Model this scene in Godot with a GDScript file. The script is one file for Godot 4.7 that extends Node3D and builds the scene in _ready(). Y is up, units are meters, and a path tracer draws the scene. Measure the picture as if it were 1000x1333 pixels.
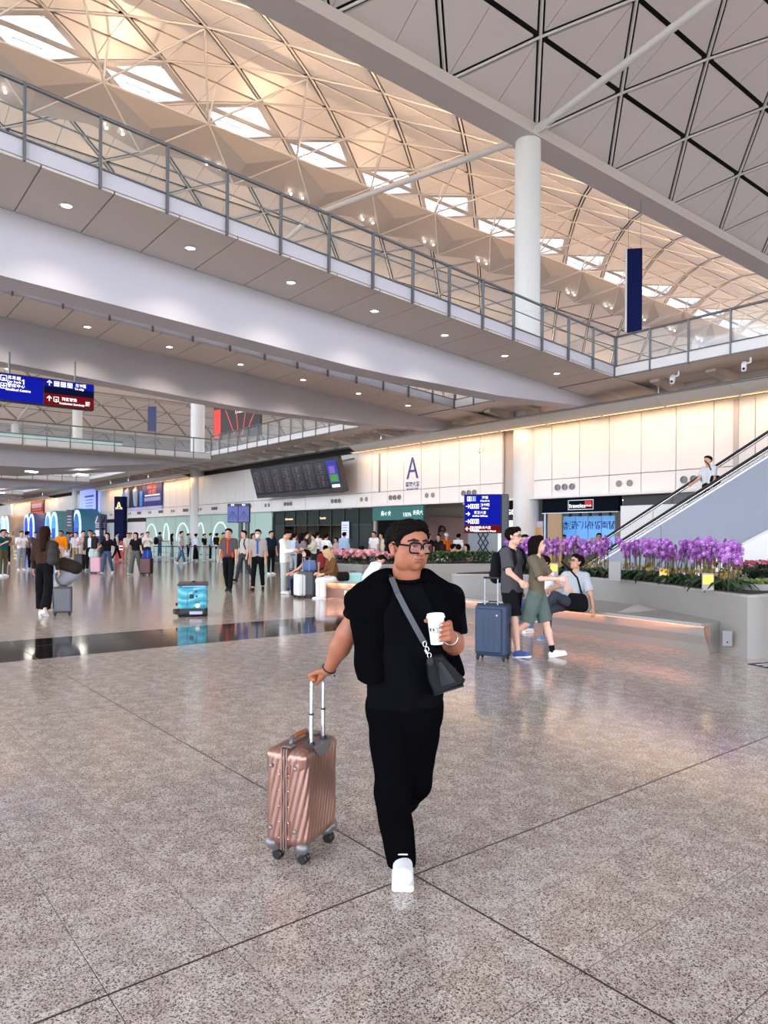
extends Node3D
# An airport arrivals hall: x runs across the hall towards the shop wall, -z along the wall into the distance, y up; the camera stands at the origin.
const F := 920.0
const CX := 500.0
const HY := 698.0
const EYE := 1.58
const ROLL := 0.006    # the camera leans by a third of a degree
const FW := Vector3(0.6252, 0, -0.7804)
const RT := Vector3(0.7804, 0, 0.6252)
const WX := 20.0      # face of the shop wall
const GX := 17.3      # edge of the gallery
var used := {}
var mats := {}
var font_plain: SystemFont
var font_bold: SystemFont
var rng := RandomNumberGenerator.new()

# ---------- measuring: places in the hall from a bearing (photo column) and a distance or a height ----------
func at(px: float, d: float, y := 0.0) -> Vector3:
	return FW * d + RT * ((px - CX) / F * d) + Vector3(0, y, 0)
func gp(px: float, py: float, y := 0.0) -> Vector3:
	return at(px, (EYE - y) * F / (py - HY - (px - CX) * ROLL), y)
func gd(py: float) -> float:
	return EYE * F / (py - HY)
func onx(px: float, x: float) -> float:      # distance along the view to the plane x
	return x / (0.6252 + 0.7804 * (px - CX) / F)
func zat(px: float, x: float) -> float:
	return at(px, onx(px, x)).z
func hat(py: float, d: float) -> float:
	return EYE + (HY - py) / F * d
func seen(p: Vector3, m := 0.12) -> bool:
	var d := p.dot(FW)
	if d < 0.5:
		return false
	var sx := p.dot(RT) / d * F / 500.0
	var sy := ((p.y - EYE) / d * F - 31.5) / 666.5
	return absf(sx) < 1.0 + m and absf(sy) < 1.0 + m
func face(f: float) -> float:                # facing: 0 towards the camera, 90 towards its right
	return deg_to_rad(f - 38.7)

# ---------- mesh collector (faces given counter-clockwise seen from outside) ----------
class MB:
	var v := PackedVector3Array()
	var n := PackedVector3Array()
	var uv := PackedVector2Array()
	var idx := PackedInt32Array()
	func tri(a: Vector3, b: Vector3, c: Vector3) -> void:
		var nn := (b - a).cross(c - a).normalized()
		var i := v.size()
		for p in [a, b, c]:
			v.append(p); n.append(nn); uv.append(Vector2.ZERO)
		idx.append(i); idx.append(i + 2); idx.append(i + 1)
	func quad(a: Vector3, b: Vector3, c: Vector3, d: Vector3) -> void:
		var nn := (b - a).cross(c - a)
		if nn.length_squared() < 1e-14:
			nn = (c - a).cross(d - a)
		nn = nn.normalized()
		var i := v.size()
		v.append(a); v.append(b); v.append(c); v.append(d)
		for k in 4:
			n.append(nn)
		uv.append(Vector2(0, 1)); uv.append(Vector2(1, 1)); uv.append(Vector2(1, 0)); uv.append(Vector2(0, 0))
		idx.append(i); idx.append(i + 2); idx.append(i + 1)
		idx.append(i); idx.append(i + 3); idx.append(i + 2)
	func quad4(a: Vector3, b: Vector3, c: Vector3, d: Vector3) -> MB:
		quad(a, b, c, d)
		return self
	func dtri(a: Vector3, b: Vector3, c: Vector3) -> MB:      # a thin sheet
		var t := (b - a).cross(c - a).normalized() * 0.006
		tri(a + t, b + t, c + t); tri(a - t, c - t, b - t)
		return self
	func hexa(p: Array) -> MB:               # p: bottom ring 0-3 (counter-clockwise from above), top ring 4-7
		quad(p[3], p[2], p[1], p[0]); quad(p[4], p[5], p[6], p[7])
		for k in 4:
			var l := (k + 1) % 4
			quad(p[k], p[l], p[l + 4], p[k + 4])
		return self
	func box(c: Vector3, s: Vector3, b := Basis()) -> MB:
		var h := s * 0.5
		var q := []
		for y in [-1, 1]:
			for e in [[-1, 1], [1, 1], [1, -1], [-1, -1]]:
				q.append(c + b * Vector3(e[0] * h.x, y * h.y, e[1] * h.z))
		return hexa(q)
	func rbox(c: Vector3, s: Vector3, r: float, b := Basis()) -> MB:   # chamfered box
		var h := s * 0.5
		r = minf(r, minf(h.x, minf(h.y, h.z)) * 0.98)
		var P := func(sx: int, sy: int, sz: int, ax: int) -> Vector3:
			var o := Vector3(h.x - r, h.y - r, h.z - r)
			o[ax] += r
			return c + b * Vector3(o.x * sx, o.y * sy, o.z * sz)
		for ax in 3:
			var u := (ax + 1) % 3
			var w := (ax + 2) % 3
			for s1 in [-1, 1]:
				var ring := []
				for e in [[-1, -1], [1, -1], [1, 1], [-1, 1]]:
					var sg := [0, 0, 0]
					sg[ax] = s1; sg[u] = e[0]; sg[w] = e[1]
					ring.append(P.call(sg[0], sg[1], sg[2], ax))
				if s1 > 0:
					quad(ring[0], ring[1], ring[2], ring[3])
				else:
					quad(ring[3], ring[2], ring[1], ring[0])
			for e in [[-1, -1], [1, -1], [1, 1], [-1, 1]]:          # edges along ax
				var lo := [0, 0, 0]
				lo[u] = e[0]; lo[w] = e[1]
				lo[ax] = -1
				var hi := lo.duplicate()
				hi[ax] = 1
				var q := [P.call(lo[0], lo[1], lo[2], u), P.call(hi[0], hi[1], hi[2], u), P.call(hi[0], hi[1], hi[2], w), P.call(lo[0], lo[1], lo[2], w)]
				if e[0] * e[1] > 0:
					q.reverse()
				quad(q[0], q[1], q[2], q[3])
		for sx in [-1, 1]:
			for sy in [-1, 1]:
				for sz in [-1, 1]:
					var t := [P.call(sx, sy, sz, 0), P.call(sx, sy, sz, 1), P.call(sx, sy, sz, 2)]
					if sx * sy * sz < 0:
						t.reverse()
					tri(t[0], t[1], t[2])
		return self
	func tube(pts: Array, r: float, sides := 8, r1 := -1.0) -> MB:
		if r1 < 0.0:
			r1 = r
		var m := pts.size()
		var up := Vector3.UP
		var first := v.size()
		var side := Vector3.ZERO
		for i in m:
			var t: Vector3 = (pts[mini(i + 1, m - 1)] - pts[maxi(i - 1, 0)])
			t = t.normalized()
			if i == 0:
				side = t.cross(up if absf(t.y) < 0.95 else Vector3.RIGHT).normalized()
			else:
				side = (side - t * side.dot(t)).normalized()
			var other := t.cross(side)
			var rr := lerpf(r, r1, float(i) / maxf(1, m - 1))
			for k in sides:
				var a := TAU * k / sides
				var dir := side * cos(a) + other * sin(a)
				v.append(pts[i] + dir * rr); n.append(dir); uv.append(Vector2(float(k) / sides, i))
		for i in m - 1:
			for k in sides:
				var l := (k + 1) % sides
				var p := first + i * sides + k
				var q := first + i * sides + l
				idx.append(p); idx.append(q + sides); idx.append(q)
				idx.append(p); idx.append(p + sides); idx.append(q + sides)
		for e in 2:
			var ce: Vector3 = pts[0] if e == 0 else pts[m - 1]
			var base := first if e == 0 else first + (m - 1) * sides
			for k in sides:
				var l := (k + 1) % sides
				if e == 0:
					tri(ce, v[base + l], v[base + k])
				else:
					tri(ce, v[base + k], v[base + l])
		return self
	func lathe(prof: Array, sides := 16, xf := Transform3D()) -> MB:     # prof: Vector2(radius, height) from bottom to top, outside to the right
		for i in prof.size() - 1:
			var a: Vector2 = prof[i]
			var b: Vector2 = prof[i + 1]
			var pn := Vector2(b.y - a.y, a.x - b.x).normalized()
			var na := pn
			var nb := pn
			if i > 0:
				var q: Vector2 = prof[i - 1]
				var qn := Vector2(a.y - q.y, q.x - a.x).normalized()
				if qn.dot(pn) > 0.75:
					na = (qn + pn).normalized()
			if i < prof.size() - 2:
				var q: Vector2 = prof[i + 2]
				var qn := Vector2(q.y - b.y, b.x - q.x).normalized()
				if qn.dot(pn) > 0.75:
					nb = (qn + pn).normalized()
			var f := v.size()
			for k in sides + 1:
				var an := TAU * k / sides
				var c := cos(an)
				var s := sin(an)
				v.append(xf * Vector3(a.x * c, a.y, a.x * s)); n.append((xf.basis * Vector3(na.x * c, na.y, na.x * s)).normalized())
				v.append(xf * Vector3(b.x * c, b.y, b.x * s)); n.append((xf.basis * Vector3(nb.x * c, nb.y, nb.x * s)).normalized())
				uv.append(Vector2(float(k) / sides, 1)); uv.append(Vector2(float(k) / sides, 0))
			for k in sides:
				var p := f + k * 2
				idx.append(p); idx.append(p + 2); idx.append(p + 1)
				idx.append(p + 1); idx.append(p + 2); idx.append(p + 3)
		return self
	func prism(poly: PackedVector2Array, y0: float, y1: float, xf := Transform3D(), smooth := false) -> MB:   # poly in (x, z)
		if Geometry2D.is_polygon_clockwise(poly):
			poly = poly.duplicate(); poly.reverse()
		var t := Geometry2D.triangulate_polygon(poly)
		for i in range(0, t.size(), 3):
			var q := [poly[t[i]], poly[t[i + 1]], poly[t[i + 2]]]
			if (q[1] - q[0]).cross(q[2] - q[0]) < 0.0:
				q.reverse()
			tri(xf * Vector3(q[0].x, y1, q[0].y), xf * Vector3(q[2].x, y1, q[2].y), xf * Vector3(q[1].x, y1, q[1].y))
			tri(xf * Vector3(q[0].x, y0, q[0].y), xf * Vector3(q[1].x, y0, q[1].y), xf * Vector3(q[2].x, y0, q[2].y))
		var m := poly.size()
		for i in m:
			var a := poly[i]
			var b := poly[(i + 1) % m]
			var k := v.size()
			quad(xf * Vector3(b.x, y0, b.y), xf * Vector3(a.x, y0, a.y), xf * Vector3(a.x, y1, a.y), xf * Vector3(b.x, y1, b.y))
			if smooth:
				var z := poly[(i + m - 1) % m]
				var c := poly[(i + 2) % m]
				var nb := Vector2(b.y - a.y, a.x - b.x).normalized()
				var np := Vector2(a.y - z.y, z.x - a.x).normalized()
				var nq := Vector2(c.y - b.y, b.x - c.x).normalized()
				var sgn := signf(n[k].dot(xf.basis * Vector3(nb.x, 0, nb.y)))
				var va := (nb + np).normalized() if nb.dot(np) > 0.7 else nb
				var vb := (nb + nq).normalized() if nb.dot(nq) > 0.7 else nb
				n[k] = (xf.basis * Vector3(vb.x, 0, vb.y)).normalized() * sgn; n[k + 3] = n[k]
				n[k + 1] = (xf.basis * Vector3(va.x, 0, va.y)).normalized() * sgn; n[k + 2] = n[k + 1]
		return self
	func grid(fn: Callable, nu: int, nv: int, thick := 0.0) -> MB:    # fn(u, v) with u, v in 0..1; normal = du x dv
		var f := v.size()
		var P := []
		for j in nv + 1:
			for i in nu + 1:
				P.append(fn.call(float(i) / nu, float(j) / nv))
		for j in nv + 1:
			for i in nu + 1:
				var du: Vector3 = P[j * (nu + 1) + mini(i + 1, nu)] - P[j * (nu + 1) + maxi(i - 1, 0)]
				var dv: Vector3 = P[mini(j + 1, nv) * (nu + 1) + i] - P[maxi(j - 1, 0) * (nu + 1) + i]
				v.append(P[j * (nu + 1) + i]); n.append(du.cross(dv).normalized()); uv.append(Vector2(float(i) / nu, 1.0 - float(j) / nv))
		for j in nv:
			for i in nu:
				var p := f + j * (nu + 1) + i
				var q := p + nu + 1
				idx.append(p); idx.append(q + 1); idx.append(p + 1)
				idx.append(p); idx.append(q); idx.append(q + 1)
		if thick > 0.0:
			var cnt := (nu + 1) * (nv + 1)
			var o := v.size()
			for i in cnt:
				v.append(v[f + i] - n[f + i] * thick); n.append(-n[f + i]); uv.append(uv[f + i])
			for j in nv:
				for i in nu:
					var p := o + j * (nu + 1) + i
					var q := p + nu + 1
					idx.append(p); idx.append(p + 1); idx.append(q + 1)
					idx.append(p); idx.append(q + 1); idx.append(q)
			var ring := []
			for i in nu: ring.append(i)
			for j in nv: ring.append(j * (nu + 1) + nu)
			for i in nu: ring.append(nv * (nu + 1) + nu - i)
			for j in nv: ring.append((nv - j) * (nu + 1))
			for i in ring.size():
				var a: int = ring[i]
				var b: int = ring[(i + 1) % ring.size()]
				quad(v[o + a], v[o + b], v[f + b], v[f + a])
		return self
	func add(m: MB, xf := Transform3D()) -> MB:
		var f := v.size()
		for i in m.v.size():
			v.append(xf * m.v[i]); n.append((xf.basis * m.n[i]).normalized()); uv.append(m.uv[i])
		for i in m.idx:
			idx.append(f + i)
		return self
	func mesh() -> ArrayMesh:
		var a := []
		a.resize(Mesh.ARRAY_MAX)
		a[Mesh.ARRAY_VERTEX] = v; a[Mesh.ARRAY_NORMAL] = n; a[Mesh.ARRAY_TEX_UV] = uv; a[Mesh.ARRAY_INDEX] = idx
		var am := ArrayMesh.new()
		if v.size():
			am.add_surface_from_arrays(Mesh.PRIMITIVE_TRIANGLES, a)
		return am

func mb() -> MB:
	return MB.new()
func bx(c: Vector3, s: Vector3, b := Basis()) -> MB:
	return MB.new().box(c, s, b)
func rb(c: Vector3, s: Vector3, r: float, b := Basis()) -> MB:
	return MB.new().rbox(c, s, r, b)

# ---------- objects ----------
func numbered(parent: Node, called: String) -> String:
	var key := str(parent.get_instance_id()) + called
	var k: int = used.get(key, 0)
	used[key] = k + 1
	return called if k == 0 else "%s_%03d" % [called, k]
func obj(called: String, shape, m: Material, parent: Node = self, xf := Transform3D()) -> MeshInstance3D:
	var o := MeshInstance3D.new()
	o.name = numbered(parent, called)
	o.mesh = shape.mesh() if shape is MB else shape
	o.material_override = m
	o.transform = xf
	parent.add_child(o, true)
	return o
func tag(o: Node, label: String, category: String, group := "") -> Node:
	o.set_meta("label", label); o.set_meta("category", category)
	if group:
		o.set_meta("group", group)
	return o
func thing(called: String, label: String, category: String, where := Vector3.ZERO, turn := 0.0, group := "") -> Node3D:
	var o := Node3D.new()
	o.name = numbered(self, called)
	o.position = where; o.rotation.y = turn
	add_child(o, true)
	tag(o, label, category, group)
	return o
func struct(called: String, shape, m: Material, parent: Node = self) -> MeshInstance3D:
	var o := obj(called, shape, m, parent)
	o.set_meta("kind", "structure")
	return o
func hold(called: String) -> Node3D:       # an empty piece of the setting, filled by its children
	var o := Node3D.new()
	o.name = numbered(self, called)
	o.set_meta("kind", "structure")
	add_child(o, true)
	return o
func dup(o: Node3D, called: String, label: String, where: Vector3, turn: float) -> Node3D:
	var r: Node3D = o.duplicate()
	r.name = numbered(self, called)
	add_child(r, true)
	r.position = where; r.rotation.y = turn
	r.set_meta("label", label)
	return r

# ---------- materials ----------
func mat(c: Color, rough := 0.6, metal := 0.0, more := {}) -> StandardMaterial3D:
	var key := str(c) + str(rough) + str(metal) + str(more)
	if mats.has(key):
		return mats[key]
	var m := StandardMaterial3D.new()
	m.albedo_color = c; m.roughness = rough; m.metallic = metal
	for k in more:
		m.set(k, more[k])
	mats[key] = m
	return m
func hexm(h: String, rough := 0.6, metal := 0.0) -> StandardMaterial3D:
	return mat(Color(h), rough, metal)
func cloth(h: String) -> StandardMaterial3D:
	return mat(Color(h), 0.9, 0.0, {"metallic_specular": 0.25, "rim_enabled": true, "rim": 0.15, "rim_tint": 0.8})
func glow(c: Color, e: float, base := Color(0.8, 0.8, 0.8)) -> StandardMaterial3D:
	return mat(base, 0.5, 0.0, {"emission_enabled": true, "emission": c, "emission_energy_multiplier": e})
func pane(c: Color) -> StandardMaterial3D:      # c.a: how much the pane holds back
	return mat(c, 0.03, 0.0, {"transparency": BaseMaterial3D.TRANSPARENCY_ALPHA})
func noise_tex(kind: int, freq: float, size: int, ramp: Array, sd: int, normal := false) -> NoiseTexture2D:
	var t := NoiseTexture2D.new()
	var nz := FastNoiseLite.new()
	nz.noise_type = kind as FastNoiseLite.NoiseType
	nz.frequency = freq; nz.seed = sd
	if kind == FastNoiseLite.TYPE_CELLULAR:
		nz.cellular_return_type = FastNoiseLite.RETURN_CELL_VALUE
		nz.fractal_type = FastNoiseLite.FRACTAL_NONE
	t.noise = nz; t.width = size; t.height = size; t.seamless = true; t.as_normal_map = normal
	t.seamless_blend_skirt = 0.06
	if ramp.size():
		var g := Gradient.new()
		var off := PackedFloat32Array()
		var col := PackedColorArray()
		for r in ramp:
			off.append(r[0]); col.append(Color(r[1]))
		g.offsets = off; g.colors = col
		t.color_ramp = g
	return t

# ---------- lettering ----------
const GLYPHS := {
	"停": "2014 1319 4181 5051 4272 4274 7274 4474 3696 3637 9697 4787 6769", "車": "1181 2272 2226 7276 2474 2676 0797 5059", "場": "2028 0333 0837 4191 4141 4144 9194 4393 4494 3696 5639 7659 9699 9979",
	"醫": "0040 0004 0242 2023 0444 5080 5043 8083 5494 6393 0595 2636 1679 1646 1949 4649", "療": "5051 1191 1116 1609 3292 6238 4353 4454 5455 5586 4656 5759 6798", "中": "1282 1216 8286 1686 5059", "心": "1416 2327 2768 6866 4244 7285",
	"往": "2013 3214 1419 5161 3292 4585 6269 3999", "市": "5051 0292 2427 2484 8487 5259", "區": "0090 0009 0999 3171 3131 3174 3474 2545 2548 4548 6585 6568 8588", "顧": "0141 1214 1944 4419 1214 2535 1617 5191 6369 9399 6393 6595 6797 6878",
	"客": "5051 1191 1112 9192 4318 3373 7326 2589 2777 2729 7779 2979", "服": "1139 1141 4149 1343 1646 5191 5159 9194 5393 5489 8458", "務": "0141 4123 0333 2329 2919 5029 5191 5393 9369 5596 7559 9699", "接": "2029 0242 0635 4191 6061 4392 4696 5539 7549 6589",
	"機": "1019 0232 4152 5142 7182 8172 4494 6157 8193 6669 5769", "大": "0393 5053 5309 5399", "堂": "5052 2131 7181 0292 0203 9293 3474 3436 7476 3676 1787 5659 0999", "香": "3061 0292 5056 5206 5296 2777 2729 7779 2979", "港": "1021 0313 0929 4090 5053 8083 3494 4647 7649 4676 4679",
	"外": "3009 3151 5149 2435 7079 7395", "貨": "2013 1114 5044 4280 2575 2529 7579 2777 2979", "両": "0191 1319 1393 9399 5157 3537 7577 3777", "替": "0141 2029 0343 6191 8049 6393 2575 2529 7579 2777 2979", "ド": "3039 3365 6071 8091", "ル": "2025 2509 6068 6895",
	"洗": "1021 0313 0929 5042 4292 3494 6064 5539 7479 7999", "手": "1171 0393 0595 5059", "間": "0040 0009 4044 0242 0444 5090 9099 5054 5292 3666 3669 6669", "航": "2011 1019 1040 4049 2225 5090 7071 5355 5559 5385 8599", "空": "5051 1191 1112 4225 6285 2575 5559 1989", "美": "3041 6050 1181 0393 0595 5155 0696 5709 5799", "食": "5014 5094 3373 3376 7376 2676 3529 5789"}
func glyphs(s: String, h: float) -> MB:           # strokes of Chinese and Japanese signs, standing in the x-y plane and centred
	var o := mb()
	var n := s.length()
	for i in n:
		var code: String = GLYPHS.get(s[i], "")
		for seg in code.split(" ", false):
			var a := Vector2(int(seg[0]), 9 - int(seg[1])) / 9.0 * h * 0.86
			var b := Vector2(int(seg[2]), 9 - int(seg[3])) / 9.0 * h * 0.86
			var off := Vector2((i - n * 0.5) * h + h * 0.07, -h * 0.43)
			var d := b - a
			var c := (a + b) * 0.5 + off
			o.box(Vector3(c.x, c.y, 0), Vector3(d.length() + h * 0.07, h * 0.085, 0.004), Basis(Vector3.BACK, d.angle()))
	return o
func letters(s: String, h: float, bold := false) -> TextMesh:      # h: height of a capital
	var t := TextMesh.new()
	t.text = s; t.font = font_bold if bold else font_plain
	t.font_size = 64; t.pixel_size = h / 46.0; t.depth = 0.006; t.curve_step = 4.0
	return t
func write(s: String, h: float, m: Material, parent: Node, p: Vector3, turn := 0.0, bold := false, called := "lettering") -> MeshInstance3D:
	return obj(called, letters(s, h, bold), m, parent, Transform3D(Basis(Vector3.UP, turn), p))
func strokes(s: String, h: float, m: Material, parent: Node, p: Vector3, turn := 0.0) -> MeshInstance3D:
	return obj("lettering", glyphs(s, h), m, parent, Transform3D(Basis(Vector3.UP, turn), p))
func arrow(dir: float, h: float, m: Material, parent: Node, p: Vector3, turn := 0.0) -> MeshInstance3D:   # dir: 0 up, 90 left, -90 right
	var b := Basis(Vector3.BACK, deg_to_rad(dir))
	var o := mb()
	o.box(Vector3.ZERO, Vector3(h * 0.14, h * 0.9, 0.004), b)
	for s in [-1, 1]:
		o.box(b * Vector3(s * h * 0.19, h * 0.25, 0), Vector3(h * 0.14, h * 0.58, 0.004), b * Basis(Vector3.BACK, s * 0.785))
	return obj("arrow", o, m, parent, Transform3D(Basis(Vector3.UP, turn), p))
func frame_rect(w: float, h: float, t: float, dep: float) -> MB:
	return mb().box(Vector3(0, h / 2 - t / 2, 0), Vector3(w, t, dep)).box(Vector3(0, -h / 2 + t / 2, 0), Vector3(w, t, dep)).box(Vector3(w / 2 - t / 2, 0, 0), Vector3(t, h - 2 * t, dep)).box(Vector3(-w / 2 + t / 2, 0, 0), Vector3(t, h - 2 * t, dep))

# ---------- bodies: a field of tapered capsules, meshed by surface nets ----------
# prim: [a, b, ra, rb, depth factor, clip point or null, clip normal, carve]
func sdf(prims: Array, h: float, k: float) -> MB:
	var lo := Vector3(1e9, 1e9, 1e9)
	var hi := -lo
	for p in prims:
		if p.size() > 7 and p[7]:
			continue
		var R := Vector3.ONE * maxf(p[2], p[3])
		R.z /= minf(1.0, p[4])
		lo = lo.min((p[0] as Vector3).min(p[1]) - R); hi = hi.max((p[0] as Vector3).max(p[1]) + R)
	lo -= Vector3.ONE * h * 2.5; hi += Vector3.ONE * h * 2.5
	var nx := int(ceil((hi.x - lo.x) / h)) + 1
	var ny := int(ceil((hi.y - lo.y) / h)) + 1
	var nz := int(ceil((hi.z - lo.z) / h)) + 1
	var g := PackedFloat32Array()
	g.resize(nx * ny * nz); g.fill(1.0)
	for p in prims:
		var a: Vector3 = p[0]
		var b: Vector3 = p[1]
		var ra: float = p[2]
		var dr: float = p[3] - p[2]
		var fz: float = p[4]
		var clip: bool = p.size() > 5 and p[5] != null
		var cp: Vector3 = p[5] if clip else Vector3.ZERO
		var cn: Vector3 = p[6].normalized() if clip else Vector3.ZERO
		var carve: bool = p.size() > 7 and p[7]
		var R: float = maxf(p[2], p[3]) + k * 0.5 + h * 1.6
		var l := (a.min(b) - Vector3(R, R, R / minf(1.0, fz)) - lo) / h
		var u := (a.max(b) + Vector3(R, R, R / minf(1.0, fz)) - lo) / h
		var x0 := maxi(0, int(l.x)); var x1 := mini(nx - 1, int(u.x) + 1)
		var y0 := maxi(0, int(l.y)); var y1 := mini(ny - 1, int(u.y) + 1)
		var z0 := maxi(0, int(l.z)); var z1 := mini(nz - 1, int(u.z) + 1)
		var bx_ := b.x - a.x; var by := b.y - a.y; var bz := (b.z - a.z) * fz
		var inv := 1.0 / maxf(1e-9, bx_ * bx_ + by * by + bz * bz)
		for z in range(z0, z1 + 1):
			var wz := lo.z + z * h
			var pz := (wz - a.z) * fz
			for y in range(y0, y1 + 1):
				var wy := lo.y + y * h
				var py := wy - a.y
				var row := (z * ny + y) * nx
				var c0 := py * by + pz * bz
				for x in range(x0, x1 + 1):
					var px := lo.x + x * h - a.x
					var t := clampf((px * bx_ + c0) * inv, 0.0, 1.0)
					var ex := px - bx_ * t
					var ey := py - by * t
					var ez := pz - bz * t
					var d := sqrt(ex * ex + ey * ey + ez * ez) - ra - dr * t
					if clip:
						d = maxf(d, (px + a.x - cp.x) * cn.x + (wy - cp.y) * cn.y + (wz - cp.z) * cn.z)
					var f := g[row + x]
					if carve:
						d = -d
						var e := maxf(k - absf(f - d), 0.0)
						g[row + x] = maxf(f, d) + e * e / k * 0.25
					else:
						var e := maxf(k - absf(f - d), 0.0)
						g[row + x] = minf(f, d) - e * e / k * 0.25
	var out := mb()
	var cell := PackedInt32Array()
	cell.resize(nx * ny * nz); cell.fill(-1)
	var sy := nx
	var sz := nx * ny
	var lim := h * 2.2
	var ca := [0, 1, 0, 1, 0, 1, 0, 1]
	for z in range(0, nz - 1):
		for y in range(0, ny - 1):
			var i := (z * ny + y) * nx
			for x in range(0, nx - 1):
				var f0 := g[i]
				if f0 > lim or f0 < -lim:
					i += 1
					continue
				var f1 := g[i + 1]; var f2 := g[i + sy]; var f3 := g[i + sy + 1]
				var f4 := g[i + sz]; var f5 := g[i + sz + 1]; var f6 := g[i + sz + sy]; var f7 := g[i + sz + sy + 1]
				var s := int(f0 < 0) + int(f1 < 0) + int(f2 < 0) + int(f3 < 0) + int(f4 < 0) + int(f5 < 0) + int(f6 < 0) + int(f7 < 0)
				if s == 0 or s == 8:
					i += 1
					continue
				var q := Vector3.ZERO
				var c := 0
				if (f0 < 0) != (f1 < 0): q += Vector3(f0 / (f0 - f1), 0, 0); c += 1
				if (f2 < 0) != (f3 < 0): q += Vector3(f2 / (f2 - f3), 1, 0); c += 1
				if (f4 < 0) != (f5 < 0): q += Vector3(f4 / (f4 - f5), 0, 1); c += 1
				if (f6 < 0) != (f7 < 0): q += Vector3(f6 / (f6 - f7), 1, 1); c += 1
				if (f0 < 0) != (f2 < 0): q += Vector3(0, f0 / (f0 - f2), 0); c += 1
				if (f1 < 0) != (f3 < 0): q += Vector3(1, f1 / (f1 - f3), 0); c += 1
				if (f4 < 0) != (f6 < 0): q += Vector3(0, f4 / (f4 - f6), 1); c += 1
				if (f5 < 0) != (f7 < 0): q += Vector3(1, f5 / (f5 - f7), 1); c += 1
				if (f0 < 0) != (f4 < 0): q += Vector3(0, 0, f0 / (f0 - f4)); c += 1
				if (f1 < 0) != (f5 < 0): q += Vector3(1, 0, f1 / (f1 - f5)); c += 1
				if (f2 < 0) != (f6 < 0): q += Vector3(0, 1, f2 / (f2 - f6)); c += 1
				if (f3 < 0) != (f7 < 0): q += Vector3(1, 1, f3 / (f3 - f7)); c += 1
				q /= c
				cell[i] = out.v.size()
				out.v.append(lo + (Vector3(x, y, z) + q) * h)
				var gx := f1 + f3 + f5 + f7 - f0 - f2 - f4 - f6
				var gy := f2 + f3 + f6 + f7 - f0 - f1 - f4 - f5
				var gz := f4 + f5 + f6 + f7 - f0 - f1 - f2 - f3
				out.n.append(Vector3(gx, gy, gz).normalized()); out.uv.append(Vector2.ZERO)
				i += 1
	var ix := PackedInt32Array()
	for z in range(1, nz - 1):
		for y in range(1, ny - 1):
			var i := (z * ny + y) * nx + 1
			for x in range(1, nx - 1):
				if cell[i] >= 0:
					var ins := g[i] < 0
					if ins != (g[i + 1] < 0):
						patch(ix, cell[i], cell[i - sy], cell[i - sy - sz], cell[i - sz], ins)
					if ins != (g[i + sy] < 0):
						patch(ix, cell[i], cell[i - sz], cell[i - sz - 1], cell[i - 1], ins)
					if ins != (g[i + sz] < 0):
						patch(ix, cell[i], cell[i - 1], cell[i - 1 - sy], cell[i - sy], ins)
				i += 1
	out.idx = ix
	return out
func patch(ix: PackedInt32Array, a: int, b: int, c: int, d: int, ins: bool) -> void:
	if a < 0 or b < 0 or c < 0 or d < 0:
		return
	if ins:
		ix.append(a); ix.append(c); ix.append(b); ix.append(a); ix.append(d); ix.append(c)
	else:
		ix.append(a); ix.append(b); ix.append(c); ix.append(a); ix.append(c); ix.append(d)
func wrinkle(m: MB, amp: float, freq: float, sd: int, squash := Vector3.ONE) -> MB:      # folds of cloth
	var nz := FastNoiseLite.new()
	nz.seed = sd; nz.frequency = freq; nz.noise_type = FastNoiseLite.TYPE_SIMPLEX_SMOOTH; nz.fractal_octaves = 2
	for i in m.v.size():
		var q := m.v[i] * squash
		m.v[i] += m.n[i] * amp * nz.get_noise_3d(q.x, q.y, q.z)
	return renormal(m)
func renormal(m: MB) -> MB:
	var acc := PackedVector3Array()
	acc.resize(m.v.size())
	for i in range(0, m.idx.size(), 3):
		var a := m.idx[i]; var b := m.idx[i + 1]; var c := m.idx[i + 2]
		var nn := (m.v[c] - m.v[a]).cross(m.v[b] - m.v[a])
		acc[a] += nn; acc[b] += nn; acc[c] += nn
	for i in m.v.size():
		m.n[i] = acc[i].normalized()
	return m

# ================= the hall =================
var M := {}
func deck_h(x: float) -> float:             # underside of the sloping footbridges
	return 7.194 - 0.066 * x
func vault_y(s: float) -> float:            # height of the roof over its span, s = 0..28.5 from valley to valley
	var q := (s - 14.25) / 14.25
	return 16.4 + 5.2 * (1.0 - q * q)

func setup() -> void:
	var cam := Camera3D.new()
	cam.name = "camera"
	cam.position = Vector3(0, EYE, 0)
	cam.basis = Basis(RT, Vector3.UP, -FW) * Basis(Vector3.BACK, ROLL)
	cam.keep_aspect = Camera3D.KEEP_HEIGHT
	cam.set_frustum(2.0 * 0.05 * 666.5 / F, Vector2(0, 0.05 * 31.5 / F), 0.05, 400.0)
	add_child(cam)
	cam.current = true
	var we := WorldEnvironment.new()
	we.name = "world_environment"
	var e := Environment.new()
	var sk := ProceduralSkyMaterial.new()
	sk.sky_top_color = Color(0.80, 0.88, 1.0); sk.sky_horizon_color = Color(0.96, 0.97, 1.0)
	sk.ground_horizon_color = Color(0.85, 0.85, 0.84); sk.ground_bottom_color = Color(0.6, 0.6, 0.58)
	sk.sky_energy_multiplier = 1.0; sk.ground_energy_multiplier = 1.0
	var sky := Sky.new()
	sky.sky_material = sk
	e.background_mode = Environment.BG_SKY; e.sky = sky
	e.background_energy_multiplier = 8.0
	e.tonemap_mode = Environment.TONE_MAPPER_LINEAR
	e.tonemap_exposure = 1.04
	e.sdfgi_enabled = true; e.ssao_enabled = true; e.ssil_enabled = true
	we.environment = e
	add_child(we)

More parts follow.
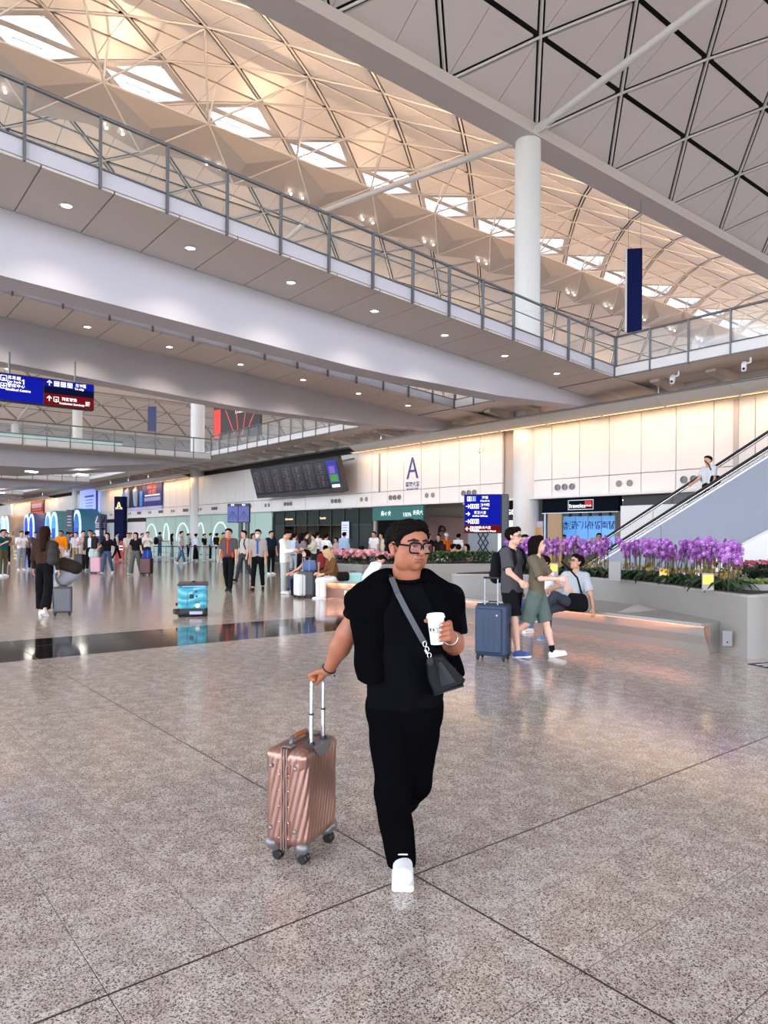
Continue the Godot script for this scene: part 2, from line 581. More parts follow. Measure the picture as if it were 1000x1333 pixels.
func area(called: String, p: Vector3, towards: Vector3, size: Vector2, c: Color, e: float, along := Vector3.UP) -> void:
	var l := AreaLight3D.new()
	l.name = numbered(self, called)
	l.area_size = size; l.light_color = c; l.light_energy = e; l.shadow_enabled = true
	l.set("area_range", 60.0); l.set("area_attenuation", 2.0)
	var z := -towards.normalized()
	var x := (along - z * along.dot(z)).normalized()
	l.transform = Transform3D(Basis(x, z.cross(x), z), p)
	add_child(l, true)
func spot(called: String, p: Vector3, towards: Vector3, c: Color, e: float, ang := 55.0, size := 0.06) -> void:
	var l := SpotLight3D.new()
	l.name = numbered(self, called)
	l.light_color = c; l.light_energy = e; l.spot_angle = ang; l.spot_range = 60.0; l.spot_attenuation = 2.0; l.spot_angle_attenuation = 0.8
	l.light_size = size; l.shadow_enabled = true
	var z := -towards.normalized()
	var x := (Vector3.RIGHT if absf(z.x) < 0.9 else Vector3.FORWARD)
	x = (x - z * x.dot(z)).normalized()
	l.transform = Transform3D(Basis(x, z.cross(x), z), p)
	add_child(l, true)

func materials() -> void:
	M.white = hexm("dedbd9", 0.55)
	M.panel = mat(Color("e4e1dd"), 0.38, 0.0, {"clearcoat_enabled": true, "clearcoat": 0.2, "clearcoat_roughness": 0.25})
	M.soffit = hexm("cbc2bb", 0.7)
	M.beam = hexm("bcb9c0", 0.6)
	M.dark = hexm("1a1918", 0.8)
	M.black = hexm("0b0b0c", 0.45)
	M.steel = mat(Color("8f9496"), 0.32, 0.9)
	M.chrome = mat(Color("d5d6d8"), 0.15, 1.0)
	M.rail = mat(Color("6b6e70"), 0.4, 0.55)
	M.glass = mat(Color(0.86, 0.95, 0.93, 0.07), 0.02, 0.0, {"transparency": BaseMaterial3D.TRANSPARENCY_ALPHA, "metallic_specular": 0.35})
	M.greenglass = mat(Color("a9c9bd"), 0.2, 0.0, {"clearcoat_enabled": true, "clearcoat": 0.6})
	M.navy = hexm("12193a", 0.45)
	M.roofpanel = mat(Color("d3cac5"), 0.42, 0.0, {"metallic_specular": 0.6})
	M.warmpanel = mat(Color("ece3da"), 0.36, 0.0, {"metallic_specular": 0.7})
	M.rib = hexm("d8d4d1", 0.5)
	M.lamp = glow(Color(1, 0.97, 0.92), 14.0)
	M.grey = hexm("8b8986", 0.6)
	M.conc = mat(Color("98938b"), 0.45, 0.0, {"clearcoat_enabled": true, "clearcoat": 0.12, "clearcoat_roughness": 0.3})
	M.print = hexm("f4f4f6", 0.5)
	var gran := noise_tex(FastNoiseLite.TYPE_CELLULAR, 0.17, 1024, [[0.0, "54463d"], [0.1, "7a6b60"], [0.22, "b8a899"], [0.4, "d2c3b5"], [0.6, "ded2c6"], [0.8, "bcae9f"], [0.92, "ebe2d8"]], 3)
	(gran.color_ramp as Gradient).interpolation_mode = Gradient.GRADIENT_INTERPOLATE_CONSTANT
	var cloud := noise_tex(FastNoiseLite.TYPE_SIMPLEX_SMOOTH, 0.008, 512, [[0.3, "e9e4e2"], [0.7, "ffffff"]], 8)
	M.granite = mat(Color(1, 1, 1), 0.13, 0.0, {"albedo_texture": gran, "uv1_triplanar": true, "uv1_world_triplanar": true, "uv1_scale": Vector3.ONE * 1.2, "metallic_specular": 0.62, "detail_enabled": true, "detail_albedo": cloud, "detail_blend_mode": BaseMaterial3D.BLEND_MODE_MUL})
	M.granite_black = mat(Color(0.2, 0.19, 0.19), 0.08, 0.0, {"albedo_texture": gran, "uv1_triplanar": true, "uv1_world_triplanar": true, "uv1_scale": Vector3.ONE * 0.95, "metallic_specular": 0.6})

# ---------- floor ----------
func floor_build() -> void:
	var fl := struct("floor", bx(Vector3(-3, -0.162, -43), Vector3(58, 0.3, 170)), hexm("2b231f", 0.8))
	tag(fl, "polished speckled grey and beige granite floor of the whole hall", "floor")
	var T := 0.465
	var zs := [39.0]
	for k in range(9, -30, -1):
		zs.append(-2.48 + 4.185 * k)
	for z in [-9.7, -11.6, -39.6, -41.0]:
		zs.append(z)
	zs.sort(); zs.reverse()
	var xs := []
	for k in range(-8, 6):
		xs.append(2.18 + 4.185 * k)
	var near := []
	var rest := mb()
	for j in zs.size() - 1:
		var z1: float = zs[j]
		var z0: float = zs[j + 1]
		if z1 - z0 < 0.05:
			continue
		var zc := (z0 + z1) / 2
		var black := (zc > -11.6 and zc < -9.7) or (zc > -41.0 and zc < -39.6)
		for i in xs.size() - 1:
			var x0: float = xs[i]
			var x1: float = minf(xs[i + 1], 26.0)
			var c := Vector3((x0 + x1) / 2, 0, zc)
			var dist := maxf(0.0, c.dot(FW) - 3.0)
			if not black and dist < 4.2 and (seen(c, 0.5) or c.length() < 5.0) and z1 - z0 > 4.0:
				for a in 9:
					for b in 9:
						near.append(Vector3(x0 + (a + 0.5) * T, 0, z1 - (b + 0.5) * T))
				continue
			var g := 0.003
			var s := Vector3(x1 - x0 - 2 * g, 0.012, z1 - z0 - 2 * g)
			if seen(c, 0.4) or c.length() < 14.0:
				obj("dark_slab" if black else "floor_slab", rb(c + Vector3(0, -0.006, 0), s, 0.0015), M.granite_black if black else M.granite, fl)
			else:
				rest.box(c + Vector3(0, -0.006, 0), s)
	near.sort_custom(func(a, b): return a.length() * (1.0 if seen(a, 0.02) else 20.0) < b.length() * (1.0 if seen(b, 0.02) else 20.0))
	var shared := rb(Vector3(0, -0.006, 0), Vector3(T - 0.0035, 0.012, T - 0.0035), 0.0008).mesh()
	for k in near.size():
		var p: Vector3 = near[k]
		# the wider movement joints run every ninth tile
		if k < 290:
			obj("tile", shared, M.granite, fl, Transform3D(Basis(), p))
		else:
			rest.box(p + Vector3(0, -0.006, 0), Vector3(T - 0.004, 0.012, T - 0.004))
	var strip := hexm("3a2f2a", 0.5)
	for k in range(-3, 5):
		obj("joint_strip", bx(Vector3(2.18 + 4.185 * k, -0.005, -40), Vector3(0.009, 0.0112, 100)), strip, fl)
	for k in range(-1, 9):
		obj("joint_strip", bx(Vector3(2, -0.005, -2.48 - 4.185 * k), Vector3(50, 0.0112, 0.009)), strip, fl)
	obj("outer_tiles", rest, M.granite, fl).set_meta("kind", "stuff")

# ---------- shell ----------
func shell() -> void:
	var w: MeshInstance3D
	var fr := hexm("9a9a9a", 0.5)
	w = struct("wall_left", bx(Vector3(-32.2, 1.0, -43), Vector3(0.4, 2.0, 170)).box(Vector3(-32.2, 16.4, -43), Vector3(0.4, 1.2, 170)), M.white)
	tag(w, "white left side wall of the hall under a long glazed opening", "wall")
	var mu := mb()
	for k in 29:
		mu.box(Vector3(-32.2, 9, 38 - k * 5.7), Vector3(0.25, 14, 0.18))
	struct("window_1", mu.box(Vector3(-32.2, 9, -43), Vector3(0.15, 0.15, 168)), fr)
	w = struct("wall_front", bx(Vector3(36, 0.6, 40.2), Vector3(138, 1.2, 0.4)).box(Vector3(36, 16.4, 40.2), Vector3(138, 1.2, 0.4)), M.white)
	tag(w, "low white sill wall of the glazed front", "wall")
	mu = mb()
	for k in 24:
		mu.box(Vector3(-31 + k * 5.8, 9, 40.2), Vector3(0.18, 15, 0.25))
	struct("window_2", mu.box(Vector3(36, 9, 40.2), Vector3(138, 0.15, 0.15)), fr)
	w = struct("wall_back", bx(Vector3(-5, 11, -128.2), Vector3(60, 22, 0.4)).box(Vector3(65, 11, -128.2), Vector3(80, 22, 0.4)), M.white)
	tag(w, "pale far end wall of the hall", "wall")
	w = struct("wall_far", bx(Vector3(105.2, 7.5, -44), Vector3(0.4, 3, 170)).box(Vector3(105.2, 17, -44), Vector3(0.4, 2, 170)), M.white)
	tag(w, "low far side wall of the upper concourse", "wall")

func wall_right() -> void:
	# white metal panels in two courses over the shopfronts, a column every 28.5 m
	var w := struct("wall_right", bx(Vector3(20.3, 4.26, -60), Vector3(0.4, 2.56, 138)), hexm("b9b3ac", 0.7))
	tag(w, "white panelled upper wall over the shopfronts, washed by warm light", "wall")
	var z := 8.37
	var pm := rb(Vector3(0, 0, 0), Vector3(0.1, 1.9, 1.12), 0.012).mesh()
	var lm := rb(Vector3(0, 0, 0), Vector3(0.1, 0.585, 1.12), 0.012).mesh()
	var vent := mb().lathe([Vector2(0, 0), Vector2(0.105, 0), Vector2(0.105, 0.018), Vector2(0.085, 0.022), Vector2(0.0, 0.012)], 16, Transform3D(Basis(Vector3.BACK, PI / 2), Vector3.ZERO)).mesh()
	var eye := mb().lathe([Vector2(0, 0), Vector2(0.11, 0), Vector2(0.11, 0.03), Vector2(0.09, 0.03), Vector2(0.08, -0.01), Vector2(0, 0.0)], 16, Transform3D(Basis(Vector3.BACK, PI / 2), Vector3.ZERO)).mesh()
	var k := 0
	while z > -112.0:
		var zc := z - 0.57
		var col := false
		for c in [-16.8, -45.3, -73.8, -102.3]:
			col = col or absf(zc - c) < 0.6
		if not col:
			obj("panel", pm, M.panel, w, Transform3D(Basis(), Vector3(20.0, 4.55, zc)))
			obj("lower_panel", lm, M.panel, w, Transform3D(Basis(), Vector3(20.0, 3.29, zc)))
			if zc > -75 and k % 2 == 0 and absf(zc + 30.0) > 1.0:
				var three := k % 4 == 0
				for q in ([-0.3, 0.0, 0.3] if three else [-0.19, 0.19]):
					obj("spotlight" if three else "air_vent", eye if three else vent, hexm("77757a", 0.4, 0.3) if three else M.grey, w, Transform3D(Basis(), Vector3(19.93, 3.3, zc + q)))
		z -= 1.14
		k += 1
	obj("ledge", bx(Vector3(19.93, 2.96, -52), Vector3(0.3, 0.07, 120)), M.white, w)
	obj("dark_gap", bx(Vector3(20.6, 5.72, -60), Vector3(0.2, 0.5, 138)), M.black, w)
	for c in [[560.0, 18.0]]:
		obj("slot", bx(Vector3(19.94, 4.45, zat(495, 20)), Vector3(0.02, 1.75, 0.12)), hexm("8d8a87"), w)
	obj("slot", bx(Vector3(19.94, 4.45, zat(959, 20)), Vector3(0.06, 2.0, 0.14)), hexm("b9b4b0"), w)
	# the sign on the wall
	var zs := zat(538, 20)
	var blue := hexm("24408f", 0.5)
	var sg := thing("hall_sign", "large blue letter A with arrivals hall lettering on the white panelled wall", "sign", Vector3(19.93, 0, zs))
	write("A", 0.92, blue, sg, Vector3(0, 4.5, 0), -PI / 2)
	strokes("接機大堂", 0.23, hexm("41558f"), sg, Vector3(0, 3.83, 0), -PI / 2)
	write("Arrivals Hall", 0.1, hexm("41558f"), sg, Vector3(0, 3.62, 0), -PI / 2)
	# columns
	var names := ["tall white column beside the currency exchange shop, rising to the roof", "white column in the wall by the green glass shopfront", "distant white column at the far shop wall", "most distant white column of the shop wall"]
	var i := 0
	for c in [-16.8, -45.3, -73.8, -102.3]:
		var o := thing("column", names[i], "column", Vector3(20.05, 0, c), 0, "columns along the shop wall")
		o.set_meta("kind", "structure")
		var sh := mb().lathe([Vector2(0, 0), Vector2(0.46, 0), Vector2(0.46, 9.6), Vector2(0.445, 9.61), Vector2(0.445, 9.64), Vector2(0.46, 9.65), Vector2(0.46, 16.1), Vector2(0, 16.1)], 32)
		obj("shaft", sh, hexm("dcdedd", 0.45), o)
		obj("base_collar", mb().lathe([Vector2(0.46, 0), Vector2(0.48, 0), Vector2(0.48, 1.1), Vector2(0.46, 1.1)], 32), M.steel, o)
		obj("cap", mb().lathe([Vector2(0, 16.08), Vector2(0.3, 16.08), Vector2(0.34, 16.4), Vector2(0, 16.42)], 20), M.rib, o)
		# inclined ties that run from the column head up to the keel of each bay
		for s in [-1, 1]:
			obj("tie_tube", mb().tube([Vector3(0, 16.15, s * 0.3), Vector3(0, 18.2, s * 13.6)], 0.13, 12), M.rib, o)
			obj("fork", bx(Vector3(0, 16.18, s * 0.5), Vector3(0.12, 0.34, 0.7), Basis(Vector3.RIGHT, -s * 0.15)), M.rib, o)
		i += 1

func railing(o: Node3D, a: Vector3, b: Vector3, n: int, dark: Material, glassm: Material, out: Vector3, mid := true) -> void:
	# a, b: foot of the glass; posts stand in front of the edge and hang below it
	var post := bx(Vector3(0, 0.54, 0), Vector3(0.035, 1.14, 0.07)).mesh()
	var d := (b - a)
	var ang := atan2(-d.z, d.x)
	var bs := Basis(Vector3.UP, ang)
	for k in n + 1:
		obj("post", post, dark, o, Transform3D(bs, a + d * k / n + out * 0.02))
	obj("handrail", mb().tube([a + Vector3(0, 1.1, 0), b + Vector3(0, 1.1, 0)], 0.032, 10), dark, o)
	if mid:
		obj("mid_rail", mb().tube([a + Vector3(0, 0.74, 0) - out * 0.06, b + Vector3(0, 0.74, 0) - out * 0.06], 0.014, 6), dark, o)
	obj("bottom_rail", mb().tube([a + Vector3(0, 0.3, 0), b + Vector3(0, 0.3, 0)], 0.016, 6), dark, o)
	for k in n:
		var p := a + d * (k + 0.03) / n - out * 0.03
		var q := a + d * (k + 0.97) / n - out * 0.03
		obj("glass_pane", mb().quad4(p + Vector3(0, 0.32, 0), q + Vector3(0, 0.32, 0), q + Vector3(0, 1.04, 0), p + Vector3(0, 1.04, 0)), glassm, o)

func bridge(called_label: String, zn: float) -> void:
	var o := hold("footbridge")
	tag(o, called_label, "footbridge")
	var x0 := -14.0
	var x1 := GX
	var zm := zn - 2.25           # centre line
	var H := func(x: float, y: float, z: float) -> Vector3: return Vector3(x, deck_h(x) + y, z)
	# deck with its white fascia
	obj("deck", mb().hexa([H.call(x0, 0.04, zn - 0.02), H.call(x1, 0.04, zn - 0.02), H.call(x1, 0.04, zn - 4.48), H.call(x0, 0.04, zn - 4.48), H.call(x0, 0.3, zn - 0.02), H.call(x1, 0.3, zn - 0.02), H.call(x1, 0.3, zn - 4.48), H.call(x0, 0.3, zn - 4.48)]), M.beam, o)
	# beam with a tapering underside
	var st := [[-14.0, 1.2], [2.4, 1.13], [9.6, 1.05], [10.8, 1.0], [12.5, 0.88], [14.7, 0.74], [20.2, 0.12]]
	var bm := mb()
	for i in st.size() - 1:
		var xa: float = st[i][0]
		var xb: float = st[i + 1][0]
		bm.hexa([H.call(xa, -st[i][1], zn - 1.92), H.call(xb, -st[i + 1][1], zn - 1.92), H.call(xb, -st[i + 1][1], zn - 2.58), H.call(xa, -st[i][1], zn - 2.58), H.call(xa, 0.06, zn - 1.92), H.call(xb, 0.06, zn - 1.92), H.call(xb, 0.06, zn - 2.58), H.call(xa, 0.06, zn - 2.58)])
	obj("beam", bm, M.beam, o)
	# soffit panels on both sides, a downlight in every second one
	var x := 2.56 - 1.07 * 6
	var k := 0
	while x < x1 + 1.6:
		for s in 2:
			var za := zn - 0.05 if s == 0 else zn - 4.45
			var zb := zn - 1.9 if s == 0 else zn - 2.6
			var lo := minf(za, zb)
			var hi := maxf(za, zb)
			obj("soffit_panel", mb().hexa([H.call(x + 0.012, 0, hi), H.call(x + 1.058, 0, hi), H.call(x + 1.058, 0, lo), H.call(x + 0.012, 0, lo), H.call(x + 0.012, 0.05, hi), H.call(x + 1.058, 0.05, hi), H.call(x + 1.058, 0.05, lo), H.call(x + 0.012, 0.05, lo)]), M.soffit, o)
			if k % 2 == 0 and s == 0 and x < 16.5:
				var c: Vector3 = H.call(x + 0.6, 0.0, zn - 1.0)
				obj("downlight_ring", mb().lathe([Vector2(0.085, 0.0), Vector2(0.115, 0.0), Vector2(0.115, -0.012), Vector2(0.085, -0.02)], 20, Transform3D(Basis(), c)), M.chrome, o)
				obj("downlight_lamp", mb().lathe([Vector2(0.0, -0.012), Vector2(0.085, -0.008)], 16, Transform3D(Basis(), c)), M.lamp, o)
				spot("downlight", c + Vector3(0, -0.05, 0), Vector3.DOWN, Color(1, 0.95, 0.88), 3.0, 60.0)
		x += 1.07
		k += 1
	var n := 19
	railing(o, H.call(x1 - 1.07 * n, 0.0, zn), H.call(x1, 0.0, zn), n, M.rail, M.glass, Vector3(0, 0, 1))
	railing(o, H.call(x1 - 1.07 * n, 0.0, zn - 4.5), H.call(x1, 0.0, zn - 4.5), n, M.rail, M.glass, Vector3(0, 0, -1), false)

func gallery() -> void:
	var o := hold("gallery")
	tag(o, "white upper gallery along the shop wall with glass balustrade", "gallery")
	obj("slab", bx(Vector3(61, 6.22, -44), Vector3(87.4, 0.22, 168)), M.beam, o)
	obj("fascia", bx(Vector3(17.33, 6.18, -55.5), Vector3(0.1, 0.26, 145)), M.white, o)
	obj("edge_trim", bx(Vector3(17.28, 6.05, -55.5), Vector3(0.04, 0.025, 145)), M.rail, o)
	var gs := hexm("d6cec6", 0.7)
	obj("edge_soffit", bx(Vector3(17.95, 6.08, -55.5), Vector3(1.2, 0.05, 145)), gs, o)
	obj("rear_beam", bx(Vector3(20.0, 5.98, -55.5), Vector3(0.5, 0.26, 145)), gs, o)
	var rib := mb().hexa([Vector3(18.4, 5.98, 0.14), Vector3(19.85, 5.84, 0.14), Vector3(19.85, 5.84, -0.14), Vector3(18.4, 5.98, -0.14), Vector3(18.4, 6.11, 0.14), Vector3(19.85, 6.11, 0.14), Vector3(19.85, 6.11, -0.14), Vector3(18.4, 6.11, -0.14)]).mesh()
	for k in 46:
		obj("rib", rib, gs, o, Transform3D(Basis(), Vector3(0, 0, 2.0 - k * 1.6)))
	var gg := pane(Color(0.80, 0.94, 0.93, 0.10))
	var hh := Vector3(0, 6.05, 0)
	railing(o, Vector3(GX, 0, -11.34) + hh, Vector3(GX, 0, 2.5) + hh, 13, M.rail, gg, Vector3(-1, 0, 0), false)
	railing(o, Vector3(GX, 0, -17.68) + hh, Vector3(GX, 0, -15.84) + hh, 2, M.rail, gg, Vector3(-1, 0, 0), false)
	railing(o, Vector3(GX, 0, -37.2) + hh, Vector3(GX, 0, -22.18) + hh, 14, M.rail, gg, Vector3(-1, 0, 0), false)
	# light trough along the wall, hung from the gallery by forked poles
	var spans := [[4.0, -26.6, "warm light trough running along the wall above the exchange shops"], [-44.6, -64.0, "shorter light trough above the green glass shopfront"], [-80.0, -104.0, "far light trough at the distant end of the wall"]]
	for s in spans:
		var t := thing("light_trough", s[2], "light fitting", Vector3(19.0, 5.45, s[0]))
		var z: float = 0.0
		var len: float = s[1] - s[0]
		var k := 0
		var cover := mb().grid(func(u: float, v: float) -> Vector3: return Vector3(-0.42 + 0.62 * v, 0.15 - 0.2 * sin(v * 1.9), -2.11 * u), 3, 8, 0.012).mesh()
		while z > len + 1.0:
			obj("cover", cover, hexm("c9c4be", 0.5), t, Transform3D(Basis(), Vector3(0, 0, z)))
			obj("clip", bx(Vector3(0, 0.0, z), Vector3(0.55, 0.05, 0.03), Basis(Vector3.BACK, -0.35)), M.white, t)
			if k % 2 == 1:
				obj("pole", mb().tube([Vector3(-0.2, 0.2, z), Vector3(-0.2, 0.5, z)], 0.035, 8), M.chrome, t)
				for e in [-1, 1]:
					obj("fork_arm", mb().tube([Vector3(-0.2, 0.48, z), Vector3(-0.2, 0.54, z + e * 0.1), Vector3(-0.2, 0.64, z + e * 0.14)], 0.025, 6), M.chrome, t)
			z -= 2.13
			k += 1
		obj("rail", mb().tube([Vector3(-0.42, 0.2, 0.1), Vector3(-0.42, 0.2, len)], 0.035, 8), M.steel, t)
		obj("lamp_strip", bx(Vector3(0.34, -0.03, len / 2), Vector3(0.06, 0.02, -len - 0.2)), glow(Color(1, 0.8, 0.55), 1.5), t)
		obj("lamp_tray", bx(Vector3(0.34, 0.0, len / 2), Vector3(0.2, 0.03, -len - 0.1)), M.steel, t)
		var n := int(-len / 4.2)
		for q in n:
			area("wall_washer", Vector3(19.36, 5.4, s[0] + len * (q + 0.5) / n), Vector3(0.32, -1, 0), Vector2(-len / n * 0.9, 0.08), Color(1, 0.76, 0.53), 4.2, Vector3.BACK)

func far_bridges() -> void:
	var i := 0
	for zn in [-37.2, -60.0, -84.0]:
		var o := hold("footbridge")
		tag(o, ["level footbridge with glass railing beyond the hanging direction sign", "second level footbridge far behind", "most distant level footbridge"][i], "footbridge")
		var dd := 12.0
		obj("deck", bx(Vector3(0.65, 6.03, zn - dd / 2), Vector3(33.3, 0.3, dd)), M.white, o)
		obj("beam", mb().hexa([Vector3(-16, 4.95, zn - 1.9), Vector3(9, 4.95, zn - 1.9), Vector3(9, 4.95, zn - 8.5), Vector3(-16, 4.95, zn - 8.5), Vector3(-16, 5.83, zn - 1.9), Vector3(17.4, 5.83, zn - 1.9), Vector3(17.4, 5.83, zn - 8.5), Vector3(-16, 5.83, zn - 8.5)]), M.beam, o)
		for k in 17:
			var x := -1.2 + k * 1.1
			obj("soffit_panel", bx(Vector3(x + 0.55, 5.86, zn - 1.0), Vector3(1.075, 0.05, 1.85)), M.soffit, o)
		for k in 5:
			for e in 2:
				obj("downlight_lamp", bx(Vector3(1.0 + k * 2.6 + e * 0.35, 4.94, zn - 4.2 - e * 0.5), Vector3(0.3, 0.03, 0.5)), M.lamp, o)
			area("downlight", Vector3(1.2 + k * 2.6, 4.9, zn - 4.4), Vector3.DOWN, Vector2(0.3, 0.5), Color(1, 0.95, 0.88), 0.7)
		railing(o, Vector3(-1.0, 5.88, zn), Vector3(17.3, 5.88, zn), 17, M.rail, M.glass, Vector3(0, 0, 1), false)
		obj("inner_rail", mb().tube([Vector3(-1, 7.0, zn - 5), Vector3(14, 7.0, zn - 5)], 0.04, 6), M.rail, o)
		obj("inner_glass", bx(Vector3(6.5, 6.6, zn - 5), Vector3(15, 0.75, 0.03)), M.greenglass, o)
		i += 1

# ---------- roof: barrel vaults of triangular panels ----------
func vault(zv: float, called: String, pm: Material, x0: int, x1: int, lights: bool, most: int) -> void:
	var N := 14
	var dz := 28.5 / N
	var P := func(r: int, k: float) -> Vector3:       # k: module along x
		return Vector3(20.5 + 4.6 * (k + (0.5 if r % 2 == 1 else 0.0)), vault_y(r * dz), zv - r * dz)
	var o := hold("ceiling")
	tag(o, called, "ceiling")
	var tris := []
	var back := mb()
	for r in N:
		for k in range(x0, x1):
			var kk := k + (1 if r % 2 == 0 else 0)
			# up: base on line r, apex on r + 1; down: base on line r + 1, apex on line r
			var up := [P.call(r, k), P.call(r, k + 1), P.call(r + 1, k if r % 2 == 0 else k + 1)]
			var dn := [P.call(r + 1, k), P.call(r + 1, k + 1), P.call(r, kk)]
			var glass_dn := r == 6
			var glass_up := r == 7
			for e in 2:
				var t: Array = up if e == 0 else dn
				var sky := glass_up if e == 0 else glass_dn
				var c: Vector3 = (t[0] + t[1] + t[2]) / 3.0
				tris.append([t, sky, c])
				if not sky:
					var q := [t[0], t[1], t[2]]
					for i in 3:
						q[i] = q[i] + Vector3(0, 0.22, 0)
					if (q[1] - q[0]).cross(q[2] - q[0]).y > 0:
						q.reverse()
					back.tri(q[0], q[1], q[2])
					back.tri(q[0] + Vector3(0, 0.2, 0), q[2] + Vector3(0, 0.2, 0), q[1] + Vector3(0, 0.2, 0))
	obj("roof_deck", back, M.dark, o)
	tris.sort_custom(func(a, b): return a[2].length() < b[2].length())
	var rest := mb()
	var made := 0
	var frames := mb()
	var fmade := 0
	for t in tris:
		var a: Vector3 = t[0][0]
		var b: Vector3 = t[0][1]
		var c: Vector3 = t[0][2]
		var ctr: Vector3 = t[2]
		var vis := seen(ctr, 0.2)
		if t[1]:
			# skylight: a white upstand with a pane on top
			var nn := (b - a).cross(c - a).normalized()
			if nn.y < 0: nn = -nn
			var m := mb()
			var lift := nn * 0.55
			var inn := []
			for p in [a, b, c]:
				inn.append(ctr + (p - ctr) * (0.78 if t[0][2].z < (t[0][0].z + t[0][1].z) / 2 else 0.66))
			var outr := [a, b, c]
			var sr := mb()
			for i in 3:
				var j := (i + 1) % 3
				sr.quad(outr[i], outr[j], inn[j], inn[i]); sr.quad(inn[i], inn[j], outr[j], outr[i])
				m.quad(outr[i] + lift, outr[j] + lift, inn[j] + lift, inn[i] + lift)
				m.quad(inn[i], inn[j], inn[j] + lift, inn[i] + lift)
				m.quad(outr[i], outr[j], outr[j] + lift, outr[i] + lift)
			for q in [0.35, 0.68]:
				m.tube([inn[0].lerp(inn[2], q) + lift * 0.9, inn[1].lerp(inn[2], q) + lift * 0.9], 0.05, 5)
			if vis and fmade < 60:
				obj("skylight_surround", sr, pm, o)
				obj("skylight_frame", m, M.rib, o)
				obj("skylight_pane", mb().dtri(inn[0] + lift, inn[1] + lift, inn[2] + lift), M.glass, o)
				fmade += 1
			else:
				frames.add(m); rest.add(sr)
			continue
		# two half panels either side of the median
		var mid := (a + b) / 2
		for h in 2:
			var q := [a, mid, c] if h == 0 else [mid, b, c]
			var cc: Vector3 = (q[0] + q[1] + q[2]) / 3.0
			var s := mb()
			var low := []
			var top := []
			for p in q:
				var w: Vector3 = cc + (p - cc) * 0.91
				if vis or true:
					w = ctr + (p - ctr) * 0.89
					w = cc + (w - cc) * 0.985
				low.append(w); top.append(w + Vector3(0, 0.07, 0))
			if (low[1] - low[0]).cross(low[2] - low[0]).y > 0:
				low.reverse(); top.reverse()
			s.tri(low[0], low[1], low[2])
			for i in 3:
				var j := (i + 1) % 3
				s.quad(low[j], low[i], top[i], top[j])
			if vis and made < most:
				obj("panel", s, pm, o)
				made += 1
			else:
				rest.add(s)
	obj("outer_panels", rest, pm, o).set_meta("kind", "stuff")
	if frames.v.size():
		obj("outer_frames", frames, M.rib, o).set_meta("kind", "stuff")
	# diagonal ribs between the panels
	for k in range(x0 - 7, x1 + 7):
		for s in 2:
			var pts := []
			for r in N + 1:
				var x := 20.5 + 4.6 * k + (2.3 * r if s == 0 else -2.3 * r)
				if x > 20.5 + 4.6 * x0 - 0.1 and x < 20.5 + 4.6 * x1 + 0.1:
					pts.append(Vector3(x, vault_y(r * dz) + 0.01, zv - r * dz))
			if pts.size() < 2:
				continue
			var any := false
			for p in pts:
				any = any or seen(p, 0.2)
			if any:
				obj("rib", mb().tube(pts, 0.055, 4), M.rib, o)
	# valley beam
	obj("valley_beam", bx(Vector3(40, 16.2, zv), Vector3(145, 0.5, 0.7)).box(Vector3(40, 15.95, zv), Vector3(145, 0.1, 1.0)), M.soffit, o)
	if lights:
		keel(zv - 14.25, o)

func keel(zc: float, o: Node3D) -> void:
	# folded metal reflector hung under the skylights, with struts up to the vault
	var m := mat(Color("b3aeaa"), 0.4, 0.1)
	var tubes := []
	for k in range(-6, 18):
		var x := 18.2 + 4.6 * k
		var a := Vector3(x, 20.05, zc + 1.3)
		var b := Vector3(x + 4.6, 20.05, zc + 1.3)
		var c := Vector3(x + 2.3, 18.9, zc - 0.9)
		var d := Vector3(x - 2.3, 18.9, zc - 0.9)
		var mid := Vector3(x + 2.3, 19.35, zc + 0.5)
		if not seen(c, 0.3):
			continue
		obj("reflector", mb().dtri(a, b, mid).dtri(b, c, mid).dtri(a, mid, c), m, o)
		obj("reflector", mb().dtri(a, c, Vector3(x, 19.1, zc - 0.4)).dtri(a, Vector3(x, 19.1, zc - 0.4), d), m, o)
		tubes.append([a, c]); tubes.append([a, d]); tubes.append([a, b])
		tubes.append([a, Vector3(x, 21.45, zc + 2.0)]); tubes.append([c, Vector3(x + 2.3, 21.4, zc - 2.0)])
		tubes.append([a, Vector3(x + 2.3, 20.7, zc + 5.9)]); tubes.append([a, Vector3(x - 2.3, 20.7, zc + 5.9)])
	var lm := mb().lathe([Vector2(0, -0.05), Vector2(0.05, -0.03), Vector2(0.06, 0.02), Vector2(0, 0.04)], 10).mesh()
	for k in range(-6, 18):
		for e in [0.0, 0.7]:
			var p := Vector3(18.2 + 4.6 * k + 0.6 + e, 19.05, zc - 0.2)
			if seen(p, 0.2):
				obj("keel_lamp", lm, M.lamp, o, Transform3D(Basis(), p))
				obj("lamp_rod", mb().tube([p, p + Vector3(0, 0.6, 0)], 0.015, 4), M.rib, o)
	for t in tubes:
		obj("strut", mb().tube(t, 0.045, 6), M.rib, o)

